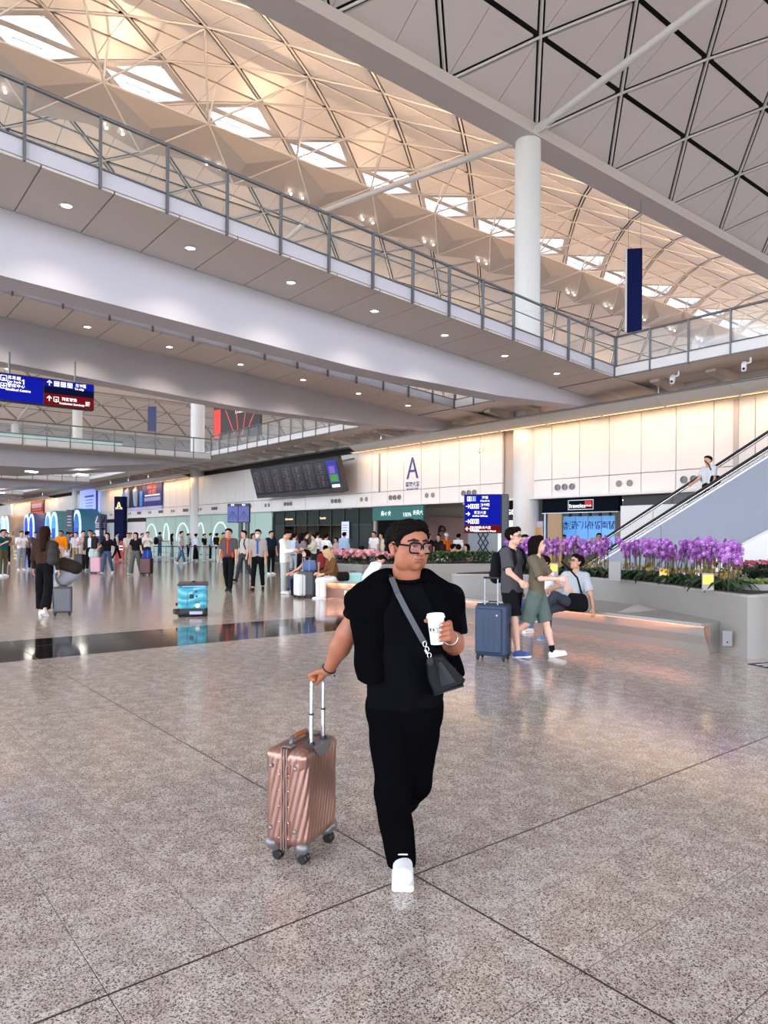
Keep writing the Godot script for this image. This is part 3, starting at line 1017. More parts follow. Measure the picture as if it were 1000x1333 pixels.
func uplights() -> void:
	# warm uplighters standing on the valley beams, each a glowing lens and a spot of the same colour
	var g := glow(Color(1, 0.8, 0.55), 4.0)
	for zv in [11.7, -16.8, -45.3, -73.8]:
		for k in range(-4, 14):
			if (zv < -20 or zv > 0) and k % 2 != 0:
				continue
			for s in ([-1] if zv > -20 and zv < 0 else [-1, 1]):
				var p := Vector3(20.5 + 4.6 * k + 2.3, 16.75, zv + s * 0.75)
				var t := thing("uplighter", "small warm uplighter on a roof valley beam", "lamp", p, 0, "uplighters on the roof valley beams")
				obj("housing", mb().lathe([Vector2(0, -0.3), Vector2(0.14, -0.3), Vector2(0.17, 0.0), Vector2(0.14, 0.02)], 12), M.steel, t)
				obj("lens", mb().lathe([Vector2(0, 0), Vector2(0.14, 0)], 12), g, t)
				spot("uplight", p + Vector3(0, 0.08, 0), Vector3(0, 0.62, s * 0.8), Color(1, 0.82, 0.64), 70.0 if zv > 0 else (72.0 if zv > -20 else 110.0), 46.0, 0.12)

# ---------- shopfronts under the upper wall ----------
func dots_tex(w: int, h: int, base: Color, fn: Callable) -> ImageTexture:
	var im := Image.create(w, h, false, Image.FORMAT_RGBA8)
	im.fill(base)
	fn.call(im)
	return ImageTexture.create_from_image(im)
func screen(tex: Texture2D, e: float) -> StandardMaterial3D:
	return mat(Color(0.5, 0.5, 0.5), 0.25, 0.0, {"albedo_texture": tex, "emission_enabled": true, "emission": Color.WHITE, "emission_operator": BaseMaterial3D.EMISSION_OP_MULTIPLY, "emission_texture": tex, "emission_energy_multiplier": e, "resource_name": str(tex.get_instance_id())})
func wall_quad(z0: float, z1: float, y0: float, y1: float, x: float, th := 0.06) -> MB:    # a board on a plane x, facing -x; picture runs from far (left) to near
	var o := mb()
	o.quad(Vector3(x, y0, z0), Vector3(x, y0, z1), Vector3(x, y1, z1), Vector3(x, y1, z0))
	o.quad(Vector3(x + th, y0, z1), Vector3(x + th, y0, z0), Vector3(x + th, y1, z0), Vector3(x + th, y1, z1))
	o.quad(Vector3(x, y0, z1), Vector3(x + th, y0, z1), Vector3(x + th, y1, z1), Vector3(x, y1, z1))
	o.quad(Vector3(x + th, y0, z0), Vector3(x, y0, z0), Vector3(x, y1, z0), Vector3(x + th, y1, z0))
	o.quad(Vector3(x, y1, z0), Vector3(x, y1, z1), Vector3(x + th, y1, z1), Vector3(x + th, y1, z0))
	o.quad(Vector3(x + th, y0, z0), Vector3(x + th, y0, z1), Vector3(x, y0, z1), Vector3(x, y0, z0))
	return o

func shops() -> void:
	var t: Node3D
	var back := struct("wall_shops", bx(Vector3(27.2, 1.5, -57), Vector3(0.3, 3.0, 150)), hexm("6b6660"))
	tag(back, "rear wall of the shops under the upper wall", "wall")
	tag(struct("ceiling_shops", bx(Vector3(23.8, 3.06, -57), Vector3(7.0, 0.1, 150)), hexm("9c948d")), "low ceiling inside the shops", "ceiling")
	for z in [-17.25, -25.8, -35.0, -54.7, -76.0, 14.0, -128.0]:
		tag(struct("wall_partition", bx(Vector3(23.6, 1.5, z), Vector3(7.0, 3.0, 0.15)), hexm("a7a29c")), "partition wall between the shops", "wall")
	for q in [[-15.2, 14.0], [-21.5, 9.0], [-30.0, 10.0], [-45.0, 8.0], [-65.0, 8.0]]:
		area("shop_light", Vector3(23.2, 2.98, q[0]), Vector3.DOWN, Vector2(3.0, 0.3), Color(1, 0.93, 0.84), q[1])
	var lampm := glow(Color(1, 0.95, 0.88), 2.0)
	for q in [-15.2, -21.5, -30.0, -45.0, -65.0]:
		tag(obj("ceiling_lamp", bx(Vector3(23.2, 3.0, q), Vector3(3.0, 0.03, 0.3)), lampm), "flat ceiling lamp inside a shop", "lamp", "shop ceiling lamps")
	# currency exchange with the red and white logo
	var zA := -16.1
	var zB := zat(803, 20)
	t = thing("exchange_shop", "currency exchange shop with black fascia and blue posters behind the orchids", "shop", Vector3(20.1, 0, 0))
	obj("fascia", bx(Vector3(0.1, 2.68, (zA + zB) / 2), Vector3(0.2, 0.5, zB - zA)), mat(Color("0c121c"), 0.5, 0.0, {"metallic_specular": 0.1}), t)
	obj("fascia_light", bx(Vector3(0.0, 2.42, (zA + zB) / 2), Vector3(0.04, 0.03, zB - zA)), M.steel, t)
	var zl := zat(754, 20)
	obj("logo_frame", mb().add(frame_rect(1.02, 0.34, 0.025, 0.03), Transform3D(Basis(Vector3.UP, -PI / 2), Vector3(-0.02, 2.68, zl))), M.steel, t)
	obj("logo_square", bx(Vector3(-0.02, 2.7, zl + 0.3), Vector3(0.03, 0.2, 0.26)), glow(Color(0.75, 0.08, 0.07), 0.5, Color("b0201c")), t)
	write("Travelex", 0.12, glow(Color.WHITE, 1.2), t, Vector3(-0.03, 2.64, zl - 0.14), -PI / 2, true)
	write("exchange", 0.05, glow(Color.WHITE, 1.0), t, Vector3(-0.05, 2.65, zl + 0.3), -PI / 2)
	var zp := zat(733, 21.6)
	var bl := glow(Color(0.38, 0.62, 0.92), 0.75, Color("86b9e4"))
	var n := 4
	var w := (zat(801, 21.6) - zp) / n
	for k in n:
		obj("poster", rb(Vector3(1.5, 1.35, zp + w * (k + 0.5)), Vector3(0.04, 2.0, w * 0.93), 0.008), bl, t)
	var ink := hexm("0c1c58")
	strokes("香港", 0.3, ink, t, Vector3(1.46, 2.02, zp + w * 0.55), -PI / 2)
	strokes("ドル", 0.3, ink, t, Vector3(1.46, 2.02, zp + w * 1.5), -PI / 2)
	strokes("外貨", 0.3, ink, t, Vector3(1.46, 2.02, zp + w * 2.5), -PI / 2)
	strokes("両替", 0.3, ink, t, Vector3(1.46, 2.02, zp + w * 3.5), -PI / 2)
	for q in [0.8, 2.4]:
		var f := mb()
		for k in 5:
			var a := TAU * k / 5
			f.lathe([Vector2(0, 0), Vector2(0.17, 0.0), Vector2(0.13, 0.03), Vector2(0, 0.03)], 10, Transform3D(Basis(Vector3.BACK, PI / 2), Vector3(1.46, 1.3 + 0.2 * sin(a), zp + w * (q + 0.3) + 0.2 * cos(a))))
		obj("printed_flower", f, hexm("efc9cf"), t)
	obj("counter", rb(Vector3(0.35, 0.5, zB - 1.5), Vector3(0.4, 1.0, 2.8), 0.03), hexm("34302e", 0.4), t)
	obj("jamb", bx(Vector3(0.06, 1.25, zat(692, 20)), Vector3(0.3, 2.5, 0.12)), M.white, t)
	obj("jamb", bx(Vector3(0.06, 1.25, zat(707, 20)), Vector3(0.12, 2.5, 0.06)), M.steel, t)
	obj("notice_board", rb(Vector3(0.02, 1.6, zat(698, 20)), Vector3(0.04, 1.1, 0.42), 0.01), hexm("c9c6d6", 0.5), t)
	obj("notice_print", bx(Vector3(-0.01, 1.75, zat(698, 20)), Vector3(0.01, 0.35, 0.34)), hexm("d99a57", 0.5), t)
	obj("notice_print", bx(Vector3(-0.01, 1.3, zat(698, 20)), Vector3(0.01, 0.2, 0.34)), hexm("5a6aa0", 0.5), t)
	obj("side_panel", bx(Vector3(0.06, 1.25, zat(719, 20)), Vector3(0.06, 2.4, 0.6)), hexm("b08d62", 0.4), t)
	for k in 6:
		obj("ceiling_spot", mb().lathe([Vector2(0, 0), Vector2(0.05, 0), Vector2(0.06, 0.12), Vector2(0, 0.12)], 10, Transform3D(Basis(), Vector3(0.35, 2.3, zat(728 + k * 13, 20.4)))), M.black, t)
	# plain white panels between the exchange shop and the escalator
	var wp := hold("wall_panelled")
	tag(wp, "white lower wall panels behind the escalator", "wall")
	for k in 9:
		obj("panel", rb(Vector3(20.1, 1.3, zB + 0.08 + 1.14 * (k + 0.5)), Vector3(0.08, 2.6, 1.125), 0.01), M.panel, wp)
	obj("dark_gap", bx(Vector3(20.3, 2.78, zB + 5.4), Vector3(0.2, 0.36, 10.6)), M.black, wp)
	# second exchange counter left of the column
	var zc := zat(649, 20)
	t = thing("exchange_counter", "exchange counter with white CHANGE lettering left of the tall column", "shop", Vector3(20.1, 0, 0))
	obj("fascia", bx(Vector3(0.1, 2.72, -18.0), Vector3(0.2, 0.5, 1.2)), mat(Color("0c0f15"), 0.5, 0.0, {"metallic_specular": 0.1}), t)
	write("CHANGE", 0.17, glow(Color.WHITE, 1.5), t, Vector3(-0.02, 2.5, zat(654, 20)), -PI / 2, true)
	obj("lit_panel", rb(Vector3(0.08, 1.55, zat(657, 20)), Vector3(0.06, 1.3, 0.95), 0.01), glow(Color(0.75, 0.85, 1.0), 0.9), t)
	obj("lit_panel_print", bx(Vector3(0.03, 1.8, zat(657, 20)), Vector3(0.01, 0.06, 0.6)), hexm("c8606a"), t)
	obj("lit_panel_print", bx(Vector3(0.03, 1.6, zat(657, 20)), Vector3(0.01, 0.06, 0.6)), hexm("8f9fc8"), t)
	obj("lower_print", bx(Vector3(0.05, 0.75, zat(657, 20)), Vector3(0.05, 0.3, 0.95)), hexm("3f7fae"), t)
	# food hall
	t = thing("food_hall_mural", "dusk coloured wall mural with a dark haired portrait in the food hall", "mural", Vector3(24.1, 0, -25.66))
	obj("mural_board", bx(Vector3(0, 1.6, 0), Vector3(4.2, 1.9, 0.06)), mat(Color("b08d90"), 0.6), t)
	obj("mural_ground", bx(Vector3(0, 0.8, 0.035), Vector3(4.2, 0.75, 0.02)), hexm("231c1e"), t)
	obj("portrait_head", sdf([[Vector3(0.1, 1.75, 0.04), Vector3(0.12, 1.62, 0.04), 0.24, 0.19, 4.0]], 0.03, 0.02), hexm("a2725e"), t)
	obj("portrait_hair", sdf([[Vector3(0.06, 1.95, 0.05), Vector3(0.2, 1.93, 0.05), 0.19, 0.17, 3.0], [Vector3(-0.09, 1.85, 0.05), Vector3(-0.1, 1.7, 0.05), 0.08, 0.05, 2.0]], 0.03, 0.05), hexm("17110f"), t)
	obj("portrait_shoulders", sdf([[Vector3(-0.35, 1.2, 0.04), Vector3(0.6, 1.2, 0.04), 0.2, 0.2, 4.0]], 0.03, 0.05), hexm("1c1719"), t)
	t = thing("food_hall_sign", "teal shop sign with white lettering over the food hall entrance", "sign", Vector3(19.9, 0, 0))
	var zs0 := zat(486, 19.9)
	var zs1 := zat(552, 19.9)
	obj("sign_board", rb(Vector3(0, 2.6, (zs0 + zs1) / 2), Vector3(0.12, 0.62, zs1 - zs0), 0.015), glow(Color(0.02, 0.22, 0.2), 0.6, Color("1f5f5b")), t)
	strokes("美心食", 0.24, glow(Color(0.8, 0.95, 0.9), 0.9), t, Vector3(-0.07, 2.6, zs0 + 1.0), -PI / 2)
	write("100%", 0.17, glow(Color(0.8, 0.95, 0.9), 0.9), t, Vector3(-0.07, 2.52, zs0 + 2.45), -PI / 2)
	strokes("食美大", 0.22, glow(Color(0.8, 0.95, 0.9), 0.9), t, Vector3(-0.07, 2.6, zs0 + 3.15), -PI / 2)
	t = thing("food_hall_stall", "dark food stall with teal panel behind the standing cooks", "stall", Vector3(22.6, 0, 0))
	obj("dark_board", bx(Vector3(-1.8, 1.35, -25.68), Vector3(1.2, 2.5, 0.08)), hexm("121110", 0.5), t)
	obj("teal_board", bx(Vector3(-0.75, 1.35, -25.68), Vector3(0.85, 2.5, 0.08)), hexm("1c6a66", 0.5), t)
	obj("counter", rb(Vector3(-1.6, 0.5, -23.6), Vector3(1.8, 1.0, 0.6), 0.02), hexm("8f8a84"), t)
	obj("counter_post", rb(Vector3(-2.35, 0.62, -23.4), Vector3(0.3, 1.25, 0.4), 0.02), hexm("c4c2c0"), t)
	t = thing("food_hall_screen", "white lattice screen with dark diamond pattern in the food hall", "screen", Vector3(24.4, 0, zat(629, 24.4)))
	obj("screen_frame", bx(Vector3(0.05, 1.2, 0), Vector3(0.06, 2.4, 2.0)), hexm("cfd6da"), t)
	for k in 5:
		for s in [-1, 1]:
			obj("lattice_bar", bx(Vector3(0, 0.5 + k * 0.4, 0), Vector3(0.03, 0.05, 1.1), Basis(Vector3.RIGHT, s * 0.9)), hexm("50566a"), t)
	# dark glass counter hall
	var z0 := zat(355, 20)
	var z1 := zat(484, 20)
	t = thing("service_hall", "dark glass fronted service counter with red led display below the departure board", "counter", Vector3(20, 0, 0))
	var dg := pane(Color(0.10, 0.12, 0.11, 0.55))
	var m := 8
	for k in m:
		var a := z0 + (z1 - z0) * k / m
		var b := z0 + (z1 - z0) * (k + 1) / m
		obj("mullion", bx(Vector3(0.1, 1.45, a), Vector3(0.1, 2.9, 0.05)), M.black, t)
		obj("upper_pane", wall_quad(a + 0.03, b - 0.03, 2.15, 2.9, 0.1, 0.012), mat(Color("27332e"), 0.3, 0.0, {"metallic_specular": 0.15}), t)
		if k in [0, 6, 7]:
			obj("lower_pane", wall_quad(a + 0.03, b - 0.03, 0.1, 2.1, 0.1, 0.012), mat(Color("323d38"), 0.3, 0.0, {"metallic_specular": 0.15}), t)
	obj("transom", bx(Vector3(0.1, 2.12, (z0 + z1) / 2), Vector3(0.1, 0.05, z1 - z0)), M.black, t)
	obj("counter", rb(Vector3(1.2, 0.5, (z0 + z1) / 2), Vector3(0.7, 1.0, (z1 - z0) * 0.7), 0.03), hexm("5f5a54"), t)
	obj("back_panel", bx(Vector3(3.0, 1.4, (z0 + z1) / 2), Vector3(0.1, 2.8, z1 - z0)), hexm("5b554c"), t)
	obj("led_display", rb(Vector3(0.5, 1.75, zat(375, 20.5)), Vector3(0.08, 0.6, 1.6), 0.01), M.black, t)
	write("ARRIVAL", 0.15, glow(Color(1, 0.05, 0.04), 3.0), t, Vector3(0.44, 1.7, zat(375, 20.5)), -PI / 2, true, "led_text")
	for px in [[375.0, 1.6], [419.0, 1.0]]:
		write("Information" if px[0] < 400 else "Transfer", 0.11, glow(Color(1, 0.85, 0.6), 1.5), t, Vector3(0.06, 2.48, zat(px[0], 20)), -PI / 2, false)
	obj("notice", rb(Vector3(-0.02, 1.85, zat(450, 20)), Vector3(0.03, 0.85, 0.6), 0.005), glow(Color(0.7, 0.75, 0.95), 0.6), t)
	for k in 5:
		obj("notice_print", bx(Vector3(-0.04, 2.1 - k * 0.12, zat(450, 20)), Vector3(0.005, 0.03, 0.4)), hexm("5c67a8"), t)
	for k in 3:
		obj("strip_lamp", bx(Vector3(1.6, 2.6, z0 + 2 + k * 2.4), Vector3(0.3, 0.03, 1.2)), lampm, t)
	t = thing("queue_barrier", "steel barrier rail with dark infill before the service counter", "railing", Vector3(18.6, 0, 0))
	for k in 9:
		var z := lerpf(zat(425, 18.6), zat(488, 18.6), k / 8.0)
		obj("post", mb().tube([Vector3(0, 0, z), Vector3(0, 1.0, z)], 0.03, 8), M.steel, t)
	obj("rail", mb().tube([Vector3(0, 1.0, zat(425, 18.6)), Vector3(0, 1.0, zat(488, 18.6))], 0.035, 8), M.chrome, t)
	obj("infill", bx(Vector3(0.03, 0.52, (zat(425, 18.6) + zat(488, 18.6)) / 2), Vector3(0.02, 0.75, zat(488, 18.6) - zat(425, 18.6))), mat(Color("2a2f30"), 0.2), t)
	# frosted green glass hall
	z0 = zat(190, 20); z1 = zat(354, 20)
	t = thing("frosted_glass_front", "pale green frosted glass shopfront with white curved line drawing", "shopfront", Vector3(20, 0, 0))
	m = 10
	var gg := mat(Color("a6bfb5"), 0.25, 0.0, {"emission_enabled": true, "emission": Color(0.55, 0.68, 0.62), "emission_energy_multiplier": 0.18, "metallic_specular": 0.25})
	for k in m:
		var a := z0 + (z1 - z0) * k / m
		obj("pane", wall_quad(a + 0.02, a + (z1 - z0) / m - 0.02, 0.0, 2.88, 0.0, 0.05), gg, t)
	for k in 5:
		var zc2 := lerpf(z0 + 1.2, z1 - 5.0, k / 4.5)
		var pts := []
		for i in 15:
			var a := PI * i / 14.0
			pts.append(Vector3(-0.02, 1.2 + 1.2 * sin(a), zc2 + 1.1 * cos(a) * (1.0 if k % 2 == 0 else 0.5)))
		obj("line_drawing", mb().tube(pts, 0.05, 5), glow(Color(0.9, 1, 1), 0.7), t)
	obj("header", bx(Vector3(-0.02, 2.93, (z0 + z1) / 2), Vector3(0.1, 0.1, z1 - z0)), M.steel, t)
	for k in 8:
		obj("lower_rail", bx(Vector3(-0.06, 0.3, lerpf(z0, z1, (k + 0.5) / 8.0)), Vector3(0.04, 0.06, 1.9)), M.chrome, t)
	# white door bays farther left
	for q in [[165.0, 189.0, "white closed shutter right of the dark blue letter A pylon"], [110.0, 148.0, "white closed shutter left of the dark blue letter A pylon"]]:
		z0 = zat(q[0], 20); z1 = zat(q[1], 20)
		t = thing("shutter", q[2], "shutter", Vector3(20, 0, 0))
		obj("curtain", bx(Vector3(0.1, 1.3, (z0 + z1) / 2), Vector3(0.06, 2.6, z1 - z0)), M.panel, t)
		for k in 10:
			obj("slat", bx(Vector3(0.06, 0.15 + k * 0.26, (z0 + z1) / 2), Vector3(0.03, 0.24, z1 - z0)), M.panel, t)
		obj("header", bx(Vector3(0.1, 2.75, (z0 + z1) / 2), Vector3(0.1, 0.3, z1 - z0)), M.dark, t)
	for q in [127.5, 135.0]:
		t = thing("banner_sign", "narrow dark blue banner sign, %s of the pair before the white shutter" % ("left" if q < 130 else "right"), "sign", at(q, 58, 0), -PI / 2)
		obj("board", rb(Vector3(0, 1.6, 0), Vector3(1.4, 3.2, 0.1), 0.02), hexm("16225a", 0.4), t)
		obj("arrow_mark", bx(Vector3(-0.2, 2.8, 0.06), Vector3(0.8, 0.16, 0.02), Basis(Vector3.BACK, 0.7)), M.print, t)
		obj("white_band", bx(Vector3(0, 1.7, 0.06), Vector3(1.1, 0.5, 0.02)), M.print, t)
		for k in 3:
			obj("white_band", bx(Vector3(0, 2.5 - k * 0.16, 0.06), Vector3(0.9, 0.06, 0.02)), M.print, t)
	# advertisements on the upper wall
	var za1: float
	t = thing("wall_poster", "large dark blue wall poster with two figures and orange lettering", "poster", Vector3(19.86, 0, 0))
	z0 = zat(160, 19.86); z1 = zat(211, 19.86)
	za1 = z1 - z0
	obj("poster_board", bx(Vector3(0, 4.75, (z0 + z1) / 2), Vector3(0.08, 2.0, za1)), glow(Color(0.05, 0.09, 0.4), 0.5, Color("141d52")), t)
	obj("lower_border", bx(Vector3(0, 3.65, (z0 + z1) / 2), Vector3(0.08, 0.25, za1)), hexm("b9bce6"), t)
	obj("picture_ground", bx(Vector3(-0.05, 4.75, z0 + za1 * 0.27), Vector3(0.02, 1.9, za1 * 0.5)), hexm("0c1428"), t)
	for s in 2:
		obj("printed_figure", sdf([[Vector3(-0.07, 5.35, z0 + za1 * (0.17 + 0.22 * s)), Vector3(-0.07, 5.35, z0 + za1 * (0.17 + 0.22 * s)), 0.14, 0.14, 1.0], [Vector3(-0.07, 5.0, z0 + za1 * (0.17 + 0.22 * s)), Vector3(-0.07, 4.0, z0 + za1 * (0.17 + 0.22 * s)), 0.3, 0.22, 1.0]], 0.1, 0.1), hexm("8fa4c8"), t)
		obj("printed_pillar", bx(Vector3(-0.07, 4.4, z0 + za1 * (0.03 + 0.48 * s)), Vector3(0.02, 1.2, za1 * 0.07)), hexm("3f86d8"), t)
	write("WAIT EXIT", 0.3, hexm("f0805a"), t, Vector3(-0.06, 5.25, z0 + za1 * 0.78), -PI / 2, true)
	write("ON IRIS", 0.3, hexm("f0805a"), t, Vector3(-0.06, 4.85, z0 + za1 * 0.78), -PI / 2, true)
	obj("printed_line", bx(Vector3(-0.05, 4.6, z0 + za1 * 0.78), Vector3(0.02, 0.12, za1 * 0.36)), M.print, t)
	obj("printed_line", bx(Vector3(-0.05, 4.3, z0 + za1 * 0.78), Vector3(0.02, 0.28, za1 * 0.38)), hexm("8f9ad0"), t)
	t = thing("wall_poster", "pale blue wall poster with small print left of the dark poster", "poster", Vector3(19.86, 0, 0))
	z0 = zat(104, 19.86); z1 = zat(130, 19.86)
	za1 = z1 - z0
	obj("poster_board", bx(Vector3(0, 4.65, (z0 + z1) / 2), Vector3(0.08, 2.3, za1)), glow(Color(0.6, 0.68, 1.0), 0.6, Color("b8c4f2")), t)
	obj("headline", bx(Vector3(-0.05, 5.15, z0 + za1 * 0.5), Vector3(0.02, 0.16, za1 * 0.45)), hexm("3b56b8"), t)
	for k in 4:
		obj("printed_line", bx(Vector3(-0.05, 4.8 - k * 0.28, z0 + za1 * 0.5), Vector3(0.02, 0.08, za1 * 0.35)), hexm("7e8fd6"), t)
	obj("printed_ornament", bx(Vector3(-0.05, 4.6, z0 + za1 * 0.88), Vector3(0.02, 2.0, za1 * 0.1)), hexm("4a4fa0"), t)
	t = thing("wall_poster", "red and black wall poster at the far left of the upper wall", "poster", Vector3(19.86, 0, 0))
	z0 = zat(40, 19.86); z1 = zat(57, 19.86)
	za1 = z1 - z0
	obj("poster_board", bx(Vector3(0, 4.6, (z0 + z1) / 2), Vector3(0.08, 2.4, za1)), glow(Color(0.3, 0.02, 0.04), 0.4, Color("4a1018")), t)
	obj("printed_block", bx(Vector3(-0.05, 3.8, (z0 + z1) / 2), Vector3(0.02, 0.75, za1 * 0.95)), glow(Color(0.9, 0.12, 0.1), 0.4, Color("d8342c")), t)
	obj("printed_block", bx(Vector3(-0.06, 4.85, (z0 + z1) / 2), Vector3(0.02, 0.5, za1 * 0.75)), hexm("a99ad6"), t)
	obj("printed_block", bx(Vector3(-0.06, 5.55, z0 + za1 * 0.2), Vector3(0.02, 0.4, za1 * 0.3)), hexm("d8584c"), t)
	obj("printed_line", bx(Vector3(-0.06, 4.4, (z0 + z1) / 2), Vector3(0.02, 0.14, za1 * 0.7)), hexm("e2814a"), t)

func kiosks() -> void:
	var cols := [["b9b6b2", "bcd8ea", "grey arched kiosk pair with pale glowing arches, leftmost"], ["3f57a6", "2f5fd0", "indigo blue arched kiosk pair with glowing arches"], ["7fb3ad", "58b0d8", "teal green arched kiosk pair with glowing arches"], ["3f8fb8", "2f86c8", "sky blue arched kiosk pair with a dark notice, rightmost"]]
	for k in 4:
		var zr := zat([19.0, 51.0, 80.0, 109.0][k] - 12.0, 18.0)
		var t := thing("arched_kiosk", cols[k][2], "kiosk", Vector3(18.0, 0, zr), 0, "arched kiosks along the far wall")
		var arch := func(w: float, h: float) -> PackedVector2Array:
			var p := PackedVector2Array([Vector2(-w / 2, 0), Vector2(w / 2, 0)])
			for i in 13:
				var a := PI * i / 12.0
				p.append(Vector2(w / 2 * cos(a), h - w / 2 * 1.3 + w / 2 * 1.3 * sin(a)))
			return p
		var up := Transform3D(Basis(Vector3(0, 0, 1), Vector3(-1, 0, 0), Vector3(0, 1, 0)), Vector3.ZERO)   # poly x -> z, poly z -> y
		obj("body", mb().prism(arch.call(5.2, 3.9), -2.0, 0.0, up, true), hexm(cols[k][0], 0.5), t)
		for s in 2:
			var off := Transform3D(up.basis, Vector3(-0.02, 0, -1.25 + 2.3 * s))
			obj("arch_rim", mb().prism(arch.call(2.1, 3.75), 0.0, 0.1, off, true), glow(Color(0.75, 0.95, 1.0), 1.2), t)
			obj("arch_back", mb().prism(arch.call(1.6, 3.45), 0.1, 0.12, off, true), glow(Color(cols[k][1]).srgb_to_linear(), 0.7, Color(cols[k][1])), t)
			obj("arch_screen", bx(Vector3(-0.16, 1.6, -1.25 + 2.3 * s), Vector3(0.04, 1.1, 1.0)), glow(Color(0.1, 0.25, 0.75), 0.7, Color("2243a8")), t)
			obj("arch_shelf", bx(Vector3(-0.2, 0.9, -1.25 + 2.3 * s), Vector3(0.3, 0.08, 1.2)), M.print, t)
	var z := thing("notice_pylon", "dark navy notice board standing before the sky blue kiosk", "sign", at(91, 60), -PI / 2 + 0.5)
	obj("board", rb(Vector3(0, 1.83, 0), Vector3(0.75, 3.66, 0.15), 0.02), hexm("10183f", 0.4), z)
	for k in 4:
		obj("printed_line", bx(Vector3(0, 3.1 - k * 0.25, 0.08), Vector3(0.45, 0.1, 0.02)), hexm("aab4dd"), z)

# ---------- signs ----------
func signs() -> void:
	var lit := func(c: Color, e: float, base: Color) -> StandardMaterial3D: return mat(base, 0.5, 0.0, {"emission_enabled": true, "emission": c, "emission_energy_multiplier": e, "metallic_specular": 0.08})
	var blue: Material = lit.call(Color("0a1390"), 1.2, Color("060b3a"))
	var dim: Material = lit.call(Color("070c2c"), 0.8, Color("060914"))
	var maroon: Material = lit.call(Color("6a0d14"), 1.0, Color("2a060a"))
	var wh := glow(Color(1, 1, 1), 1.1)
	var ye := glow(Color(1, 0.85, 0.15), 1.1)
	var t: Node3D
	# twin panel sign hanging under the second footbridge, parallel to it
	var zs := -19.5
	var d := 18.0
	var s := 0.0194
	t = thing("hanging_sign", "long illuminated blue and maroon direction sign hanging under the second footbridge", "sign", Vector3(4.5, 0, zs))
	var cy := 5.22
	var c := 1.0
	var X := func(px: float) -> float:
		var a := (px - CX) / F
		return 19.5 * (0.6252 + 0.7804 * a) / (0.7804 - 0.6252 * a) - 4.5
	var P := func(px: float, y: float) -> Vector3: return Vector3(X.call(px), cy + y * s, 0.012)
	var span := func(called: String, a: float, b: float, y: float, h: float, m: Material) -> void:
		obj(called, bx(Vector3((X.call(a) + X.call(b)) / 2, cy + y * s, -0.01), Vector3(X.call(b) - X.call(a), h * s, 0.03)), m, t)
	obj("housing", rb(Vector3((X.call(-16) + X.call(122)) / 2, cy, -0.12), Vector3(X.call(122) - X.call(-16), 36 * s, 0.2), 0.02), M.black, t)
	span.call("left_panel", -14.0, 55.0, 0.0, 33.0, blue)
	span.call("right_panel", 57.0, 120.5, 12.0, 9.0, blue)
	span.call("dim_panel", 57.0, 120.5, 3.0, 9.0, dim)
	span.call("maroon_panel", 57.0, 120.5, -9.0, 15.0, maroon)
	obj("parking_mark", mb().add(frame_rect(0.14, 0.14, 0.014, 0.004), Transform3D(Basis(), P.call(3.4, 11.0))), wh, t)
	write("P", 0.085, wh, t, P.call(3.4, 9.0), 0, true)
	strokes("停車場", 0.1, wh, t, P.call(17, 12.5))
	write("Car Park", 0.056, wh, t, P.call(17, 7.2), 0, true)
	write("1", 0.125, ye, t, P.call(29, 8.5), 0, true)
	obj("medical_mark", mb().add(frame_rect(0.14, 0.14, 0.012, 0.004), Transform3D(Basis(), P.call(3.4, 1.0))).box(P.call(3.4, 1.0), Vector3(0.09, 0.022, 0.004)).box(P.call(3.4, 1.0), Vector3(0.022, 0.09, 0.003)), wh, t)
	strokes("醫療中心", 0.1, wh, t, P.call(20, 2.6))
	write("Medical Centre", 0.056, wh, t, P.call(22.5, -2.8), 0, true)
	arrow(0, 0.14, wh, t, P.call(63, 12.0))
	for k in 3:
		obj("transport_mark", mb().add(frame_rect(0.125, 0.125, 0.011, 0.004), Transform3D(Basis(), P.call(72.5 + k * 8.6, 12.0))).box(P.call(72.5 + k * 8.6, 12.6), Vector3(0.08, 0.045, 0.004)).box(P.call(72.5 + k * 8.6, 10.2), Vector3(0.08, 0.018, 0.004)), wh, t)
	strokes("往市區", 0.09, wh, t, P.call(104, 13.4))
	write("To city", 0.052, wh, t, P.call(102, 8.4), 0, true)
	arrow(0, 0.14, wh, t, P.call(63, -8.5))
	obj("help_mark", mb().add(frame_rect(0.125, 0.125, 0.012, 0.004), Transform3D(Basis(), P.call(72, -8.5))), wh, t)
	write("?", 0.085, wh, t, P.call(72, -10.6), 0, true)
	strokes("顧客服務", 0.092, wh, t, P.call(89, -7.0))
	write("Customer Services", 0.05, wh, t, P.call(92.5, -13.0), 0, true)
	obj("small_print", mb().box(P.call(113, -8.0), Vector3(0.11, 0.02, 0.004)).box(P.call(113, -10.2), Vector3(0.11, 0.018, 0.004)).box(P.call(112.5, -12.4), Vector3(0.1, 0.018, 0.004)), wh, t)
	for px in [12.0, 98.0]:
		obj("hanger", mb().tube([Vector3(X.call(px), cy + 0.34, -0.12), Vector3(X.call(px), cy + 0.9, -0.12)], 0.03, 8), M.steel, t)
	# free standing direction pylon behind the hedge
	d = 22.4
	s = d / F
	t = thing("direction_pylon", "blue direction sign with white arrows and a maroon bottom row behind the hedge planter", "sign", at(628, d, 0), face(-14))
	cy = hat(668, d)
	c = cos(deg_to_rad(14.0))
	X = func(px: float) -> float: return (px - 625) * s / c
	obj("cabinet", rb(Vector3(0, cy, -0.14), Vector3(47 * s / c, 51 * s, 0.22), 0.015), M.black, t)
	obj("post", rb(Vector3(X.call(653), (cy + 25 * s) / 2, -0.14), Vector3(9 * s / c, cy + 26 * s, 0.26), 0.02), hexm("3a3d42", 0.4, 0.3), t)
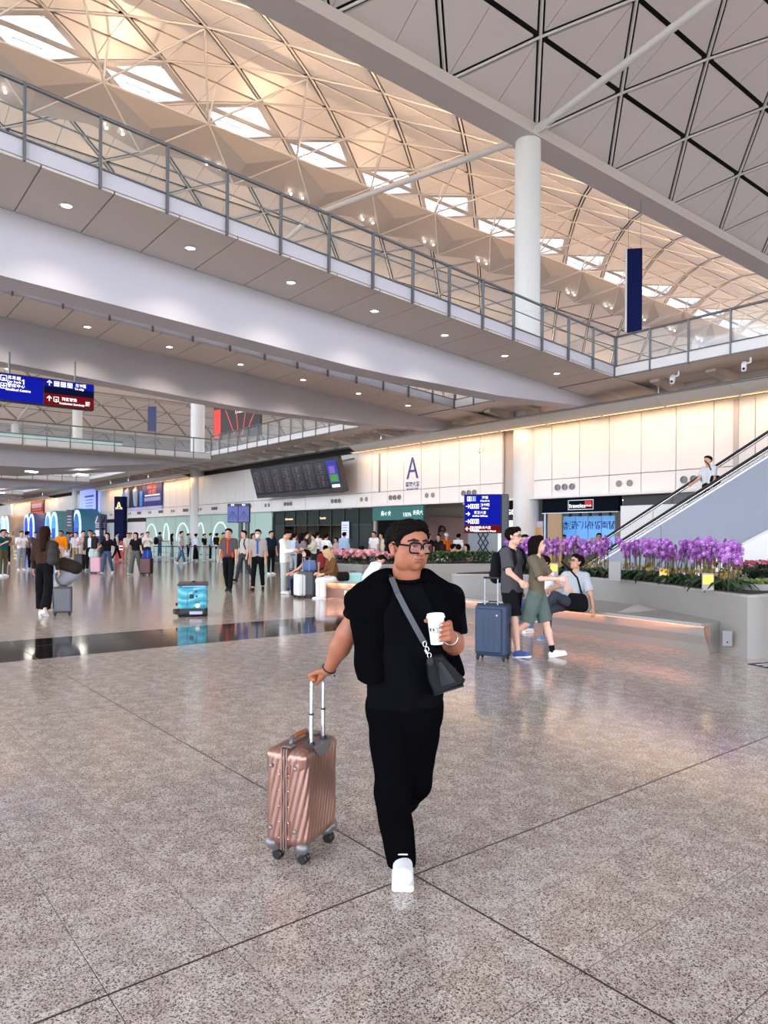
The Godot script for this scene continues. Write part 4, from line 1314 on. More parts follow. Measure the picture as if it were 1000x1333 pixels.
	obj("blue_panel", bx(Vector3(0, cy + 5 * s, -0.02), Vector3(45 * s / c, 39 * s, 0.03)), blue, t)
	obj("maroon_panel", bx(Vector3(0, cy - 19.5 * s, -0.02), Vector3(45 * s / c, 9.5 * s, 0.03)), maroon, t)
	var rows := [["機場", "Check-in"], ["洗手間", "Toilets"], ["航空大堂", "Airline Offices"], ["", ""], ["美食大堂", "Restaurants & Shops"]]
	for k in 5:
		var y: float = cy + (19.5 - k * 9.8) * s
		if k > 0:
			arrow(-90 if k < 4 else 90, 6 * s, wh, t, Vector3(X.call(606.5), y, 0.002))
		if k in [0, 1, 3, 4]:
			for q in 2:
				var x: float = X.call(612.0 + q * 6.0 - (4.0 if k == 0 else 0.0))
				obj("picture_mark", mb().add(frame_rect(5.2 * s, 6 * s, 0.6 * s, 0.004), Transform3D(Basis(), Vector3(x, y, 0.002))).box(Vector3(x, y, 0.002), Vector3(1.8 * s, 4 * s, 0.004)), glow(Color(0.2, 0.6, 0.9), 1.0) if k == 0 and q == 1 else wh, t)
		if rows[k][0] != "":
			strokes(rows[k][0], 3.9 * s, wh, t, Vector3(X.call(628.0 if k != 2 else 622.0), y + 1.8 * s, 0.002))
			write(rows[k][1], 2.1 * s, wh, t, Vector3(X.call(628.0 if k != 2 else 622.0), y - 2.8 * s, 0.002), 0, true)
	# letter A pylon on the left
	d = 45.0
	s = d / F
	t = thing("letter_pylon", "dark blue pylon with yellow letter A and red foot in the crowd", "sign", at(157, d, 0), face(-12))
	obj("upper_body", rb(Vector3(0, 2.6, 0), Vector3(14.4 * s, 2.8, 0.4), 0.03), mat(Color("101740"), 0.5, 0.0, {"metallic_specular": 0.15}), t)
	obj("red_foot", rb(Vector3(0.08, 0.6, 0), Vector3(14.0 * s, 1.2, 0.42), 0.03), hexm("b5161d", 0.4), t)
	write("A", 7.5 * s, ye, t, Vector3(0, hat(660, d), 0.21), 0, true)
	strokes("接機大堂", 2.6 * s, wh, t, Vector3(0, hat(664, d), 0.21))
	obj("printed_line", bx(Vector3(0.1, 0.85, 0.22), Vector3(0.36, 0.06, 0.01)).box(Vector3(0.1, 0.65, 0.22), Vector3(0.42, 0.06, 0.01)), wh, t)
	# departure board, leaning out from the wall
	var z0 := -35.2
	var z1 := -26.8
	t = thing("departure_board", "long black flight information board with tiny coloured text, tilted off the wall", "display board", Vector3(18.85, 4.47, (z0 + z1) / 2))
	t.rotation = Vector3(0, -PI / 2, 0)
	var tilt := Basis(Vector3.RIGHT, 0.28)
	var tex := dots_tex(512, 100, Color("08070b"), func(im: Image) -> void:
		var r := RandomNumberGenerator.new()
		r.seed = 11
		for col in 7:
			for row in 15:
				var y := 5 + row * 6
				var x := 6 + col * 73
				var kinds := [["7d78a8", 0, 12], ["8a6a3a", 15, 3], ["9a98a4", 20, 16], ["5f5aa0", 38, 8], ["a05a3a", 48, 7]]
				for kd in kinds:
					for q in kd[2]:
						if r.randf() < 0.62:
							im.fill_rect(Rect2i(x + kd[1] + q, y + r.randi() % 2, 1, 2), Color(kd[0]).darkened(r.randf() * 0.4))
		)
	obj("casing", rb(Vector3(0, 0, -0.16), Vector3(z1 - z0, 1.66, 0.28), 0.03, tilt), hexm("3c3c3e", 0.5), t)
	var half := (z1 - z0) / 2
	var bq := func(xa: float, xb: float, ya: float, yb: float, dz: float) -> MB:
		return mb().quad4(tilt * Vector3(xa, ya, dz), tilt * Vector3(xb, ya, dz), tilt * Vector3(xb, yb, dz), tilt * Vector3(xa, yb, dz))
	obj("display_screen", bq.call(-half + 0.14, half - 0.95, -0.66, 0.66, 0.012), screen(tex, 1.3), t)
	obj("picture_screen", bq.call(half - 0.95, half - 0.12, -0.4, 0.66, 0.012), glow(Color(0.1, 0.12, 0.5), 0.9, Color("2b3a8c")), t)
	obj("picture_patch", bq.call(half - 0.85, half - 0.2, -0.35, 0.0, 0.016), glow(Color(0.15, 0.4, 0.12), 0.8, Color("4f8a3a")), t)
	obj("picture_patch", bq.call(half - 0.8, half - 0.35, 0.05, 0.4, 0.016), glow(Color(0.35, 0.2, 0.5), 0.8, Color("8060a8")), t)
	obj("clock_digits", bq.call(half - 0.85, half - 0.2, -0.62, -0.48, 0.016), glow(Color.WHITE, 0.9), t)
	for s2 in [-1, 1]:
		obj("bracket", mb().tube([Vector3(s2 * half * 0.9, 0.6, -0.3), Vector3(s2 * half * 0.9, 0.8, -1.1)], 0.05, 8), M.steel, t)
	# pair of screens on two legs
	d = 30.0
	s = d / F
	t = thing("screen_stand", "pair of blue information screens on two dark posts before the green glass", "screen", at(310, d), face(-20))
	for k in 2:
		var x := (-8.3 + 16.6 * k) * s
		obj("screen_case", rb(Vector3(x, hat(669, d), -0.05), Vector3(16.4 * s, 25 * s, 0.1), 0.01), M.black, t)
		obj("screen_face", bx(Vector3(x, hat(670.5, d), 0.005), Vector3(15.6 * s, 20 * s, 0.01)), glow(Color(0.2, 0.22, 0.5), 0.4, Color("4a4f86")), t)
		obj("screen_header", bx(Vector3(x, hat(658.5, d), 0.005), Vector3(15.6 * s, 3.6 * s, 0.01)), glow(Color(0.03, 0.05, 0.3), 0.4, Color("111844")), t)
		strokes("航空", 2.6 * s, wh, t, Vector3(x, hat(658.5, d), 0.012))
		for q in 3:
			obj("map_line", bx(Vector3(x + (q - 1) * 3.4 * s, hat(672, d), 0.012), Vector3(1.1 * s, 11 * s, 0.004), Basis(Vector3.BACK, (q - 1) * 0.5)), hexm("3a3f78"), t)
		obj("post", rb(Vector3((2.0 + 10 * k) * s, hat(681, d) / 2, -0.1), Vector3(5.4 * s, hat(681, d), 0.12), 0.02), hexm("3b3e42", 0.4, 0.3), t)
	# hanging blue banners in the upper concourse
	d = 30.0
	t = thing("hanging_banner", "tall dark blue banner hung from the roof behind the gallery balustrade", "banner", at(824, d, 0), face(-10))
	obj("banner_board", rb(Vector3(0, hat(376, d), 0), Vector3(0.62, 108 * d / F, 0.12), 0.01), mat(Color("121b4a"), 0.5, 0.0, {"metallic_specular": 0.15}), t)
	obj("edge_strip", bx(Vector3(-0.34, hat(376, d), 0.0), Vector3(0.06, 108 * d / F, 0.13)), M.white, t)
	for e in [-1, 1]:
		obj("wire", mb().tube([Vector3(e * 0.25, hat(322, d), 0), Vector3(e * 0.25, 19.5, 0)], 0.008, 4), M.steel, t)
	d = 55.0
	t = thing("hanging_banner", "small distant dark blue banner above the far footbridge railing", "banner", at(197, d, 0), face(-10))
	obj("banner_board", rb(Vector3(0, hat(547, d), 0), Vector3(0.68, 1.9, 0.1), 0.01), hexm("17225c", 0.45), t)
	for e in [-1, 1]:
		obj("wire", mb().tube([Vector3(e * 0.25, hat(533, d), 0), Vector3(e * 0.25, 18.0, 0)], 0.01, 4), M.steel, t)
	# dark red advertisement behind the railing of the level bridge
	t = thing("advertising_screen", "dark advertising screen with red glow behind the gallery railing", "screen", at(308, 46, 0), face(-38))
	obj("screen_board", bx(Vector3(0, hat(548, 46), 0), Vector3(4.6, 2.3, 0.15)), glow(Color(0.03, 0.01, 0.02), 0.6, Color("1c0f14")), t)
	obj("red_patch", bx(Vector3(-1.9, hat(550, 46), 0.09), Vector3(0.7, 1.9, 0.01)), glow(Color(0.75, 0.12, 0.1), 0.8, Color("b0302a")), t)
	for k in 4:
		obj("red_streak", bx(Vector3(-0.6 + k * 0.7, hat(550, 46), 0.09), Vector3(0.06, 1.9, 0.01), Basis(Vector3.BACK, 0.5 - k * 0.35)), glow(Color(0.8, 0.2, 0.15), 0.8, Color("b85048")), t)
	for e in [-1, 1]:
		obj("post", bx(Vector3(e * 2.0, hat(548, 46) - 1.6, -0.05), Vector3(0.12, 1.4, 0.1)), M.rail, t)
	write("STAR", 0.25, wh, t, Vector3(0.3, hat(537, 46), 0.09), 0, true)
	# cctv cameras and aerials
	for q in [[877.0, 490.0, "white box camera left of the forked pole under the gallery"], [970.0, 475.0, "white box camera at the right edge under the gallery"]]:
		d = onx(q[0], 17.8)
		t = thing("camera", q[2], "camera", at(q[0], d, 0) + Vector3(0, 5.82, 0), face(-30))
		obj("mount", mb().tube([Vector3(0.1, 0.2, 0), Vector3(0.1, 0.08, 0), Vector3(0, 0.06, 0)], 0.025, 8), M.print, t)
		obj("camera_body", rb(Vector3(-0.04, -0.02, 0.06), Vector3(0.11, 0.18, 0.3), 0.02, Basis(Vector3.RIGHT, 0.5)), M.print, t)
		obj("camera_lens", mb().lathe([Vector2(0, 0), Vector2(0.03, 0), Vector2(0.03, 0.03), Vector2(0, 0.03)], 10, Transform3D(Basis(Vector3.RIGHT, 2.0), Vector3(-0.04, -0.1, 0.2))), M.black, t)
	d = onx(624, 19.6)
	t = thing("aerial", "small white twin aerial fixed to the wall panels above the direction sign", "aerial", at(624, d, 0) + Vector3(0, hat(583, d), 0), face(-30))
	for e in [-1, 1]:
		obj("aerial_box", rb(Vector3(e * 0.11, 0.05, 0), Vector3(0.11, 0.36, 0.08), 0.02, Basis(Vector3.BACK, -e * 0.25)), M.print, t)
	obj("arm", mb().tube([Vector3(0, -0.2, 0), Vector3(0, 0, -0.05), Vector3(0, 0, -0.3)], 0.025, 6), M.chrome, t)

# ---------- escalator along the wall ----------
func escalator() -> void:
	var t := thing("escalator", "escalator with glass balustrades and grey blue side cladding rising to the right", "escalator", Vector3.ZERO)
	var sl := 0.575
	var ang := atan(sl)
	var zb := -12.6
	var H := func(z: float) -> float: return 4.03 + (z + 7.14) * sl          # handrail height
	var ze := 2.0
	var cl := mat(Color("8d93a0"), 0.45)
	for x in [16.85, 18.2]:
		var near: bool = x < 17
		var o := -0.4 if near else 0.48
		# cladding: a sloping parallelogram down to the floor side
		var c := mb().hexa([Vector3(x, maxf(0.0, H.call(zb) - 2.6), zb), Vector3(x + 0.12, maxf(0.0, H.call(zb) - 2.6), zb), Vector3(x + 0.12, 0.0, zb + 0.6), Vector3(x, 0.0, zb + 0.6), Vector3(x, H.call(zb) - 0.64, zb), Vector3(x + 0.12, H.call(zb) - 0.64, zb), Vector3(x + 0.12, H.call(zb + 0.6) - 0.64, zb + 0.6), Vector3(x, H.call(zb + 0.6) - 0.64, zb + 0.6)])
		var zz := zb
		var n := 5
		for k in n:
			var a := lerpf(zb, ze, float(k) / n)
			var b := lerpf(zb, ze, float(k + 1) / n) - 0.012
			var la := maxf(0.0, H.call(a) - 3.35)
			var lb := maxf(0.0, H.call(b) - 3.35)
			obj("side_cladding", mb().hexa([Vector3(x, lb, b), Vector3(x + 0.1, lb, b), Vector3(x + 0.1, la, a), Vector3(x, la, a), Vector3(x, H.call(b) - 0.64, b), Vector3(x + 0.1, H.call(b) - 0.64, b), Vector3(x + 0.1, H.call(a) - 0.64, a), Vector3(x, H.call(a) - 0.64, a)]), cl, t)
		var L := func(y: float, z: float) -> Vector3: return Vector3(x + 0.05, H.call(z) + y, z)
		obj("handrail", mb().tube([Vector3(x + 0.05, H.call(zb) + o - 0.3, zb + 0.02), Vector3(x + 0.05, H.call(zb) + o - 0.24, zb - 0.2), Vector3(x + 0.05, H.call(zb) + o - 0.06, zb - 0.2), L.call(o, zb), L.call(o, ze)], 0.04, 10), M.black, t)
		obj("handrail_track", mb().tube([L.call(o - 0.055, zb), L.call(o - 0.055, ze)], 0.028, 8), M.chrome, t)
		obj("deck_strip", mb().tube([L.call(-0.62, zb), L.call(-0.62, ze)], 0.05, 8), M.print, t)
		obj("skirt_strip", mb().tube([L.call(-0.54, zb) + Vector3(0.1, 0, 0), L.call(-0.54, ze) + Vector3(0.1, 0, 0)], 0.03, 8), M.black, t)
		obj("skirt_strip", mb().tube([L.call(-0.56, zb) - Vector3(0.05, 0, 0), L.call(-0.56, ze) - Vector3(0.05, 0, 0)], 0.022, 8), M.chrome, t)
		for k in (0 if near else 6):
			var a := lerpf(zb, ze, k / 6.0) + 0.02
			var b := lerpf(zb, ze, (k + 1) / 6.0) - 0.02
			obj("glass_pane", mb().quad4(L.call(-0.55, a), L.call(-0.55, b), L.call(o - 0.06, b), L.call(o - 0.06, a)), mat(Color(0.85, 0.9, 0.9, 0.12), 0.1, 0.0, {"transparency": BaseMaterial3D.TRANSPARENCY_ALPHA, "metallic_specular": 0.0}), t)
	# steps
	for k in 44:
		var z := zb + 0.3 + k * 0.33
		var y: float = H.call(z) - 1.0
		if y < 0.02:
			continue
		obj("step", rb(Vector3(17.58, y - 0.1, z), Vector3(1.15, 0.2, 0.36), 0.01), hexm("4a4b4d", 0.4, 0.5), t)
	obj("truss_soffit", mb().hexa([Vector3(16.9, 0.0, zb + 3.2), Vector3(18.3, 0.0, zb + 3.2), Vector3(18.3, 0.0, zb + 3.0), Vector3(16.9, 0.0, zb + 3.0), Vector3(16.9, H.call(ze) - 3.3, ze), Vector3(18.3, H.call(ze) - 3.3, ze), Vector3(18.3, H.call(ze) - 3.4, ze), Vector3(16.9, H.call(ze) - 3.4, ze)]), M.white, t)
	# white panelled enclosure under the rising flight
	var e := thing("stair_enclosure", "white panelled block under the rising end of the escalator", "enclosure", Vector3.ZERO)
	for k in 8:
		var a := -9.3 + k * 1.2
		var ya := maxf(0.05, (a + 10.2) * 0.55)
		var yb := (a + 1.18 + 10.2) * 0.55
		obj("panel", mb().hexa([Vector3(16.72, 0, a + 1.18), Vector3(16.8, 0, a + 1.18), Vector3(16.8, 0, a), Vector3(16.72, 0, a), Vector3(16.72, yb, a + 1.18), Vector3(16.8, yb, a + 1.18), Vector3(16.8, ya, a), Vector3(16.72, ya, a)]), M.panel, e)
	obj("capping", mb().tube([Vector3(16.74, 0.5, -9.3), Vector3(16.74, (0.3 + 10.2) * 0.55, 0.3)], 0.035, 6), M.white, e)

# ---------- planters, benches, plants ----------
func bezier(pts: Array, n: int) -> PackedVector2Array:
	var c := Curve2D.new()
	for i in pts.size():
		var a: Vector2 = pts[maxi(i - 1, 0)]
		var b: Vector2 = pts[mini(i + 1, pts.size() - 1)]
		var t := (b - a) / 6.0
		c.add_point(pts[i], -t, t)
	c.bake_interval = 0.05
	var o := PackedVector2Array()
	for i in n + 1:
		o.append(c.sample_baked(c.get_baked_length() * i / n, true))
	return o
func inset(poly: PackedVector2Array, by: float) -> PackedVector2Array:
	var r := Geometry2D.offset_polygon(poly, -by, Geometry2D.JOIN_MITER)
	return r[0] if r.size() else poly
func planter(label: String, poly: PackedVector2Array, h: float) -> Node3D:
	var t := thing("planter", label, "planter")
	obj("wall", mb().prism(poly, 0.0, h - 0.03, Transform3D(), true), M.conc, t)
	var rim := mb()
	var inn := inset(poly, 0.1)
	var out2 := Geometry2D.offset_polygon(poly, 0.012, Geometry2D.JOIN_ROUND)
	rim.prism(out2[0], h - 0.03, h, Transform3D(), true)
	obj("rim", rim, hexm("a5a099", 0.4), t)
	obj("soil", mb().prism(inn, h, h + 0.012), hexm("2f251d", 0.95), t)
	return t
func leaf(m: MB, at0: Vector3, dir: Vector3, ln: float, w: float, droop: float) -> void:
	var side := dir.cross(Vector3.UP).normalized() * w
	var p := [at0]
	var up := Vector3(0, 0.35 * ln, 0)
	p.append(at0 + dir * ln * 0.4 + up * 0.9)
	p.append(at0 + dir * ln * 0.75 + up * (1.0 - droop))
	p.append(at0 + dir * ln + up * (0.8 - droop * 2.2))
	var ws := [0.25, 1.0, 0.8, 0.02]
	for i in 3:
		for s in [-1, 1]:
			var a: Vector3 = p[i]
			var b: Vector3 = p[i + 1]
			var lift := Vector3(0, w * 0.25, 0)
			var q := [a, b, b + side * s * ws[i + 1] + lift, a + side * s * ws[i] + lift]
			if s > 0: q.reverse()
			m.quad(q[0], q[1], q[2], q[3])
			m.quad(q[3] - Vector3(0, 0.003, 0), q[2] - Vector3(0, 0.003, 0), q[1] - Vector3(0, 0.003, 0), q[0] - Vector3(0, 0.003, 0))
func flower(m: MB, c: Vector3, nrm: Vector3, r: float, roll: float) -> void:
	var u := nrm.cross(Vector3.UP).normalized()
	var w := u.cross(nrm)
	for k in 5:
		var a := roll + TAU * k / 5.0
		var d := (u * cos(a) + w * sin(a))
		var e := (u * -sin(a) + w * cos(a))
		var wide := 0.62 if k in [1, 4] else 0.36
		var tip := c + d * r + nrm * r * 0.12
		var l := c + d * r * 0.6 + e * r * wide + nrm * r * 0.16
		var q := c + d * r * 0.6 - e * r * wide + nrm * r * 0.16
		m.dtri(c, q, tip); m.dtri(c, tip, l)
func orchid_kind(k: int) -> Node3D:
	var r := RandomNumberGenerator.new()
	r.seed = 40 + k
	var t := thing("orchid", "purple moth orchid in the row on the right planter", "orchid", Vector3.ZERO, 0, "purple orchids along the planter")
	var lf := mat(Color("2c4a26"), 0.45, 0.0, {"backlight_enabled": true, "backlight": Color(0.05, 0.09, 0.03)})
	var st := hexm("4a4a2a", 0.7)
	var pe := mat(Color("bd78c8"), 0.6, 0.0, {"backlight_enabled": true, "backlight": Color(0.3, 0.1, 0.3)})
	var lip := hexm("f3e9f1", 0.6)
	var pe2 := mat(Color("a95cb8"), 0.6, 0.0, {"backlight_enabled": true, "backlight": Color(0.25, 0.08, 0.25)})
	for i in 5:
		var a := TAU * i / 5.0 + r.randf() * 0.6
		var m := mb()
		leaf(m, Vector3(0, 0.02, 0), Vector3(cos(a), 0, sin(a)), 0.25 + r.randf() * 0.12, 0.05, 0.3 + r.randf() * 0.35)
		obj("leaf", m, lf, t)
	for s in 2:
		var lean := Vector3(r.randf_range(-0.1, 0.1), 0, r.randf_range(-0.1, 0.1))
		var off := Vector3((s - 0.5) * 0.09, 0, r.randf_range(-0.04, 0.04))
		var top := 0.56 + r.randf() * 0.13
		var bend := Vector3(r.randf_range(-1, 1), 0, r.randf_range(-1, 1)).normalized() * 0.12
		var pts := []
		for i in 7:
			var f := i / 6.0
			pts.append(off + lean * f + bend * f * f * f + Vector3(0, top * sin(f * 1.5), 0))
		obj("stem", mb().tube(pts, 0.006, 5), st, t)
		obj("stake", mb().tube([off, off + lean * 0.8 + Vector3(0, 0.45, 0)], 0.004, 4), hexm("7d6f3f"), t)
		var bl := mb()
		var lp := mb()
		for i in 9:
			var f := 0.48 + 0.52 * i / 8.0
			var p: Vector3 = off + lean * f + bend * f * f * f + Vector3(0, top * sin(f * 1.5), 0)
			var a := r.randf() * TAU
			var n := Vector3(cos(a), 0.15, sin(a)).normalized()
			var c := p + n * 0.045 + Vector3(0, r.randf_range(-0.02, 0.02), 0)
			flower(bl, c, n, r.randf_range(0.036, 0.046), r.randf())
			lp.tri(c + n * 0.012 + Vector3(0, 0.014, 0), c + n * 0.02 + n.cross(Vector3.UP) * 0.014, c + n * 0.02 - n.cross(Vector3.UP) * 0.014)
		obj("blossoms", bl, pe if s == 0 else pe2, t).set_meta("kind", "stuff")
		obj("blossom_lips", lp, lip, t).set_meta("kind", "stuff")
	var yl := mb()
	for i in 3:
		var a := r.randf() * TAU
		flower(yl, Vector3(0.07 * cos(a), 0.17 + 0.1 * r.randf(), 0.07 * sin(a)), Vector3(cos(a), 0.3, sin(a)).normalized(), 0.03, r.randf())
	obj("yellow_sprigs", yl, hexm("a08234", 0.7), t).set_meta("kind", "stuff")
	return t

func bench(label: String, front: PackedVector2Array, back: PackedVector2Array) -> void:
	# seat slab between a front and a back edge, set back base with a lit cove under the lip
	var t := thing("bench", label, "bench")
	var poly := front.duplicate()
	var b2 := back.duplicate(); b2.reverse()
	poly.append_array(b2)
	obj("seat", mb().prism(poly, 0.385, 0.43, Transform3D(), true), mat(Color("9f9a93"), 0.35, 0.0, {"clearcoat_enabled": true, "clearcoat": 0.2, "clearcoat_roughness": 0.2}), t)
	var n := front.size()
	var base := mb()
	var lamp := mb()
	for i in n - 1:
		var f0 := Vector3(front[i].x, 0, front[i].y)
		var f1 := Vector3(front[i + 1].x, 0, front[i + 1].y)
		var k0 := Vector3(back[mini(i, back.size() - 1)].x, 0, back[mini(i, back.size() - 1)].y)
		var k1 := Vector3(back[mini(i + 1, back.size() - 1)].x, 0, back[mini(i + 1, back.size() - 1)].y)
		var a0 := f0.lerp(k0, 0.05 / maxf(0.05, f0.distance_to(k0)))
		var a1 := f1.lerp(k1, 0.05 / maxf(0.05, f1.distance_to(k1)))
		var steps := [[0.0, 0.22], [0.12, 0.17], [0.25, 0.08], [0.37, 0.05]]
		for s in 3:
			var y0: float = steps[s][0]
			var y1: float = steps[s + 1][0]
			var p0 := f0.lerp(k0, minf(0.9, steps[s][1] / maxf(0.2, f0.distance_to(k0))))
			var p1 := f1.lerp(k1, minf(0.9, steps[s][1] / maxf(0.2, f1.distance_to(k1))))
			var r0 := f0.lerp(k0, minf(0.9, steps[s + 1][1] / maxf(0.2, f0.distance_to(k0))))
			var r1 := f1.lerp(k1, minf(0.9, steps[s + 1][1] / maxf(0.2, f1.distance_to(k1))))
			base.quad(p0 + Vector3(0, y0, 0), p1 + Vector3(0, y0, 0), r1 + Vector3(0, y1, 0), r0 + Vector3(0, y1, 0))
		lamp.box((a0 + a1) / 2 + Vector3(0, 0.378, 0), Vector3(0.02, 0.014, a0.distance_to(a1)), Basis(Vector3.UP, atan2((a1 - a0).x, (a1 - a0).z)))
	var core := PackedVector2Array()
	for i in n:
		core.append(front[i].lerp(back[i], minf(0.9, 0.22 / maxf(0.2, front[i].distance_to(back[i])))))
	for i in n:
		core.append(back[n - 1 - i])
	base.prism(core, 0.0, 0.385)
	obj("base", base, M.conc, t)
	obj("light_strip", lamp, glow(Color(1, 0.5, 0.28), 1.6), t)
	var m0 := front[n / 4]
	for i in 3:
		var j := int(n * (i + 0.5) / 3.0)
		area("bench_light", Vector3(front[j].x - 0.0, 0.37, front[j].y), Vector3(0.35, -1, 0), Vector2(front[0].distance_to(front[n - 1]) / 3.3, 0.03), Color(1, 0.56, 0.34), 0.22, Vector3.BACK)
	return

func planting() -> void:
	var fr := bezier([Vector2(9.55, -4.35), Vector2(10.3, -5.6), Vector2(10.95, -6.8), Vector2(11.2, -7.7), Vector2(11.1, -8.7), Vector2(10.6, -9.4), Vector2(9.95, -9.95)], 24)
	var poly := PackedVector2Array()
	poly.append_array(fr)
	for p in [[9.85, -10.1], [9.95, -10.25], [11.8, -10.4], [12.6, -9.4], [12.9, -7.7], [12.6, -6.2], [11.9, -4.9], [11.2, -4.2], [9.9, -4.12], [9.6, -4.17], [9.5, -4.24]]:
		poly.append(Vector2(p[0], p[1]))
	planter("long curved grey planter full of purple orchids behind the lit bench", poly, 0.84)
	# sloping shelf bench at its inside
	var bf := bezier([Vector2(9.3, -4.75), Vector2(9.42, -6.0), Vector2(9.45, -7.2), Vector2(9.45, -8.4), Vector2(9.4, -9.5)], 20)
	var bb := PackedVector2Array()
	for i in bf.size():
		var best := fr[0]
		var z := bf[i].y
		for k in fr.size() - 1:
			if (fr[k].y - z) * (fr[k + 1].y - z) <= 0.0:
				best = fr[k].lerp(fr[k + 1], (z - fr[k].y) / (fr[k + 1].y - fr[k].y))
		bb.append(best + Vector2(0.02, 0))
	bench("grey moulded bench with orange lit underside in front of the orchids", bf, bb)
	var arm := thing("bench_divider", "small raised curved divider on the seat of the lit bench", "armrest", Vector3(10.1, 0.43, -6.2))
	obj("wing", mb().grid(func(u: float, v: float) -> Vector3: return Vector3(-0.45 + 0.9 * u, 0.1 * sin(u * PI) * (1.0 - absf(v * 2 - 1)), 0.12 - 0.24 * v), 10, 6, 0.01), hexm("b9b5af", 0.4), arm)
	# socket plate at the end of the bench
	var sp := thing("socket_plate", "small steel socket plate on the planter wall beside the bench end", "socket", Vector3(9.5, 0.24, -4.5), -1.0)
	obj("plate", rb(Vector3.ZERO, Vector3(0.12, 0.2, 0.02), 0.004), M.grey, sp)
	obj("keyhole", mb().lathe([Vector2(0, 0), Vector2(0.012, 0), Vector2(0.012, 0.006), Vector2(0, 0.006)], 10, Transform3D(Basis(Vector3.RIGHT, PI / 2), Vector3(0, -0.05, 0.01))), M.black, sp)
	# orchids
	var row := bezier([Vector2(9.95, -4.65), Vector2(10.75, -5.8), Vector2(11.3, -6.9), Vector2(11.55, -7.8), Vector2(11.5, -8.8), Vector2(11.05, -9.6)], 60)
	var kinds := []
	for k in 4:
		kinds.append(orchid_kind(k))
	var n := 0
	for r2 in 3:
		for i in range(0, 61):
			if i % 3 != r2 and r2 > 0 or i % 2 != r2 % 2 and r2 == 0:
				continue
			var p := row[i] + Vector2(-0.1 + r2 * 0.24 + rng.randf_range(-0.05, 0.05), rng.randf_range(-0.05, 0.05))
			var q := Vector3(p.x, 0.85, p.y)
			var sx := q.dot(RT) / q.dot(FW) * F + CX
			if sx > 792 and sx < 808:
				continue
			var o: Node3D = kinds[n % 4]
			if n >= 4:
				o = o.duplicate()
				o.name = numbered(self, "orchid")
				add_child(o, true)
			o.position = q
			o.rotation.y = rng.randf() * TAU
			o.scale = Vector3.ONE * rng.randf_range(0.9, 1.12)
			n += 1
	# glowing lamp boxes among the orchids
	var wl := ["lit square lamp behind the seated man's head", "lit square lamp right of the middle of the orchids", "lit square lamp near the right end of the orchids"]
	var i := 0
	for q in [[722.0, 739.0, 13.4], [865.0, 744.0, 11.6], [922.0, 751.0, 9.9]]:
		var t := thing("lamp_box", wl[i], "lamp", at(q[0], q[2], 0.85), face(-20))
		obj("lamp_body", rb(Vector3(0, 0.12, 0), Vector3(0.15, 0.24, 0.1), 0.008), hexm("a9a59e"), t)
		obj("lamp_face", bx(Vector3(0, 0.15, 0.052), Vector3(0.13, 0.13, 0.006)), glow(Color(1, 0.72, 0.25), 0.8, Color("d8b050")), t)
		i += 1
	var gb := thing("grey_box", "grey square service box standing between the two orchid groups", "box", at(801, 12.2, 0.84), face(-20))
	obj("box_body", rb(Vector3(0, 0.16, 0), Vector3(0.2, 0.34, 0.2), 0.01), hexm("a5a29d", 0.5), gb)
	# planter behind with hedge and pink flowers
	poly = PackedVector2Array()
	for q in [[428.0, 19.2], [472.0, 18.2], [500.0, 18.5], [560.0, 19.0], [644.0, 19.6], [646.0, 21.4], [560.0, 21.2], [500.0, 20.8], [431.0, 21.2]]:
		var v := at(q[0], q[1])
		poly.append(Vector2(v.x, v.z))
	planter("grey planter with leafy hedge and pink flowers in the middle of the hall", poly, 0.84)
	bf = PackedVector2Array()
	bb = PackedVector2Array()
	for k in 13:
		var f := k / 12.0
		var v := at(lerpf(470.0, 422.0, f), lerpf(17.45, 18.15, f) - 0.12 * sin(PI * f))
		var w := at(lerpf(472.0, 428.0, f), lerpf(18.22, 19.22, f))
		bf.append(Vector2(v.x, v.z)); bb.append(Vector2(w.x, w.z))
	bench("grey bench with orange lit underside where the blonde person sits", bf, bb)
	var V := func(px: float, d: float) -> Vector2: return Vector2(at(px, d).x, at(px, d).z)
	var hd := thing("hedge", "dense dark green leafy hedge in the middle planter", "hedge", Vector3.ZERO)
	foliage(hd, "leaves", V.call(564, 19.6), V.call(642, 20.2), 0.38, 0.32, 1100, hexm("37552b", 0.5), 0.08, 21)
	foliage(hd, "young_leaves", V.call(564, 19.6), V.call(642, 20.2), 0.36, 0.34, 380, hexm("5d7d3c", 0.5), 0.065, 22)
	var pk := thing("flower_bed", "bed of pale pink flowers over dark leaves behind the blonde person", "flowers", Vector3.ZERO)
	foliage(pk, "leaves", V.call(436, 19.9), V.call(482, 19.2), 0.28, 0.2, 500, hexm("2f4527", 0.6), 0.06, 23)
	foliage(pk, "blossoms", V.call(436, 19.9), V.call(482, 19.2), 0.28, 0.32, 420, hexm("e9a9ae", 0.7), 0.055, 24, 0.12)
	var pk2 := thing("flower_bed", "small bed of pale pink flowers left of the leafy hedge", "flowers", Vector3.ZERO)
	foliage(pk2, "leaves", V.call(490, 19.1), V.call(512, 19.2), 0.25, 0.2, 220, hexm("2f4527", 0.6), 0.06, 25)
	foliage(pk2, "blossoms", V.call(490, 19.1), V.call(512, 19.2), 0.25, 0.28, 160, hexm("e9a9ae", 0.7), 0.055, 26, 0.12)
	# planters at the right edge
	poly = PackedVector2Array()
	for k in 24:
		poly.append(Vector2(13.6 + 1.5 * cos(TAU * k / 24.0), -5.7 + 1.0 * sin(TAU * k / 24.0)))
	planter("low round grey planter with red and pink flowers at the right edge", poly, 0.92)
	var rf := thing("flower_bed", "red and pink flowers over dark leaves in the round planter at the right edge", "flowers", Vector3.ZERO)
